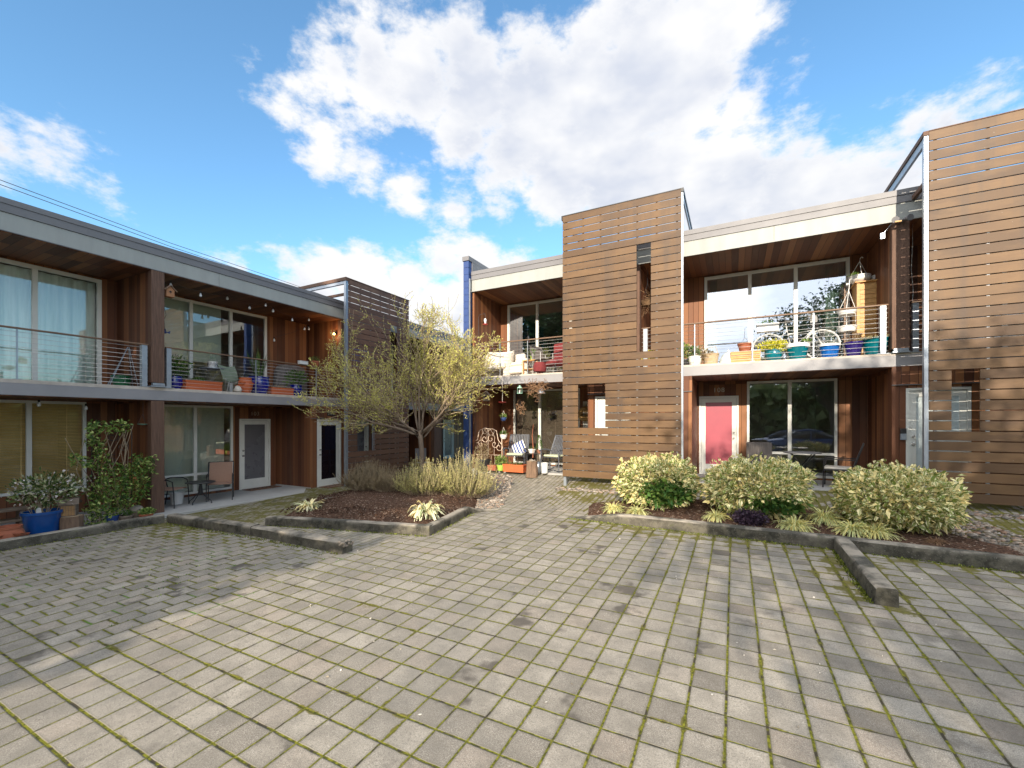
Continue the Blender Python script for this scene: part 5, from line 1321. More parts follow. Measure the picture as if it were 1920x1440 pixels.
p = hangat(976, 762, -.15); o = empty('twig_ball', p, 'ball of curly twigs hanging below the mint lantern', 'ornament'); tangle('twigs', o, (0, 0, -.03), .10, 36); MB().tube([(0, 0, 0), (0, 0, .16)], .003, 4).build('cord', 'wire', o)
p = hangat(942, 754, .05)
o = empty('red_tray_feeder', p, 'red tray feeder hanging above the macrame planters', 'bird feeder'); MB().lathe([(.03, -.03), (.11, -.01), (.12, .01), (.09, .01), (1e-4, -.005)], 20).build('tray', 'redlantern', o, smooth=True); MB().tube([(0, 0, 0), (0, 0, 1.2-p[2])], .006, 5).build('cord', 'cream', o)
# macrame planters: two pots on one cord
def hangpot(p, r, h, mat, label, cord, plant='leafgreen'):
    o = empty('hanging_planter', p, label, 'hanging planter')
    potmesh(MB(), r*.6, r, h, .012, r*.12).build('pot', mat, o, smooth=True); MB().lathe([(r*.86, h-.03), (1e-5, h-.02)], 16).build('soil', 'soilpot', o)
    for k in range(3): a = k*2.094+.5; MB().tube([(math.cos(a)*r*.5, math.sin(a)*r*.5, -.01), (math.cos(a)*r*1.04, math.sin(a)*r*1.04, h*.7), (0, 0, cord)], .004, 4).build('cord', 'cream', o)
    bush('foliage', o, (0, 0, h+.03), r*1.0, r*1.0, .06, 130, .055, .018, plant)
    return o
hangpot(hangat(944, 789, .02), .085, .10, 'bluepaint', 'small dusty blue hanging pot, upper of the macrame pair', .30, 'vine')
hangpot(hangat(944, 823, .02), .10, .13, 'whitepot', 'white hanging pot, lower of the macrame pair', .34)
# iron daybed end / bench
bx0 = R.uz(889, 800, -.12)[0]; bx1 = R.uz(941, 800, -.12)[0]; bw = bx1-bx0
o = empty('scroll_iron_bench', tuple(R.P((bx0+bx1)/2, -.12, RF)), 'cream scroll iron bench end in front of the blue party wall', 'bench')
h0 = R.uz(889, 815, -.12)[1]-RF; h1 = R.uz(915, 804, -.12)[1]-RF; hw = bw/2
for s2 in (-1, 1): MB().tube([(s2*hw, 0, 0), (s2*hw, 0, h0*.96)], .017, 8).build('post', 'rust', o); MB().sphere((s2*hw, 0, h0*.98), .026, 10, 8).build('finial', 'rust', o, smooth=True)
MB().tube([(-hw, 0, h0*.80), (-hw*.75, 0, h0*.85), (-hw*.62, 0, h1*.95), (-hw*.35, 0, h1), (hw*.35, 0, h1), (hw*.62, 0, h1*.95), (hw*.75, 0, h0*.85), (hw, 0, h0*.72)], .012, 6).build('crest', 'rust', o)
MB().tube([(-hw, 0, .42), (hw, 0, .42)], .010, 6).build('rail', 'rust', o); MB().tube([(-hw, 0, .1), (hw, 0, .1)], .010, 6).build('rail', 'rust', o)
for k in range(7): x = -hw+(k+1)*bw/8; MB().tube([(x, 0, .1), (x, 0, .42)], .007, 5).build('spindle', 'rust', o)
mb = MB()
for (x, z, f) in ((-.5, .62, 1), (.5, .62, -1), (-.22, .75, -1), (.22, .75, 1), (-.2, .93, 1), (.2, .93, -1), (-.8, .55, 1), (.8, .55, -1)): scroll(mb, (0, x*hw, z*h1), hw*.27, 1.1, .4, f, .007, plane='xz')
for x in (-.45, -.05, .05, .45): mb.tube([(x*hw, 0, .42), (x*hw*1.1, 0, h1*.8), (x*hw*.4, 0, h1)], .006, 5)
mb.build('scrollwork', 'rust', o)
o = pot(pk(906, .12), .22, .30, 'black', 'black planter of brown dried twigs before the iron bench', rb=.17); bush('foliage', o, (0, 0, .52), .22, .2, .24, 420, .06, .012, 'drybrush'); stems('stem', o, 20, .2, .6)
# slatted rocking chairs
def rocker(loc, rz, label, group='grey slatted rocking chairs'):
    o = empty('slatted_rocking_chair', loc, label, 'rocking chair', group, rz=rz)   # faces -y
    for k in range(11):
        x = -.27+.054*k; mb = MB(); mb.tube([(x, -.24, .40), (x, .14, .36)], .014, 4); mb.build('seat_slat', 'slats_grey', o)
        x2 = -.26+.052*k; mb = MB(); mb.bar((x2, .14, .36), (x2, .42, .98), .03, .012, up=(0, 1, -.4)); mb.build('back_slat', 'slats_grey', o)
    MB().bar((-.30, .43, 1.0), (.30, .43, 1.0), .05, .03, up=(0, 0, 1)).build('top_rail', 'slats_grey', o); MB().bar((-.29, .30, .70), (.29, .30, .70), .03, .02, up=(0, 0, 1)).build('mid_rail', 'slats_grey', o)
    for s2 in (-1, 1):
        x = s2*.31
        MB().tube([(x, -.50, .09), (x, -.3, .03), (x, 0, .012), (x, .3, .03), (x, .55, .11)], .017, 6).build('rocker', 'slats_grey', o, smooth=True)
        MB().tube([(x, -.27, .03), (x, -.27, .60)], .018, 6).build('leg', 'slats_grey', o); MB().tube([(x, .16, .03), (x, .16, .42), (x*.95, .44, 1.0)], .018, 6).build('leg', 'slats_grey', o)
        MB().tube([(x, -.34, .58), (x, -.25, .62), (x, .0, .61), (x, .22, .56)], .022, 6).build('arm', 'slats_grey', o, smooth=True)
    MB().box(-.25, .25, -.24, .14, .415, .47).build('seat_pad', 'cushion', o, bevel=.02)
    return o
c1 = rocker(pk(968, -.55), rad(12), 'grey slatted rocking chair with the blue striped pillow')
c2 = rocker(pk(1041, -.50), rad(-14), 'grey slatted rocking chair against the edge of the slatted tower')
m, t = newmat('striped_fabric'); co = t.node('ShaderNodeTexCoord').outputs['Object']; x_, y_, z_ = t.xyz(co)
st = t.ss(t.m('FRACT', t.m('MULTIPLY', x_, 11.0)), .48, .52); finish(t, t.mix(st, (.75, .72, .66), (.035, .07, .24)), .9); M['stripe'] = m
p = Vector(pk(972, -.62)); o = empty('striped_pillow', p+Vector((.02, .0, .60)), 'blue and white striped pillow on the left rocking chair', 'pillow', rz=rad(12)); o.rotation_euler = (rad(-20), rad(-28), rad(12))
mb = MB(); n = 9; vs = []; 
for sgn in (-1, 1):
    for i in range(n):
        for j in range(n):
            a, b = i/(n-1)*2-1, j/(n-1)*2-1; vs.append((a*.21, sgn*.07*math.sqrt(max(0, (1-a**4)*(1-b**4))), b*.21))
mb.add(vs, [(q*n*n+i*n+j, q*n*n+i*n+j+1, q*n*n+(i+1)*n+j+1, q*n*n+(i+1)*n+j) for q in (0, 1) for i in range(n-1) for j in range(n-1)]); mb.build('pillow_body', 'stripe', o, smooth=True)
p = Vector(pk(1003, -.60)); o = empty('side_table', p, 'dark side table between the two rocking chairs', 'table')
MB().box(-.22, .22, -.2, .2, .46, .48).build('table_top', 'black', o)
for (x, y) in ((-.2, -.18), (.2, -.18), (-.2, .18), (.2, .18)): MB().box(x-.015, x+.015, y-.015, y+.015, 0, .459).build('leg', 'black', o)
o = pot(tuple(p+Vector((-.1, 0, .482))), .11, .12, 'whitepot', 'low white bowl on the table between the rocking chairs', rb=.08)
bush('foliage', o, (0, 0, .14), .09, .09, .03, 60, .04, .02, 'leafgreen')
o = pot(tuple(p+Vector((.14, .0, .482))), .07, .10, 'terra', 'small pot with a cone shaped green plant beside the window frame', rb=.05); n = 320
f = RNG.random(n); a = RNG.uniform(0, 6.28, n); P_ = np.stack([np.cos(a)*.085*(1-f), np.sin(a)*.085*(1-f), .1+f*.42], 1); leaves('foliage', P_, np.stack([np.cos(a), np.sin(a), np.full(n, .9)], 1), .05, .016, 'leafgreen', o)
# ground pots in front of the middle patio
def pk2(px, py): return tuple(onG(px, py, .0))
Gm = 'small pots along the middle patio edge'
o = empty('wood_plank', pk2(957, 883), 'weathered plank laid along the middle patio edge', 'board'); MB().bar((-1.1, .22, .06), (.55, -.12, .06), .12, .03, up=(0, 0, 1)).build('plank_body', 'logtop', o); MB().bar((-1.1, .1, .02), (.5, -.22, .02), .09, .03, up=(0, 0, 1)).build('plank_lower', 'oldwood', o)
o = trough((*R.P(R.uz(966, 880, .1)[0], .12, 0)[:2], RF-.01), .64, .24, .21, 'orange', 'bright orange planter trough with jagged rim at the middle patio edge', along='x')
bush('sprouts', o, (0, 0, .22), .26, .06, .04, 110, .05, .02, 'leafgreen'); stems('stem', o, 4, .2, .35)
o = pot((*R.P(R.uz(939, 872, .12)[0], .12, 0)[:2], RF), .115, .16, 'lime', 'lime green pot with fresh green leaves', group=Gm); bush('foliage', o, (0, 0, .28), .17, .15, .15, 420, .06, .025, 'vine')
o = trough((*R.P(R.uz(925, 872, .14)[0], .14, 0)[:2], RF), .26, .2, .15, 'terra', 'reddish clay box behind the grey green shrub', along='x'); bush('sprouts', o, (0, 0, .16), .08, .06, .03, 40, .03, .01, 'paleyellow')
o = stump((*R.P(R.uz(997, 890, .28)[0], .28, 0)[:2], gz(-5.0, 10.6)), .145, .44, 'gnarled log stump holding stones at the corner of the middle patio')
mb = MB()
for k in range(5): mb.sphere((random.uniform(-.09, .09), random.uniform(-.08, .08), .46), random.uniform(.03, .05), 8, 6, .6)
mb.build('stones', 'pebble', o, smooth=True)
o = empty('pewter_urn', (*R.P(R.uz(1010, 890, .1)[0], .12, 0)[:2], RF-.01), 'dull pewter urn beside the gnarled stump', 'urn'); MB().lathe([(.06, 0), (.10, .08), (.11, .18), (.085, .28), (.06, .31), (.075, .335)], 20).build('urn_body', 'greymetal', o, smooth=True); MB().tube([(.085, 0, .28), (.14, 0, .24), (.11, 0, .16)], .008, 6).build('handle', 'greymetal', o)
stems('dried_stalk', o, 3, .08, .75, th=.008)
o = empty('white_bin', (*R.P(R.uz(1022, 890, .05)[0], .08, 0)[:2], RF), 'small white bin right of the pewter urn', 'bin'); potmesh(MB(), .085, .10, .28, .012).build('bin_body', 'bucket', o, smooth=True)
o = empty('tall_dried_stalk', (*R.P(R.uz(999, 860, .05)[0], .05, 0)[:2], RF+.4), 'tall reddish dried stalk standing in the stump', 'plant'); MB().tube([(0, 0, 0), (.01, 0, .3), (-.02, 0, .62), (.02, .0, .95)], [.014, .011, .009, .004], 6).build('stalk', 'terra', o)
for (px, py, r) in ((924, 893, .12), (950, 900, .06), (915, 905, .05), (972, 893, .05)):
    p = pk2(px, py); MB().sphere((p[0], p[1], p[2]+r*.4), r, 14, 9, .7).build('garden_stone', 'pebble', label={924: 'large round tan stone on the pebbles', 950: 'flat stone among the river pebbles', 915: 'small stone beside the grey green shrub', 972: 'small stone by the plank'}[px], cat='stone', smooth=True)
# wreath on the dark door behind the middle tower
u, z = R.uz(1097, 776, -1.64); o = empty('straw_wreath', tuple(R.P(u, -1.64, z)), 'round straw wreath on the door seen through the tower opening', 'wreath')
mb = MB(); mb.torus((0, 0, 0), .17, .055, (0, 1, 0), 30, 8); mb.build('wreath_ring', 'gold', o, smooth=True); tangle('straw', o, (0, 0, 0), .17, 50, 'gold', .005, sq=(1, .3, 1))
u, z = R.uz(1214, 565, -.3); o = empty('moss_hanging_basket', tuple(R.P(u, -.3, z)), 'mossy hanging basket seen through the tower slit', 'hanging planter')
MB().lathe([(1e-4, -.16), (.12, -.12), (.19, 0), (.17, .0)], 18).build('basket', 'moss', o, smooth=True); tangle('moss_strands', o, (0, 0, -.03), .17, 50, 'moss', .006)
for k in range(3): a = k*2.09; MB().tube([(math.cos(a)*.18, math.sin(a)*.18, 0), (0, 0, .45), (0, 0, 3.9-z)], .003, 4).build('chain', 'wire', o)
u, _ = R.uz(1218, 655, -.35); o = pot(tuple(R.P(u, -.35, RD)), .15, .22, 'terra', 'pot of yellow green leaves seen through the foot of the tower slit'); bush('foliage', o, (0, 0, .33), .2, .2, .14, 420, .06, .03, 'yellowflower')

# ================================================================ right balcony (unit with the bicycle)
GR = 'glazed pots on the right balcony'
def rp(px, w): return tuple(R.P(R.uz(px, HY, w)[0], w, RD))
o = pot(rp(1284, -.25), .13, .16, 'black', 'black pot with bright green foliage at the tower corner of the balcony'); bush('foliage', o, (0, 0, .32), .17, .17, .24, 480, .06, .03, 'vine')
o = pot(rp(1303, -.25), .15, .22, 'whitepot', 'white pot of white and purple flowers on the right balcony', rb=.10, belly=.02); bush('foliage', o, (0, 0, .34), .2, .18, .13, 260, .05, .03, 'leafgreen'); bush('blossom', o, (0, 0, .36), .21, .19, .14, 220, .035, .035, 'whiteflower')
o = empty('wicker_basket', rp(1333, -.28), 'pale woven basket heaped with leaves next to the white flower pot', 'basket'); potmesh(MB(), .14, .17, .26, .02).build('basket_body', 'logtop', o, smooth=True); bush('leaf_heap', o, (-.12, 0, .22), .22, .15, .12, 240, .07, .04, 'drybrush'); MB().tube([(-.17, 0, .2), (-.1, 0, .4), (.1, 0, .43), (.17, 0, .2)], .008, 6).build('handle', 'logtop', o)
o = empty('glass_cloche', rp(1366, -.3), 'pale green glass garden cloche on the balcony floor', 'cloche'); MB().lathe([(.20, 0), (.19, .1), (.13, .22), (.05, .28), (1e-4, .29)], 20).build('dome', 'whiteblind', o, smooth=True); MB().sphere((0, 0, .31), .025, 10, 8).build('knob', 'whitepot', o, smooth=True)
o = empty('wooden_crate', rp(1397, -.25), 'honey coloured wooden crate under the terracotta pot', 'crate'); mb = MB()
for k in range(3): mb.box(-.29, .29, -.15, -.135, .01+k*.082, .082+k*.082); mb.box(-.29, .29, .135, .15, .01+k*.082, .082+k*.082)
for s2 in (-1, 1): mb.box(s2*.29-.01, s2*.29+.01, -.134, .134, .01, .25)
mb.build('slats', 'pine', o); MB().box(-.28, .28, -.13, .13, .0, .008).build('base', 'pine', o); MB().box(-.28, .28, -.13, .13, .235, .25).build('crate_top', 'pine', o)
o = pot((*rp(1397, -.25)[:2], RD+.252), .15, .19, 'terra', 'terracotta pot with bare wires standing on the wooden crate', rb=.11); mb = MB(); mb.tube([(-.12, 0, .15), (-.02, 0, .3), (0, 0, .55), (.05, 0, .57)], .004, 4); mb.tube([(.12, 0, .15), (.02, 0, .3), (0, 0, .32)], .004, 4); mb.build('wire', 'wire', o)
o = pot(rp(1450, -.22), .165, .25, 'teal', 'teal pot overflowing with yellow leaves before the bicycle wheel', rb=.12, belly=.03, group=GR); bush('foliage', o, (0, 0, .33), .28, .22, .13, 900, .05, .03, 'yellowflower')
o = pot(rp(1495, -.22), .215, .34, 'teal', 'large teal pot with a white drip glazed rim', rb=.15, group=GR, rim=.07); MB().lathe([(.231, .268), (.235, .341), (.21, .344)], 26).build('rim_glaze', 'whitepot', o, smooth=True); bush('foliage', o, (.16, 0, .38), .1, .08, .05, 60, .06, .03, 'vine')
o = pot(rp(1555, -.22), .18, .29, 'skyblue', 'bright blue pot with a white drip rim in front of the front wheel', rb=.14, group=GR, rim=.05); MB().lathe([(.194, .245), (.197, .291), (.17, .294)], 26).build('rim_glaze', 'whitepot', o, smooth=True)
o = pot(rp(1600, -.24), .165, .30, 'purple', 'deep violet pot with dark twigs', rb=.11, group=GR); stems('stem', o, 14, .18, .5); bush('foliage', o, (0, 0, .38), .14, .12, .1, 50, .04, .02, 'browngrass')
o = pot(rp(1641, -.30), .225, .36, 'teal', 'big teal pot of straw coloured grass beside the galvanised rail post', rb=.17, group=GR)
n = 260; a = RNG.uniform(0, 6.28, n); P_ = np.stack([np.cos(a)*.12, np.sin(a)*.12, np.full(n, .32)], 1); blades('grass', P_, np.stack([np.cos(a)*.7-.2, np.sin(a)*.7, np.ones(n)], 1), RNG.uniform(.2, .42, n), .008, 'paleyellow', o, bend=.8)
# bicycle
bxa = R.uz(1441, 650, -.48)[0]; bxb = R.uz(1541, 650, -.48)[0]
wb = bxb-bxa; o = empty('bicycle', tuple(R.P(bxa, -.48, RD)), 'silver step through bicycle parked behind the glazed pots', 'bicycle')
wr = .335
for x in (0, wb):
    tw = MB(); tw.torus((x, 0, wr), wr-.010, .0095, (0, 1, 0), 40, 6); tw.build('tyre', 'silver', o, smooth=True)
    rm = MB(); rm.torus((x, 0, wr), wr-.028, .0055, (0, 1, 0), 40, 5); rm.lathe([(.02, -.03), (.02, .03)], 8, (0, 0, 0)) if False else None
    for k in range(18): a = k*6.283/18; rm.tube([(x, .015*(-1)**k, wr), (x+math.cos(a)*(wr-.035), 0, wr+math.sin(a)*(wr-.035))], .0032, 4)
    rm.tube([(x, -.04, wr), (x, .04, wr)], .018, 8); rm.build('wheel', 'silver', o)
    f = MB(); n = 16; vs = []
    for k in range(n+1):
        a = rad(45)+rad(100)*k/n
        for yy_ in (-.012, .012): vs.append((x-math.cos(a)*(wr+.012), yy_, wr+math.sin(a)*(wr+.012)))
    f.add(vs, [(2*k, 2*k+1, 2*k+3, 2*k+2) for k in range(n)]); f.build('mudguard', 'black', o)
bb = (wb*.44, 0, .29); st = (wb*.33, 0, .86); hd = (wb*.80, 0, .86); hb = (wb*.84, 0, .66)
for (a, b, r) in ((bb, st, .015), (bb, hb, .02), ((wb*.38, 0, .62), hb, .014), (bb, (0, .04, wr), .010), (bb, (0, -.04, wr), .010), ((wb*.36, 0, .70), (0, .04, wr), .008), ((wb*.36, 0, .70), (0, -.04, wr), .008), (hb, hd, .017), (hb, (wb, .04, wr), .011), (hb, (wb, -.04, wr), .011)):
    MB().tube([a, b], r*1.15, 8).build('frame_tube', 'silver', o)
MB().tube([(wb*.72, -.28, .98), (wb*.80, -.12, 1.0), hd, (wb*.80, .12, 1.0), (wb*.72, .28, .98)], .011, 7).build('handlebar', 'chrome', o)
mb = MB(); mb.tube([(st[0]-.14, 0, .90), (st[0]-.02, 0, .915), (st[0]+.12, 0, .90)], [.07, .05, .02], 10); mb.build('saddle', 'black', o, smooth=True)
MB().torus(bb, .09, .008, (0, 1, 0), 24, 5).build('chainring', 'black', o)
for s2 in (-1, 1): MB().tube([(bb[0], s2*.06, bb[2]), (bb[0]+s2*.11, s2*.08, bb[2]-s2*.12)], .009, 6).build('crank', 'black', o); MB().box(bb[0]+s2*.11-.05, bb[0]+s2*.11+.05, s2*.13-.04, s2*.13+.04, bb[2]-s2*.12-.01, bb[2]-s2*.12+.01).build('pedal', 'black', o)
MB().box(-.22, .20, -.06, .06, .70, .712).build('rear_rack', 'black', o)
mb = MB(); mb.tube([(wb*.86, -.06, .72), (wb*.86, .06, .96)], .07, 8); mb.build('front_bag', 'black', o, smooth=True)
o = trough(tuple(R.P(bxa-.02, -.48, RD+.714)), .42, .17, .17, 'whitepot', 'white box planter riding on the bicycle rack', along='x'); bush('foliage', o, (0, 0, .2), .16, .07, .05, 60, .05, .02, 'leafgreen')
# cedar cabinet with pots on top
c0 = R.uz(1607, 600, -1.25)[0]; c1_ = R.uz(1650, 600, -1.25)[0]; ct = R.uz(1607, 521, -1.25)[1]
H = R.uz(1625, 530, -1.2)[1]-RD
o = empty('cedar_cabinet', tuple(R.P((c0+c1_)/2-.02, -1.25, RD)), 'tall honey coloured slatted cabinet at the right end of the balcony', 'cabinet')
hw = (c1_-c0)/2+.03
mb = MB(); mb.box(-hw, hw, -.20, .22, .06, H-.03); mb.build('body', 'pine', o)
MB().box(-hw-.04, hw+.04, -.26, .25, H-.028, H).build('cabinet_top', 'pine', o, bevel=.004)
mb = MB()
for k in range(15): z = .12+k*(H-.2)/15; mb.box(-hw+.06, hw-.06, -.214, -.202, z, z+(H-.2)/15-.012)
for x in (-hw+.028, hw-.028): mb.box(x-.028, x+.028, -.225, -.202, .06, H-.03)
mb.build('cabinet_door', 'pine', o)
for (x, y) in ((-hw+.03, -.17), (hw-.03, -.17), (-hw+.03, .18), (hw-.03, .18)): MB().box(x-.025, x+.025, y-.025, y+.025, 0, .058).build('foot', 'pine', o)
cx, cy, cz = o.location
o = pot((cx-.14, cy-.02, cz+H+.001), .19, .17, 'whitepot', 'wide white hanging bowl with its hanger standing on the cabinet', rb=.09, belly=.05, rim=.02)
for k in range(3): a = k*2.094+.5; MB().tube([(math.cos(a)*.2, math.sin(a)*.2, .16), (math.cos(a)*.05, math.sin(a)*.05, .42), (0, 0, .50)], .006, 5).build('hanger_arm', 'whitepot', o)
MB().tube([(0, 0, .5), (.01, 0, .57), (.04, 0, .60), (.06, 0, .57)], .008, 6).build('hook', 'whitepot', o); bush('foliage', o, (-.08, 0, .2), .12, .1, .05, 120, .05, .02, 'vine')
o = pot((cx+.20, cy-.02, cz+H+.001), .12, .14, 'whitepot', 'small white bowl with brown sprigs on the cabinet', rb=.07, belly=.03, rim=.012); bush('foliage', o, (0, 0, .17), .1, .1, .05, 90, .04, .02, 'browngrass')
# tiered hanging saucers
u, z = R.uz(1588, 597, -.55)
o = empty('hanging_planter', tuple(R.P(u, -.55, 0)), 'white two tier hanging bowl planter on cords before the cabinet', 'hanging planter')
za = R.uz(1588, 580, -.55)[1]; zb2 = R.uz(1588, 612, -.55)[1]; ztop = R.uz(1597, 523, -.55)[1]
for z in (za, zb2): MB().lathe([(.14, z-.12), (.175, z-.02), (.18, z), (.165, z), (.13, z-.1)], 24).build('bowl', 'whitepot', o, smooth=True)
for k in range(3): a = k*2.094+.3; MB().tube([(math.cos(a)*.16, math.sin(a)*.16, zb2-.02), (math.cos(a)*.165, math.sin(a)*.165, za), (.03, 0, ztop-.25), (.05, 0, ztop)], .006, 5).build('cord', 'whitepot', o)
MB().tube([(.05, 0, ztop), (.05, 0, 3.9)], .003, 4).build('hook_wire', 'wire', o)
# lattice
u0_ = R.uz(1584, 600, -1.45)[0]; u1_ = R.uz(1606, 600, -1.45)[0]
o = empty('lattice_panel', tuple(R.P(u0_, -1.45, RD)), 'brown diagonal lattice panel left of the cabinet', 'lattice'); mb = MB(); W_ = u1_-u0_+.05; Hh = 1.75
for k in range(-4, 30):
    z = k*.09
    za_, zb_2 = z, z+W_
    if za_ < Hh and zb_2 > 0: mb.bar((0, 0, max(za_, .0)), (W_, 0, min(zb_2, Hh+W_)), .012, .03, up=(0, 1, 0))
mb.build('lattice_slats', 'rail', o); MB().bar((0, 0, 0), (0, 0, Hh+.1), .03, .03).build('frame', 'rail', o)
# floodlight on the post
u, z = R.uz(1688, 414, .04)
o = empty('twin_floodlight', tuple(R.P(u, .03, z)), 'twin grey floodlight on top of the right balcony post', 'floodlight')
MB().lathe([(.045, -.03), (.045, .0)], 14).build('base', 'cap', o)
for s2 in (-1, 1): mb = MB(); mb.tube([(s2*.03, 0, 0), (s2*.07, -.06, .0), (s2*.10, -.13, -.01), (s2*.11, -.16, -.015)], [.03, .04, .055, .06], 12); mb.build('lamp_head', 'cap', o, smooth=True)
MB().box(-.12, -.02, -.17, -.13, -.07, -.045).build('sensor', 'pine', o)
o = empty('garden_trowel', tuple(R.P(u-.13, .03, z-.03)), 'thin metal arm angled out left of the floodlight', 'bracket'); MB().tube([(0, 0, 0), (-.12, 0, -.16)], .006, 5).build('arm', 'galv', o); MB().box(-.17, -.10, -.005, .005, -.26, -.15).build('blade', 'galv', o)
u, z = R.uz(1711, 420, -.25)
o = empty('hanging_wire', tuple(R.P(u, -.25, z)), 'thin light wire dangling beside the right post', 'wire'); MB().tube([(0, 0, .1), (0, 0, -.4), (-.02, 0, -.9), (.01, 0, -1.3), (-.02, 0, -1.9)], .005, 4).build('wire_strand', 'cable', o)
# --- right patio furniture
o = empty('wicker_patio_chair', tuple(R.P(R.uz(1424, 860, -.75)[0], -.75, RF)), 'grey wicker chair back showing over the middle bush', 'chair', rz=rad(180))
mb = MB(); mb.box(-.27, .27, -.24, -.20, .40, .92); mb.build('backrest', 'wicker', o, bevel=.015); MB().box(-.27, .27, -.20, .26, .38, .42).build('seat', 'wicker', o)
for (x, y) in ((-.25, -.2), (.25, -.2), (-.25, .24), (.25, .24)): MB().box(x-.02, x+.02, y-.02, y+.02, 0, .379).build('leg', 'wicker', o)
o = empty('bistro_table', tuple(R.P(R.uz(1504, 860, -.75)[0], -.75, RF)), 'round dark bistro table with crossed legs on the right patio', 'table')
MB().lathe([(1e-4, .70), (.36, .70), (.37, .71), (.36, .725), (1e-4, .725)], 34).build('table_top', 'cap', o)
for s2 in (-1, 1): MB().tube([(-.28, s2*.16, 0), (.22, s2*.16, .70)], .016, 6).build('leg', 'black', o); MB().tube([(.28, s2*.12, 0), (-.22, s2*.12, .70)], .016, 6).build('leg', 'black', o)
o = empty('black_patio_chair', tuple(R.P(R.uz(1572, 870, -.62)[0], -.60, RF)), 'black wooden armchair with a pale seat cushion beside the bistro table', 'chair', rz=rad(180-12))
# faces +x locally, rotated to face the table
MB().bar((-.24, 0, .40), (-.42, 0, .96), .50, .025, up=(1, 0, .3)).build('backrest', 'black', o)
MB().box(-.24, .26, -.25, .25, .36, .39).build('seat', 'black', o, bevel=.004); MB().box(-.22, .25, -.23, .23, .392, .44).build('cushion', 'cream', o, bevel=.015)
for s2 in (-1, 1):
    MB().tube([(.26, s2*.28, 0), (.24, s2*.28, .60)], .018, 6).build('leg', 'black', o); MB().tube([(-.34, s2*.28, 0), (-.24, s2*.28, .38), (-.42, s2*.28, .95)], .018, 6).build('leg', 'black', o); MB().bar((.28, s2*.28, .61), (-.32, s2*.28, .61), .045, .02, up=(0, 0, 1)).build('arm', 'black', o)
o = empty('video_doorbell', tuple(R.P(R.uz(1693, 812, .0)[0], .004, R.uz(1693, 813, 0)[1])), 'small black and silver doorbell left of the right white door', 'doorbell'); MB().box(-.045, .045, -.03, 0, 0, .10).build('camera_part', 'black', o); MB().box(-.045, .045, -.032, 0, -.12, -.002).build('button_plate', 'galv', o)
# ------------------------------------------------------------------ the small tree
cr_, cf_ = Vector((math.cos(TH), math.sin(TH), 0)), Vector((-math.sin(TH), math.cos(TH), 0))
tb = onY(790, 900, 8.9); tb.z = bedL(tb.x, tb.y)-.02
TR = empty('spring_tree', tb, 'small spreading tree with yellow green buds in the mulch bed', 'tree')
random.seed(21)
twigpos = []
class Tub:
    # fast tube collector
    def __init__(s): s.V = []; s.F = []; s.n = 0
    def add(s, pts, rr, n=4):
        k = len(pts); pa = None; vs = []
        for i, p in enumerate(pts):
            d = (pts[min(i+1, k-1)]-pts[max(i-1, 0)]).normalized()
            if pa is None: a, b = basis(d)
            else: a = (pa-d*pa.dot(d)).normalized(); b = d.cross(a)
            pa = a
            for j in range(n): q = 6.2832*j/n; vs.append(p+(a*math.cos(q)+b*math.sin(q))*rr[i])
        s.V += [tuple(v) for v in vs]
        s.F += [(s.n+i*n+j, s.n+i*n+(j+1) % n, s.n+(i+1)*n+(j+1) % n, s.n+(i+1)*n+j) for i in range(k-1) for j in range(n)]; s.n += len(vs)
limbs_m = []; twm = Tub()
FREE = False
def inside_crown(p):
    if FREE: return True
    q = p-tb; h = Vector((q.dot(cr_), q.dot(cf_), q.z-2.25))
    if p.y > 10.45 and p.x > -7.8: return False
    if p.x < -10.1: return False
    up = h.z > 0
    hx = 3.3 if h.x < 0 else 3.1
    return (h.x/hx)**2+(h.y/2.7)**2+(h.z/(2.55 if up else .95))**2 < 1.0
def grow(p, d, length, r0, lvl, store):
    n = max(4, int(length/(.16 if lvl > 2 else .22))); pts = [p.copy()]; rr = [r0]
    for i in range(n):
        f = (i+1)/n
        wob = Vector([random.gauss(0, 1) for _ in range(3)])*(.10 if lvl < 2 else .16)
        d = (d+wob+Vector((0, 0, (.05 if lvl == 1 else .045)))).normalized()
        p = p+d*(length/n)
        if lvl >= 2 and not inside_crown(p): break
        pts.append(p.copy()); rr.append(r0*(1-f*.72))
    if len(pts) < 3: return
    store.append((pts, rr, lvl))
    if lvl == 1: k = 15
    elif lvl == 2: k = 7
    elif lvl == 3: k = 3
    else: k = 0
    L_ = len(pts)-1
    for j in range(k):
        f = random.uniform(.22 if lvl == 1 else .12, 1.0); i = min(int(f*L_), L_-1); base = pts[i].lerp(pts[i+1], f*L_-i)
        dd = (pts[i+1]-pts[i]).normalized(); a, b = basis(dd); q = random.uniform(0, 6.28)
        spread = random.uniform(.5, 1.1); nd = (dd+(a*math.cos(q)+b*math.sin(q))*spread+Vector((0, 0, .12))).normalized()
        grow(base, nd, length*random.uniform(.38, .62)*(1.05-f*.35), rr[i]*.55, lvl+1, store)
store = []
fork = tb+Vector((-.04, 0, 1.50)); trunk = [tb+Vector((.05, 0, -.05)), tb+Vector((.03, .0, .4)), tb+Vector((0, .02, .9)), tb+Vector((-.03, 0, 1.3)), fork]
MBt = MB(); MBt.tube(trunk, [.085, .068, .064, .066, .05], 12)
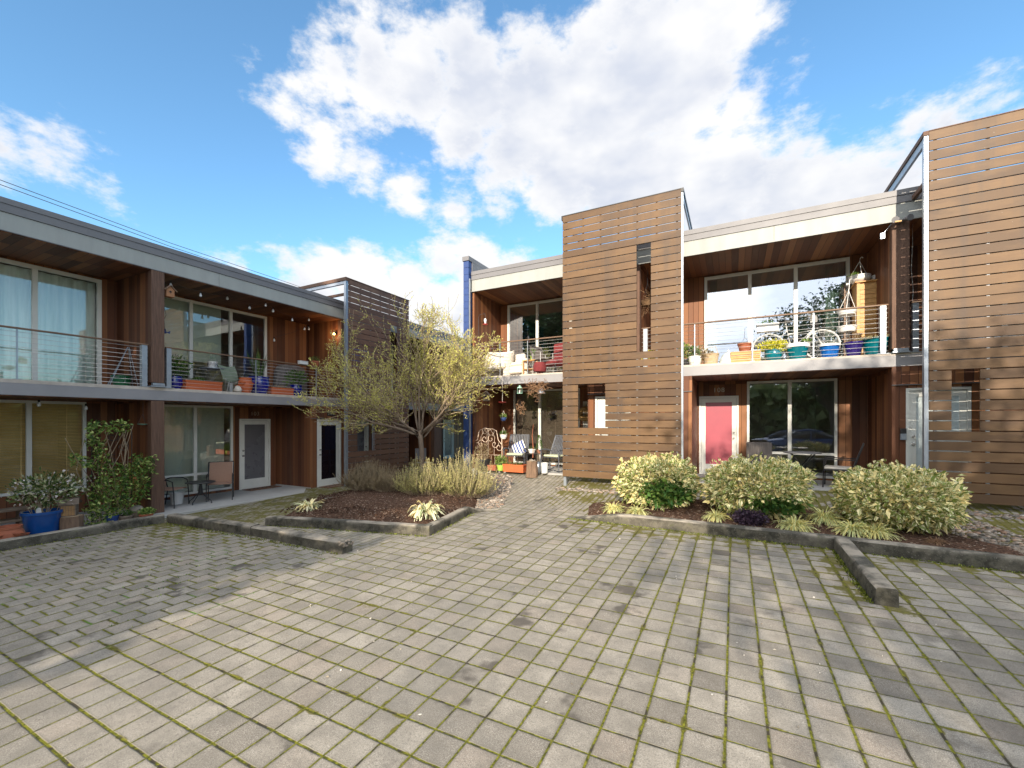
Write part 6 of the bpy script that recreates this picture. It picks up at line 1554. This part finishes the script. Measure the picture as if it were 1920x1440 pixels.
LD_ = [(-1, .50, 0, 2.7), (-.85, .62, .5, 2.4), (-.8, .6, -.6, 2.3), (-.45, 1.0, .2, 2.5), (-.1, 1.1, -.25, 2.9), (.22, 1.1, .45, 2.4), (.6, .85, .1, 2.5), (.95, .50, -.1, 2.7), (.72, .6, -.65, 2.3), (.7, .72, .5, 2.0), (-.2, 1.0, .85, 2.0), (-.95, .36, -.25, 2.4), (.95, .34, .05, 2.5)]
for (a, b, c_, l) in LD_:
    d = (cr_*a+cf_*c_+Vector((0, 0, b))).normalized()
    grow(fork-Vector((0, 0, random.uniform(0, .3))), d, l, .034 if abs(a) < .9 else .038, 1, store)
FREE = True
for i in range(9): grow(tb+cr_*random.uniform(-1.9, .2)+Vector((0, 0, 3.7)), Vector((random.uniform(-.3, .3), 0, 1)), 1.25, .009, 3, store)
FREE = False
MBt.build('trunk', 'bark', TR, world=True, smooth=True)
lim = Tub(); br = Tub(); tw = Tub(); buds = []; budd = []
for (pts, rr, lvl) in store:
    if lvl == 1: lim.add(pts, rr, 8)
    elif lvl == 2: br.add(pts, [max(x, .006) for x in rr], 5)
    else: tw.add(pts, [max(x*.9, .0036) for x in rr], 3)
    if lvl >= 3 or lvl == 2:
        for i in range(1, len(pts)):
            for _ in range({2: 1, 3: 2, 4: 2}[lvl] if lvl < 5 else 2):
                if random.random() < .8:
                    q = pts[i-1].lerp(pts[i], random.random()); buds.append(tuple(q)); dd = (pts[i]-pts[i-1]).normalized(); budd.append((dd.x+random.gauss(0, .6), dd.y+random.gauss(0, .6), dd.z+random.gauss(.4, .5)))
off = np.array(tb)
for nm, tb_ in (('limb', lim), ('branches', br), ('twigs', tw)):
    raw_mesh(nm, np.array(tb_.V)-off, tb_.F, 'bark' if nm == 'limb' else 'twig', TR, smooth=True)
buds = np.array(buds)-off; n = len(buds); print('BUDS', n, 'twigs', len(tw.F))
leaves('buds', buds, np.array(budd), RNG.uniform(.022, .052, n), RNG.uniform(.012, .024, n), 'bud', TR, rnd=np.clip(RNG.random(n)*.8+.2*np.sin(buds[:, 0]*2)**2, 0, 1))
random.seed(5)
# ------------------------------------------------------------------ variegated bushes
def vbush(px, Y, wpx, ytop, label, n=7200, green=None, seed=0):
    c = onY(px, 900, Y); dep = -math.sin(TH)*c.x+math.cos(TH)*c.y; m_ = dep/FPX
    gzv = bedR(c.x, c.y); top = (HY-ytop)*m_*1.0; H = top-gzv; rx = wpx*m_/2; rz = H*.56; cz = H-rz
    o = empty('variegated_bush', (c.x, c.y, gzv), label, 'bush', 'variegated bushes in the right bed')
    rx *= .98; ry = min(rx, .78)
    d = unit(RNG.normal(size=(n, 3))); r = RNG.random(n)**.28
    sq = 1/np.maximum(np.abs(d[:, 0])**4+np.abs(d[:, 1])**4+np.abs(d[:, 2])**3.2, .28)**.22
    lump = 1+.06*np.sin(d[:, 0]*6+seed)*np.cos(d[:, 1]*5+seed*2)+.05*np.sin(d[:, 2]*9+d[:, 0]*7+seed)
    P_ = d*(r*np.minimum(sq, 1.34)*.87*lump)[:, None]*np.array([rx, ry, rz]); P_[:, 2] += cz
    P_[:, :2] *= (1-.22*np.clip((.35*H-P_[:, 2])/(.35*H), 0, 1))[:, None]
    k = P_[:, 2] > .03; P_ = P_[k]; d = d[k]
    D_ = d*.9+RNG.normal(size=d.shape)*.55; D_[:, 2] += .25
    if green is not None:
        g = ((P_[:, 0]-green[0]*rx)/(green[2]*rx))**2+((P_[:, 2]-green[1]*H)/(green[3]*H))**2+RNG.normal(size=len(P_))*.25 < 1
        g &= P_[:, 1] < 0
    else: g = np.zeros(len(P_), bool)
    lf = lambda m__: (np.clip(RNG.lognormal(-2.5, .28, m__), .04, .14), np.clip(RNG.lognormal(-3.02, .25, m__), .022, .075))
    k = 60; a = RNG.uniform(0, 6.28, k); q = RNG.uniform(.2, .95, k); Ps = np.stack([np.cos(a)*rx*q, np.sin(a)*ry*q, H*(.99-.26*q**2)+RNG.uniform(-.02, .05, k)], 1)
    P2 = np.repeat(Ps, 6, 0)+RNG.normal(size=(k*6, 3))*.028; D2 = RNG.normal(size=P2.shape)*.6; D2[:, 2] += 1
    PA = np.concatenate([P_[~g], P2]); DA = np.concatenate([D_[~g], D2])
    a, b = lf(len(PA)); leaves('foliage', PA, DA, a, b, 'varieg', o, droop=.2)
    if g.sum(): a, b = lf(g.sum()); leaves('reverted_foliage', P_[g], D_[g], a*1.2, b*1.2, 'varieg_green', o, label='plain green leaves low in the bush')
    mb = MB()
    for _ in range(30):
        a = random.uniform(0, 6.28); q = random.uniform(.3, .9); mb.tube([(math.cos(a)*.06, math.sin(a)*.06, 0), (math.cos(a)*rx*q*.5, math.sin(a)*ry*q*.5, H*.4), (math.cos(a)*rx*q*.9, math.sin(a)*ry*q*.9, H*.8)], [.011, .008, .003], 4)
    mb.build('stem', 'twig', o)
    return o
vbush(1232, 8.72, 160, 858, 'rounded cream and green bush nearest the middle tower with a plain green patch', 5600, green=(.28, .33, .5, .22), seed=1)
vbush(1416, 8.60, 196, 862, 'boxy cream and green bush in front of the red door and patio window', 6200, green=(.30, .24, .45, .14), seed=3)
vbush(1676, 8.50, 200, 878, 'largest cream and green bush at the right end of the bed', 6600, seed=5)
# ------------------------------------------------------------------ grey green shrubs, dry brush
def needle_shrub(px, py, rx, ry, h, nst, mat, label, lean=.5, ll=.028, per=38, dens=1.0):
    c = onG(px, py); c.z = bedL(c.x, c.y) if c.x > -9.3 else gz(c.x, c.y)
    o = empty('rosemary_shrub' if mat == 'sage' else 'dry_shrub', c, label, 'shrub')
    P_ = []; D_ = []; st = Tub(); rn = []
    for i in range(nst):
        a = random.uniform(0, 6.28); q = math.sqrt(random.random()); b = Vector((math.cos(a)*rx*q*.55, math.sin(a)*ry*q*.55, 0)); H = h*random.uniform(.5, 1.08)*(1-.52*q*q)
        e = Vector((math.cos(a)*rx*q, math.sin(a)*ry*q, H)); e += Vector((random.gauss(0, .10), random.gauss(0, .10), 0)); mid = b.lerp(e, .5)+Vector((math.cos(a)*.07+random.gauss(0, .04), math.sin(a)*.07+random.gauss(0, .04), 0))
        pts = [b, mid, e]; st.add(pts, [.005, .004, .002], 3); rs = random.random()
        for j in range(per):
            f = .18+.82*(j/per); p = b.lerp(mid, f*2) if f < .5 else mid.lerp(e, f*2-1); dd = (e-b).normalized()
            P_.append(tuple(p)); D_.append((dd.x*.8+random.gauss(0, .55), dd.y*.8+random.gauss(0, .55), dd.z*.8+random.gauss(0, .45))); rn.append(min(1, max(0, .15+.5*f+.3*rs+random.gauss(0, .1))))
    raw_mesh('stem', np.array(st.V), st.F, 'twig', o)
    n = len(P_); leaves('needles', P_, D_, RNG.uniform(ll*.7, ll*1.3, n), ll*.3, mat, o, rnd=np.array(rn))
    return o
needle_shrub(872, 938, .82, .62, 1.08, 400, 'sage', 'yellow green needle leaved shrub, the taller right one under the tree')
needle_shrub(792, 942, .62, .55, .88, 300, 'sage', 'grey green needle leaved shrub around the tree trunk')
needle_shrub(735, 936, .55, .5, .6, 190, 'drybrush', 'sparse brown grey shrub between the two needle leaved shrubs', per=34)
needle_shrub(690, 932, .78, .62, .74, 380, 'drybrush', 'dry tangled shrub in front of the left slatted tower', per=34, ll=.026)
needle_shrub(700, 908, .95, .6, .85, 300, 'drybrush', 'dry brown brush behind the tangled shrub by the steel post', per=30, ll=.026)
# ------------------------------------------------------------------ strap leaved plants
def rosette(name, px, py, n, L_, W_, mat, label, cat, bend=.5, up=.9, bed_=None, r=.05, group=None, lmin=.55):
    c = onG(px, py, .08); c.z = (bed_(c.x, c.y) if bed_ else gz(c.x, c.y))
    o = empty(name, c, label, cat, group)
    a = RNG.uniform(0, 6.28, n); q = RNG.uniform(.25, 1, n); P_ = np.stack([np.cos(a)*r*q, np.sin(a)*r*q, np.full(n, .0)], 1)
    D_ = np.stack([np.cos(a)*q, np.sin(a)*q, up+RNG.random(n)*.6-q*.3], 1)
    blades('leaves', P_, D_, RNG.uniform(L_*lmin, L_, n), W_, mat, o, bend=RNG.uniform(bend*.5, bend*1.3, n))
    return o
rosette('yucca', 578, 960, 110, .56, .046, 'yuccaleaf', 'small cream striped yucca at the left corner of the mulch bed', 'yucca', bed_=bedL, bend=.95, up=1.1, lmin=.6)
rosette('yucca', 798, 972, 150, .86, .052, 'yuccaleaf', 'larger cream striped yucca at the front corner of the mulch bed', 'yucca', bed_=bedL, bend=1.1, up=1.3, lmin=.55)
GS = 'yellow striped sedges along the long kerb'
rosette('sedge_clump', 1343, 978, 237, 0.43, .013, 'grassblade', 'small sedge clump alone between the first two bushes', 'grass clump', bed_=bedR, bend=.9, group=GS)
rosette('sedge_clump', 1150, 962, 210, 0.43, .013, 'grassblade', 'pale sedge clump at the left tip of the bush bed', 'grass clump', bed_=bedR, bend=.9, group=GS)
rosette('sedge_clump', 1195, 968, 210, 0.43, .013, 'grassblade', 'sedge clump under the left side of the first bush', 'grass clump', bed_=bedR, bend=.9, group=GS)
rosette('sedge_clump', 1490, 996, 322, 0.49, .013, 'grassblade', 'sedge clump just right of the purple plant', 'grass clump', bed_=bedR, bend=.9, group=GS)
rosette('sedge_clump', 1545, 986, 322, 0.52, .013, 'grassblade', 'sedge clump tucked between the second and third bush', 'grass clump', bed_=bedR, bend=.9, group=GS)
rosette('sedge_clump', 1600, 1006, 336, 0.52, .013, 'grassblade', 'sedge clump above the kerb spur', 'grass clump', bed_=bedR, bend=.95, group=GS)
rosette('sedge_clump', 1640, 1010, 280, 0.49, .013, 'grassblade', 'sedge clump leaning right under the largest bush', 'grass clump', bed_=bedR, bend=.95, group=GS)
rosette('sedge_clump', 1755, 1024, 220, .20, .005, 'browngrass', 'brown dried sedge tuft at the right end of the bed', 'grass clump', bed_=bedR, bend=.9)
rosette('sedge_clump', 1738, 1036, 150, .16, .005, 'browngrass', 'small brown sedge tuft hard against the kerb', 'grass clump', bed_=bedR, bend=.9)
c = onG(1405, 988, .08); c.z = bedR(c.x, c.y); o = empty('heuchera', c, 'low dark purple leafy plant in front of the second bush', 'plant'); bush('foliage', o, (0, 0, .10), .25, .17, .13, 700, .045, .04, 'heuchera', up=.2)
c = onG(1795, 1030, .05); c.z = gz(c.x, c.y); o = empty('moss_cushion', c, 'small green cushion plant among the right pebbles', 'plant'); bush('foliage', o, (0, 0, .02), .11, .08, .05, 300, .02, .012, 'leafgreen')
c = onG(1185, 955, .1)
MB().sphere((-8.55, 7.0, gz(-8.5, 7)+.08), .14, 12, 8, .6).build('garden_stone', 'kerb', label='dark block at the back left of the mulch bed', cat='stone', smooth=True)
MB().box(2.35, 2.85, 7.62, 7.82, gz(2.5, 7.7)+.03, gz(2.5, 7.7)+.10).build('flat_paver', 'kerb', label='flat grey paver lying behind the kerb by the brown tuft', cat='paver', bevel=.01)
for i, (px, py) in enumerate(((1190, 1032), (905, 950), (1060, 1085), (1620, 1060), (150, 1095), (530, 1012), (1420, 1160), (70, 1362-12), (1275, 1010), (1660, 1325), (690, 952), (625, 958))):
    pass
nl = 230; P_ = []
for _ in range(nl):
    x = random.uniform(-9, 4); y = random.uniform(2, 7.2); P_.append((x, y, gz(x, y)+.006))
D_ = RNG.normal(size=(nl, 3)); D_[:, 2] = .05; leaves('fallen_petals', P_, D_, RNG.uniform(.015, .035, nl), RNG.uniform(.012, .02, nl), 'petal', label='scattered pale petals and leaf bits on the paving', kind='stuff') if 'petal' in M else None
M['petal'] = leafmat('pale_petal', [(0, .35, .28, .18), (1, .72, .68, .6)]); leaves('fallen_petals', P_, D_, RNG.uniform(.012, .03, nl), RNG.uniform(.010, .018, nl), 'petal', label='scattered pale petals and leaf bits on the paving', kind='stuff')
# weeds in the joints of the left bay
n = 500; P_ = []
for _ in range(n):
    ix = random.randint(-24, -2); x = -.045+P_x if False else -.045+ix*.2286*1.0-0; y = random.uniform(1.6, 4.2)
    if x > -4.9: x -= 5
    k = math.sin(x*1.7)*math.cos(y*2.1)
    if k > .1: P_.append((x+random.gauss(0, .008), y, gz(x, y)))
P_ = np.array(P_); D_ = RNG.normal(size=P_.shape)*.6; D_[:, 2] = 1; leaves('joint_weeds', P_, D_, .026, .014, 'vine', label='tiny green weeds in the joints of the left paving bay', kind='stuff')

M['woods'] = leafmat('woodland_leaves', [(0, .12, .17, .06), (.6, .26, .32, .11), (1, .42, .46, .20)], trans=.1)
# ------------------------------------------------------------------ behind the viewpoint: trees and cars the windows mirror
def evergreen(loc, rx, h, label, n=9500):
    o = empty('evergreen_tree', loc, label, 'tree', 'evergreens behind the viewpoint')
    f = RNG.random(n)**.9; prof = np.clip(np.minimum(f*6+.7, 1)*(1-f**2.6)+.05, 0, 1); a = RNG.uniform(0, 6.28, n); q = RNG.random(n)**.45
    lump = 1+.15*np.sin(a*5+f*19)+.1*np.sin(a*3-f*33)
    P_ = np.stack([np.cos(a)*rx*prof*q*lump, np.sin(a)*rx*prof*q*lump, 1.0+f*(h-1.0)], 1); D_ = np.stack([np.cos(a), np.sin(a), RNG.normal(size=n)*.4-.2], 1)+RNG.normal(size=(n, 3))*.3
    leaves('crown', P_, D_, RNG.uniform(.35, .6, n), RNG.uniform(.18, .30, n), 'evergreen', o); MB().tube([(0, 0, -.1), (0, 0, h*.5), (0, 0, h*.95)], [.28, .18, .03], 10).build('trunk', 'bark', o, smooth=True); return o
ev = evergreen((-5.75, -10.5, gz(-6, -10)), 2.9, 15.5, 'evergreen nearest the courtyard axis', n=12000)
for i, (x, y, lb, s_) in enumerate(((-9.3, -10.0, 'second evergreen from the courtyard axis', 1.0), (-12.9, -10.6, 'third evergreen from the courtyard axis', .97), (-16.6, -9.4, 'fourth evergreen from the courtyard axis', .92), (-21, -8.5, 'farthest evergreen from the courtyard axis', .9))):
    c = copy_tree(ev, (x, y, gz(x, y)), i*1.3+.6, lb); c.scale = (1.15, 1.15, s_)
# far wooded edge all round behind the viewpoint
n = 26000; t0 = RNG.random(n); side = RNG.random(n)
X_ = np.where(side < .62, -45+75*t0, 30+RNG.normal(size=n)*1.5); Y_ = np.where(side < .62, -24+RNG.normal(size=n)*1.6, -24+60*t0)
top = 3.6+1.6*np.sin(X_*.35)+1.3*np.sin(Y_*.31+X_*.13)+.8*np.sin(X_*.9+Y_*.8)
P_ = np.stack([X_, Y_, -2+RNG.random(n)**.8*(top+1)], 1); D_ = RNG.normal(size=(n, 3)); leaves('far_woods', P_, D_, RNG.uniform(.7, 1.3, n), RNG.uniform(.5, .9, n), 'woods', label='leafy wooded edge beyond the street behind the viewpoint', kind='stuff')
n = 9000; P_ = np.stack([RNG.uniform(-23, -3.9, n), -11+RNG.normal(size=n)*.45, -2.2+RNG.random(n)*4.4], 1); hd = empty('added_hedge', (-13, -11, gz(-13, -11)), 'tall dark hedge below the evergreens behind the viewpoint', 'hedge')  # unseen hedge, added to block sun leaking between the evergreens
leaves('foliage', P_-np.array([-13, -11, gz(-13, -11)]), RNG.normal(size=(n, 3)), RNG.uniform(.25, .4, n), RNG.uniform(.16, .26, n), 'evergreen', hd)
bt = empty('broad_tree', (5.6, -8.2, gz(5, -8)), 'broad leafy tree behind the viewpoint on the right', 'tree')
Pn = []; st = Tub()
for k in range(112):
    d = unit(RNG.normal(size=3)); q = RNG.random()**.4; c = d*q*np.array([3.9, 2.6, 3.6])+np.array([.3, 0, 7.0])
    if c[2] < 2.6: c[2] = 2.6+RNG.random()*.5
    Pn.append(c+RNG.normal(size=(95, 3))*np.array([.42, .42, .28])); c = Vector(c); st.add([Vector((0, 0, 2.4)), Vector((c.x*.4, c.y*.4, 2.4+(c.z-2.4)*.5)), c], [.07, .04, .015], 5)
Pn = np.concatenate(Pn); n = len(Pn); D_ = RNG.normal(size=(n, 3)); leaves('crown', Pn, D_, RNG.uniform(.16, .30, n), RNG.uniform(.09, .15, n), 'evergreen', bt)
raw_mesh('limb', np.array(st.V), st.F, 'bark', bt); MB().tube([(0, 0, -.1), (.1, 0, 1.2), (0, 0, 2.6)], [.26, .21, .18], 12).build('trunk', 'bark', bt, smooth=True)
def car(loc, rz, label):
    o = empty('parked_car', loc, label, 'car', 'cars parked behind the viewpoint', rz=rz)
    def loft(secs, name, mat):
        mb = MB(); n = len(secs[0]); vs = [v for s_ in secs for v in s_]
        mb.add(vs, [(i*n+j, i*n+(j+1) % n, (i+1)*n+(j+1) % n, (i+1)*n+j) for i in range(len(secs)-1) for j in range(n)]+[tuple(range(n)), tuple((len(secs)-1)*n+j for j in range(n))[::-1]]); return mb.build(name, mat, o, smooth=True)
    def sec(x, zb, zt, w_, r=.12):
        return [(x, -w_, zb), (x, -w_-.02, (zb+zt)/2), (x, -w_+.03, zt-r*.6), (x, -w_+r*1.4, zt), (x, w_-r*1.4, zt), (x, w_-.03, zt-r*.6), (x, w_+.02, (zb+zt)/2), (x, w_, zb)]
    loft([sec(-2.25, .38, .62, .66), sec(-2.15, .26, .74, .78), (sec(-1.6, .2, .84, .86)), sec(-.8, .2, .93, .88), sec(.5, .2, .95, .88), sec(1.5, .2, .96, .87), sec(2.1, .24, .92, .82), sec(2.25, .36, .84, .74)], 'body', 'carblue')
    loft([sec(-.95, .90, .945, .74), sec(-.25, .90, 1.36, .62, .1), sec(.35, .90, 1.43, .61, .1), sec(.95, .90, 1.39, .62, .1), sec(1.6, .90, 1.0, .72)], 'windows', 'carglass')
    loft([sec(-.22, 1.34, 1.38, .56, .03), sec(.35, 1.38, 1.455, .57, .03), sec(.95, 1.35, 1.41, .56, .03)], 'roof', 'carblue')
    for s2 in (-1, 1):
        for x in (-1.42, 1.42):
            MB().torus((x, s2*.80, .32), .235, .088, (0, 1, 0), 26, 8).build('tyre', 'rubber', o, smooth=True); MB().tube([(x, s2*.76, .32), (x, s2*.86, .32)], .19, 18).build('rim', 'galv', o)
        MB().bar((-.22, s2*.63, 1.36), (-.95, s2*.75, .95), .05, .03).build('pillar', 'carblue', o); MB().bar((.40, s2*.645, 1.40), (.40, s2*.75, .93), .07, .03).build('pillar', 'carblue', o)
        MB().sphere((-2.13, s2*.58, .64), .10, 12, 8, .6).build('headlight', 'bulbglass', o, smooth=True)
    return o
ca = car((3.5, -4.9, gz(3.5, -4.9)), 0, 'blue parked car mirrored in the patio window, the nearer one')
copy_tree(ca, (2.9, -7.4, gz(3, -7)), 0, 'blue parked car mirrored in the patio window, the farther one')
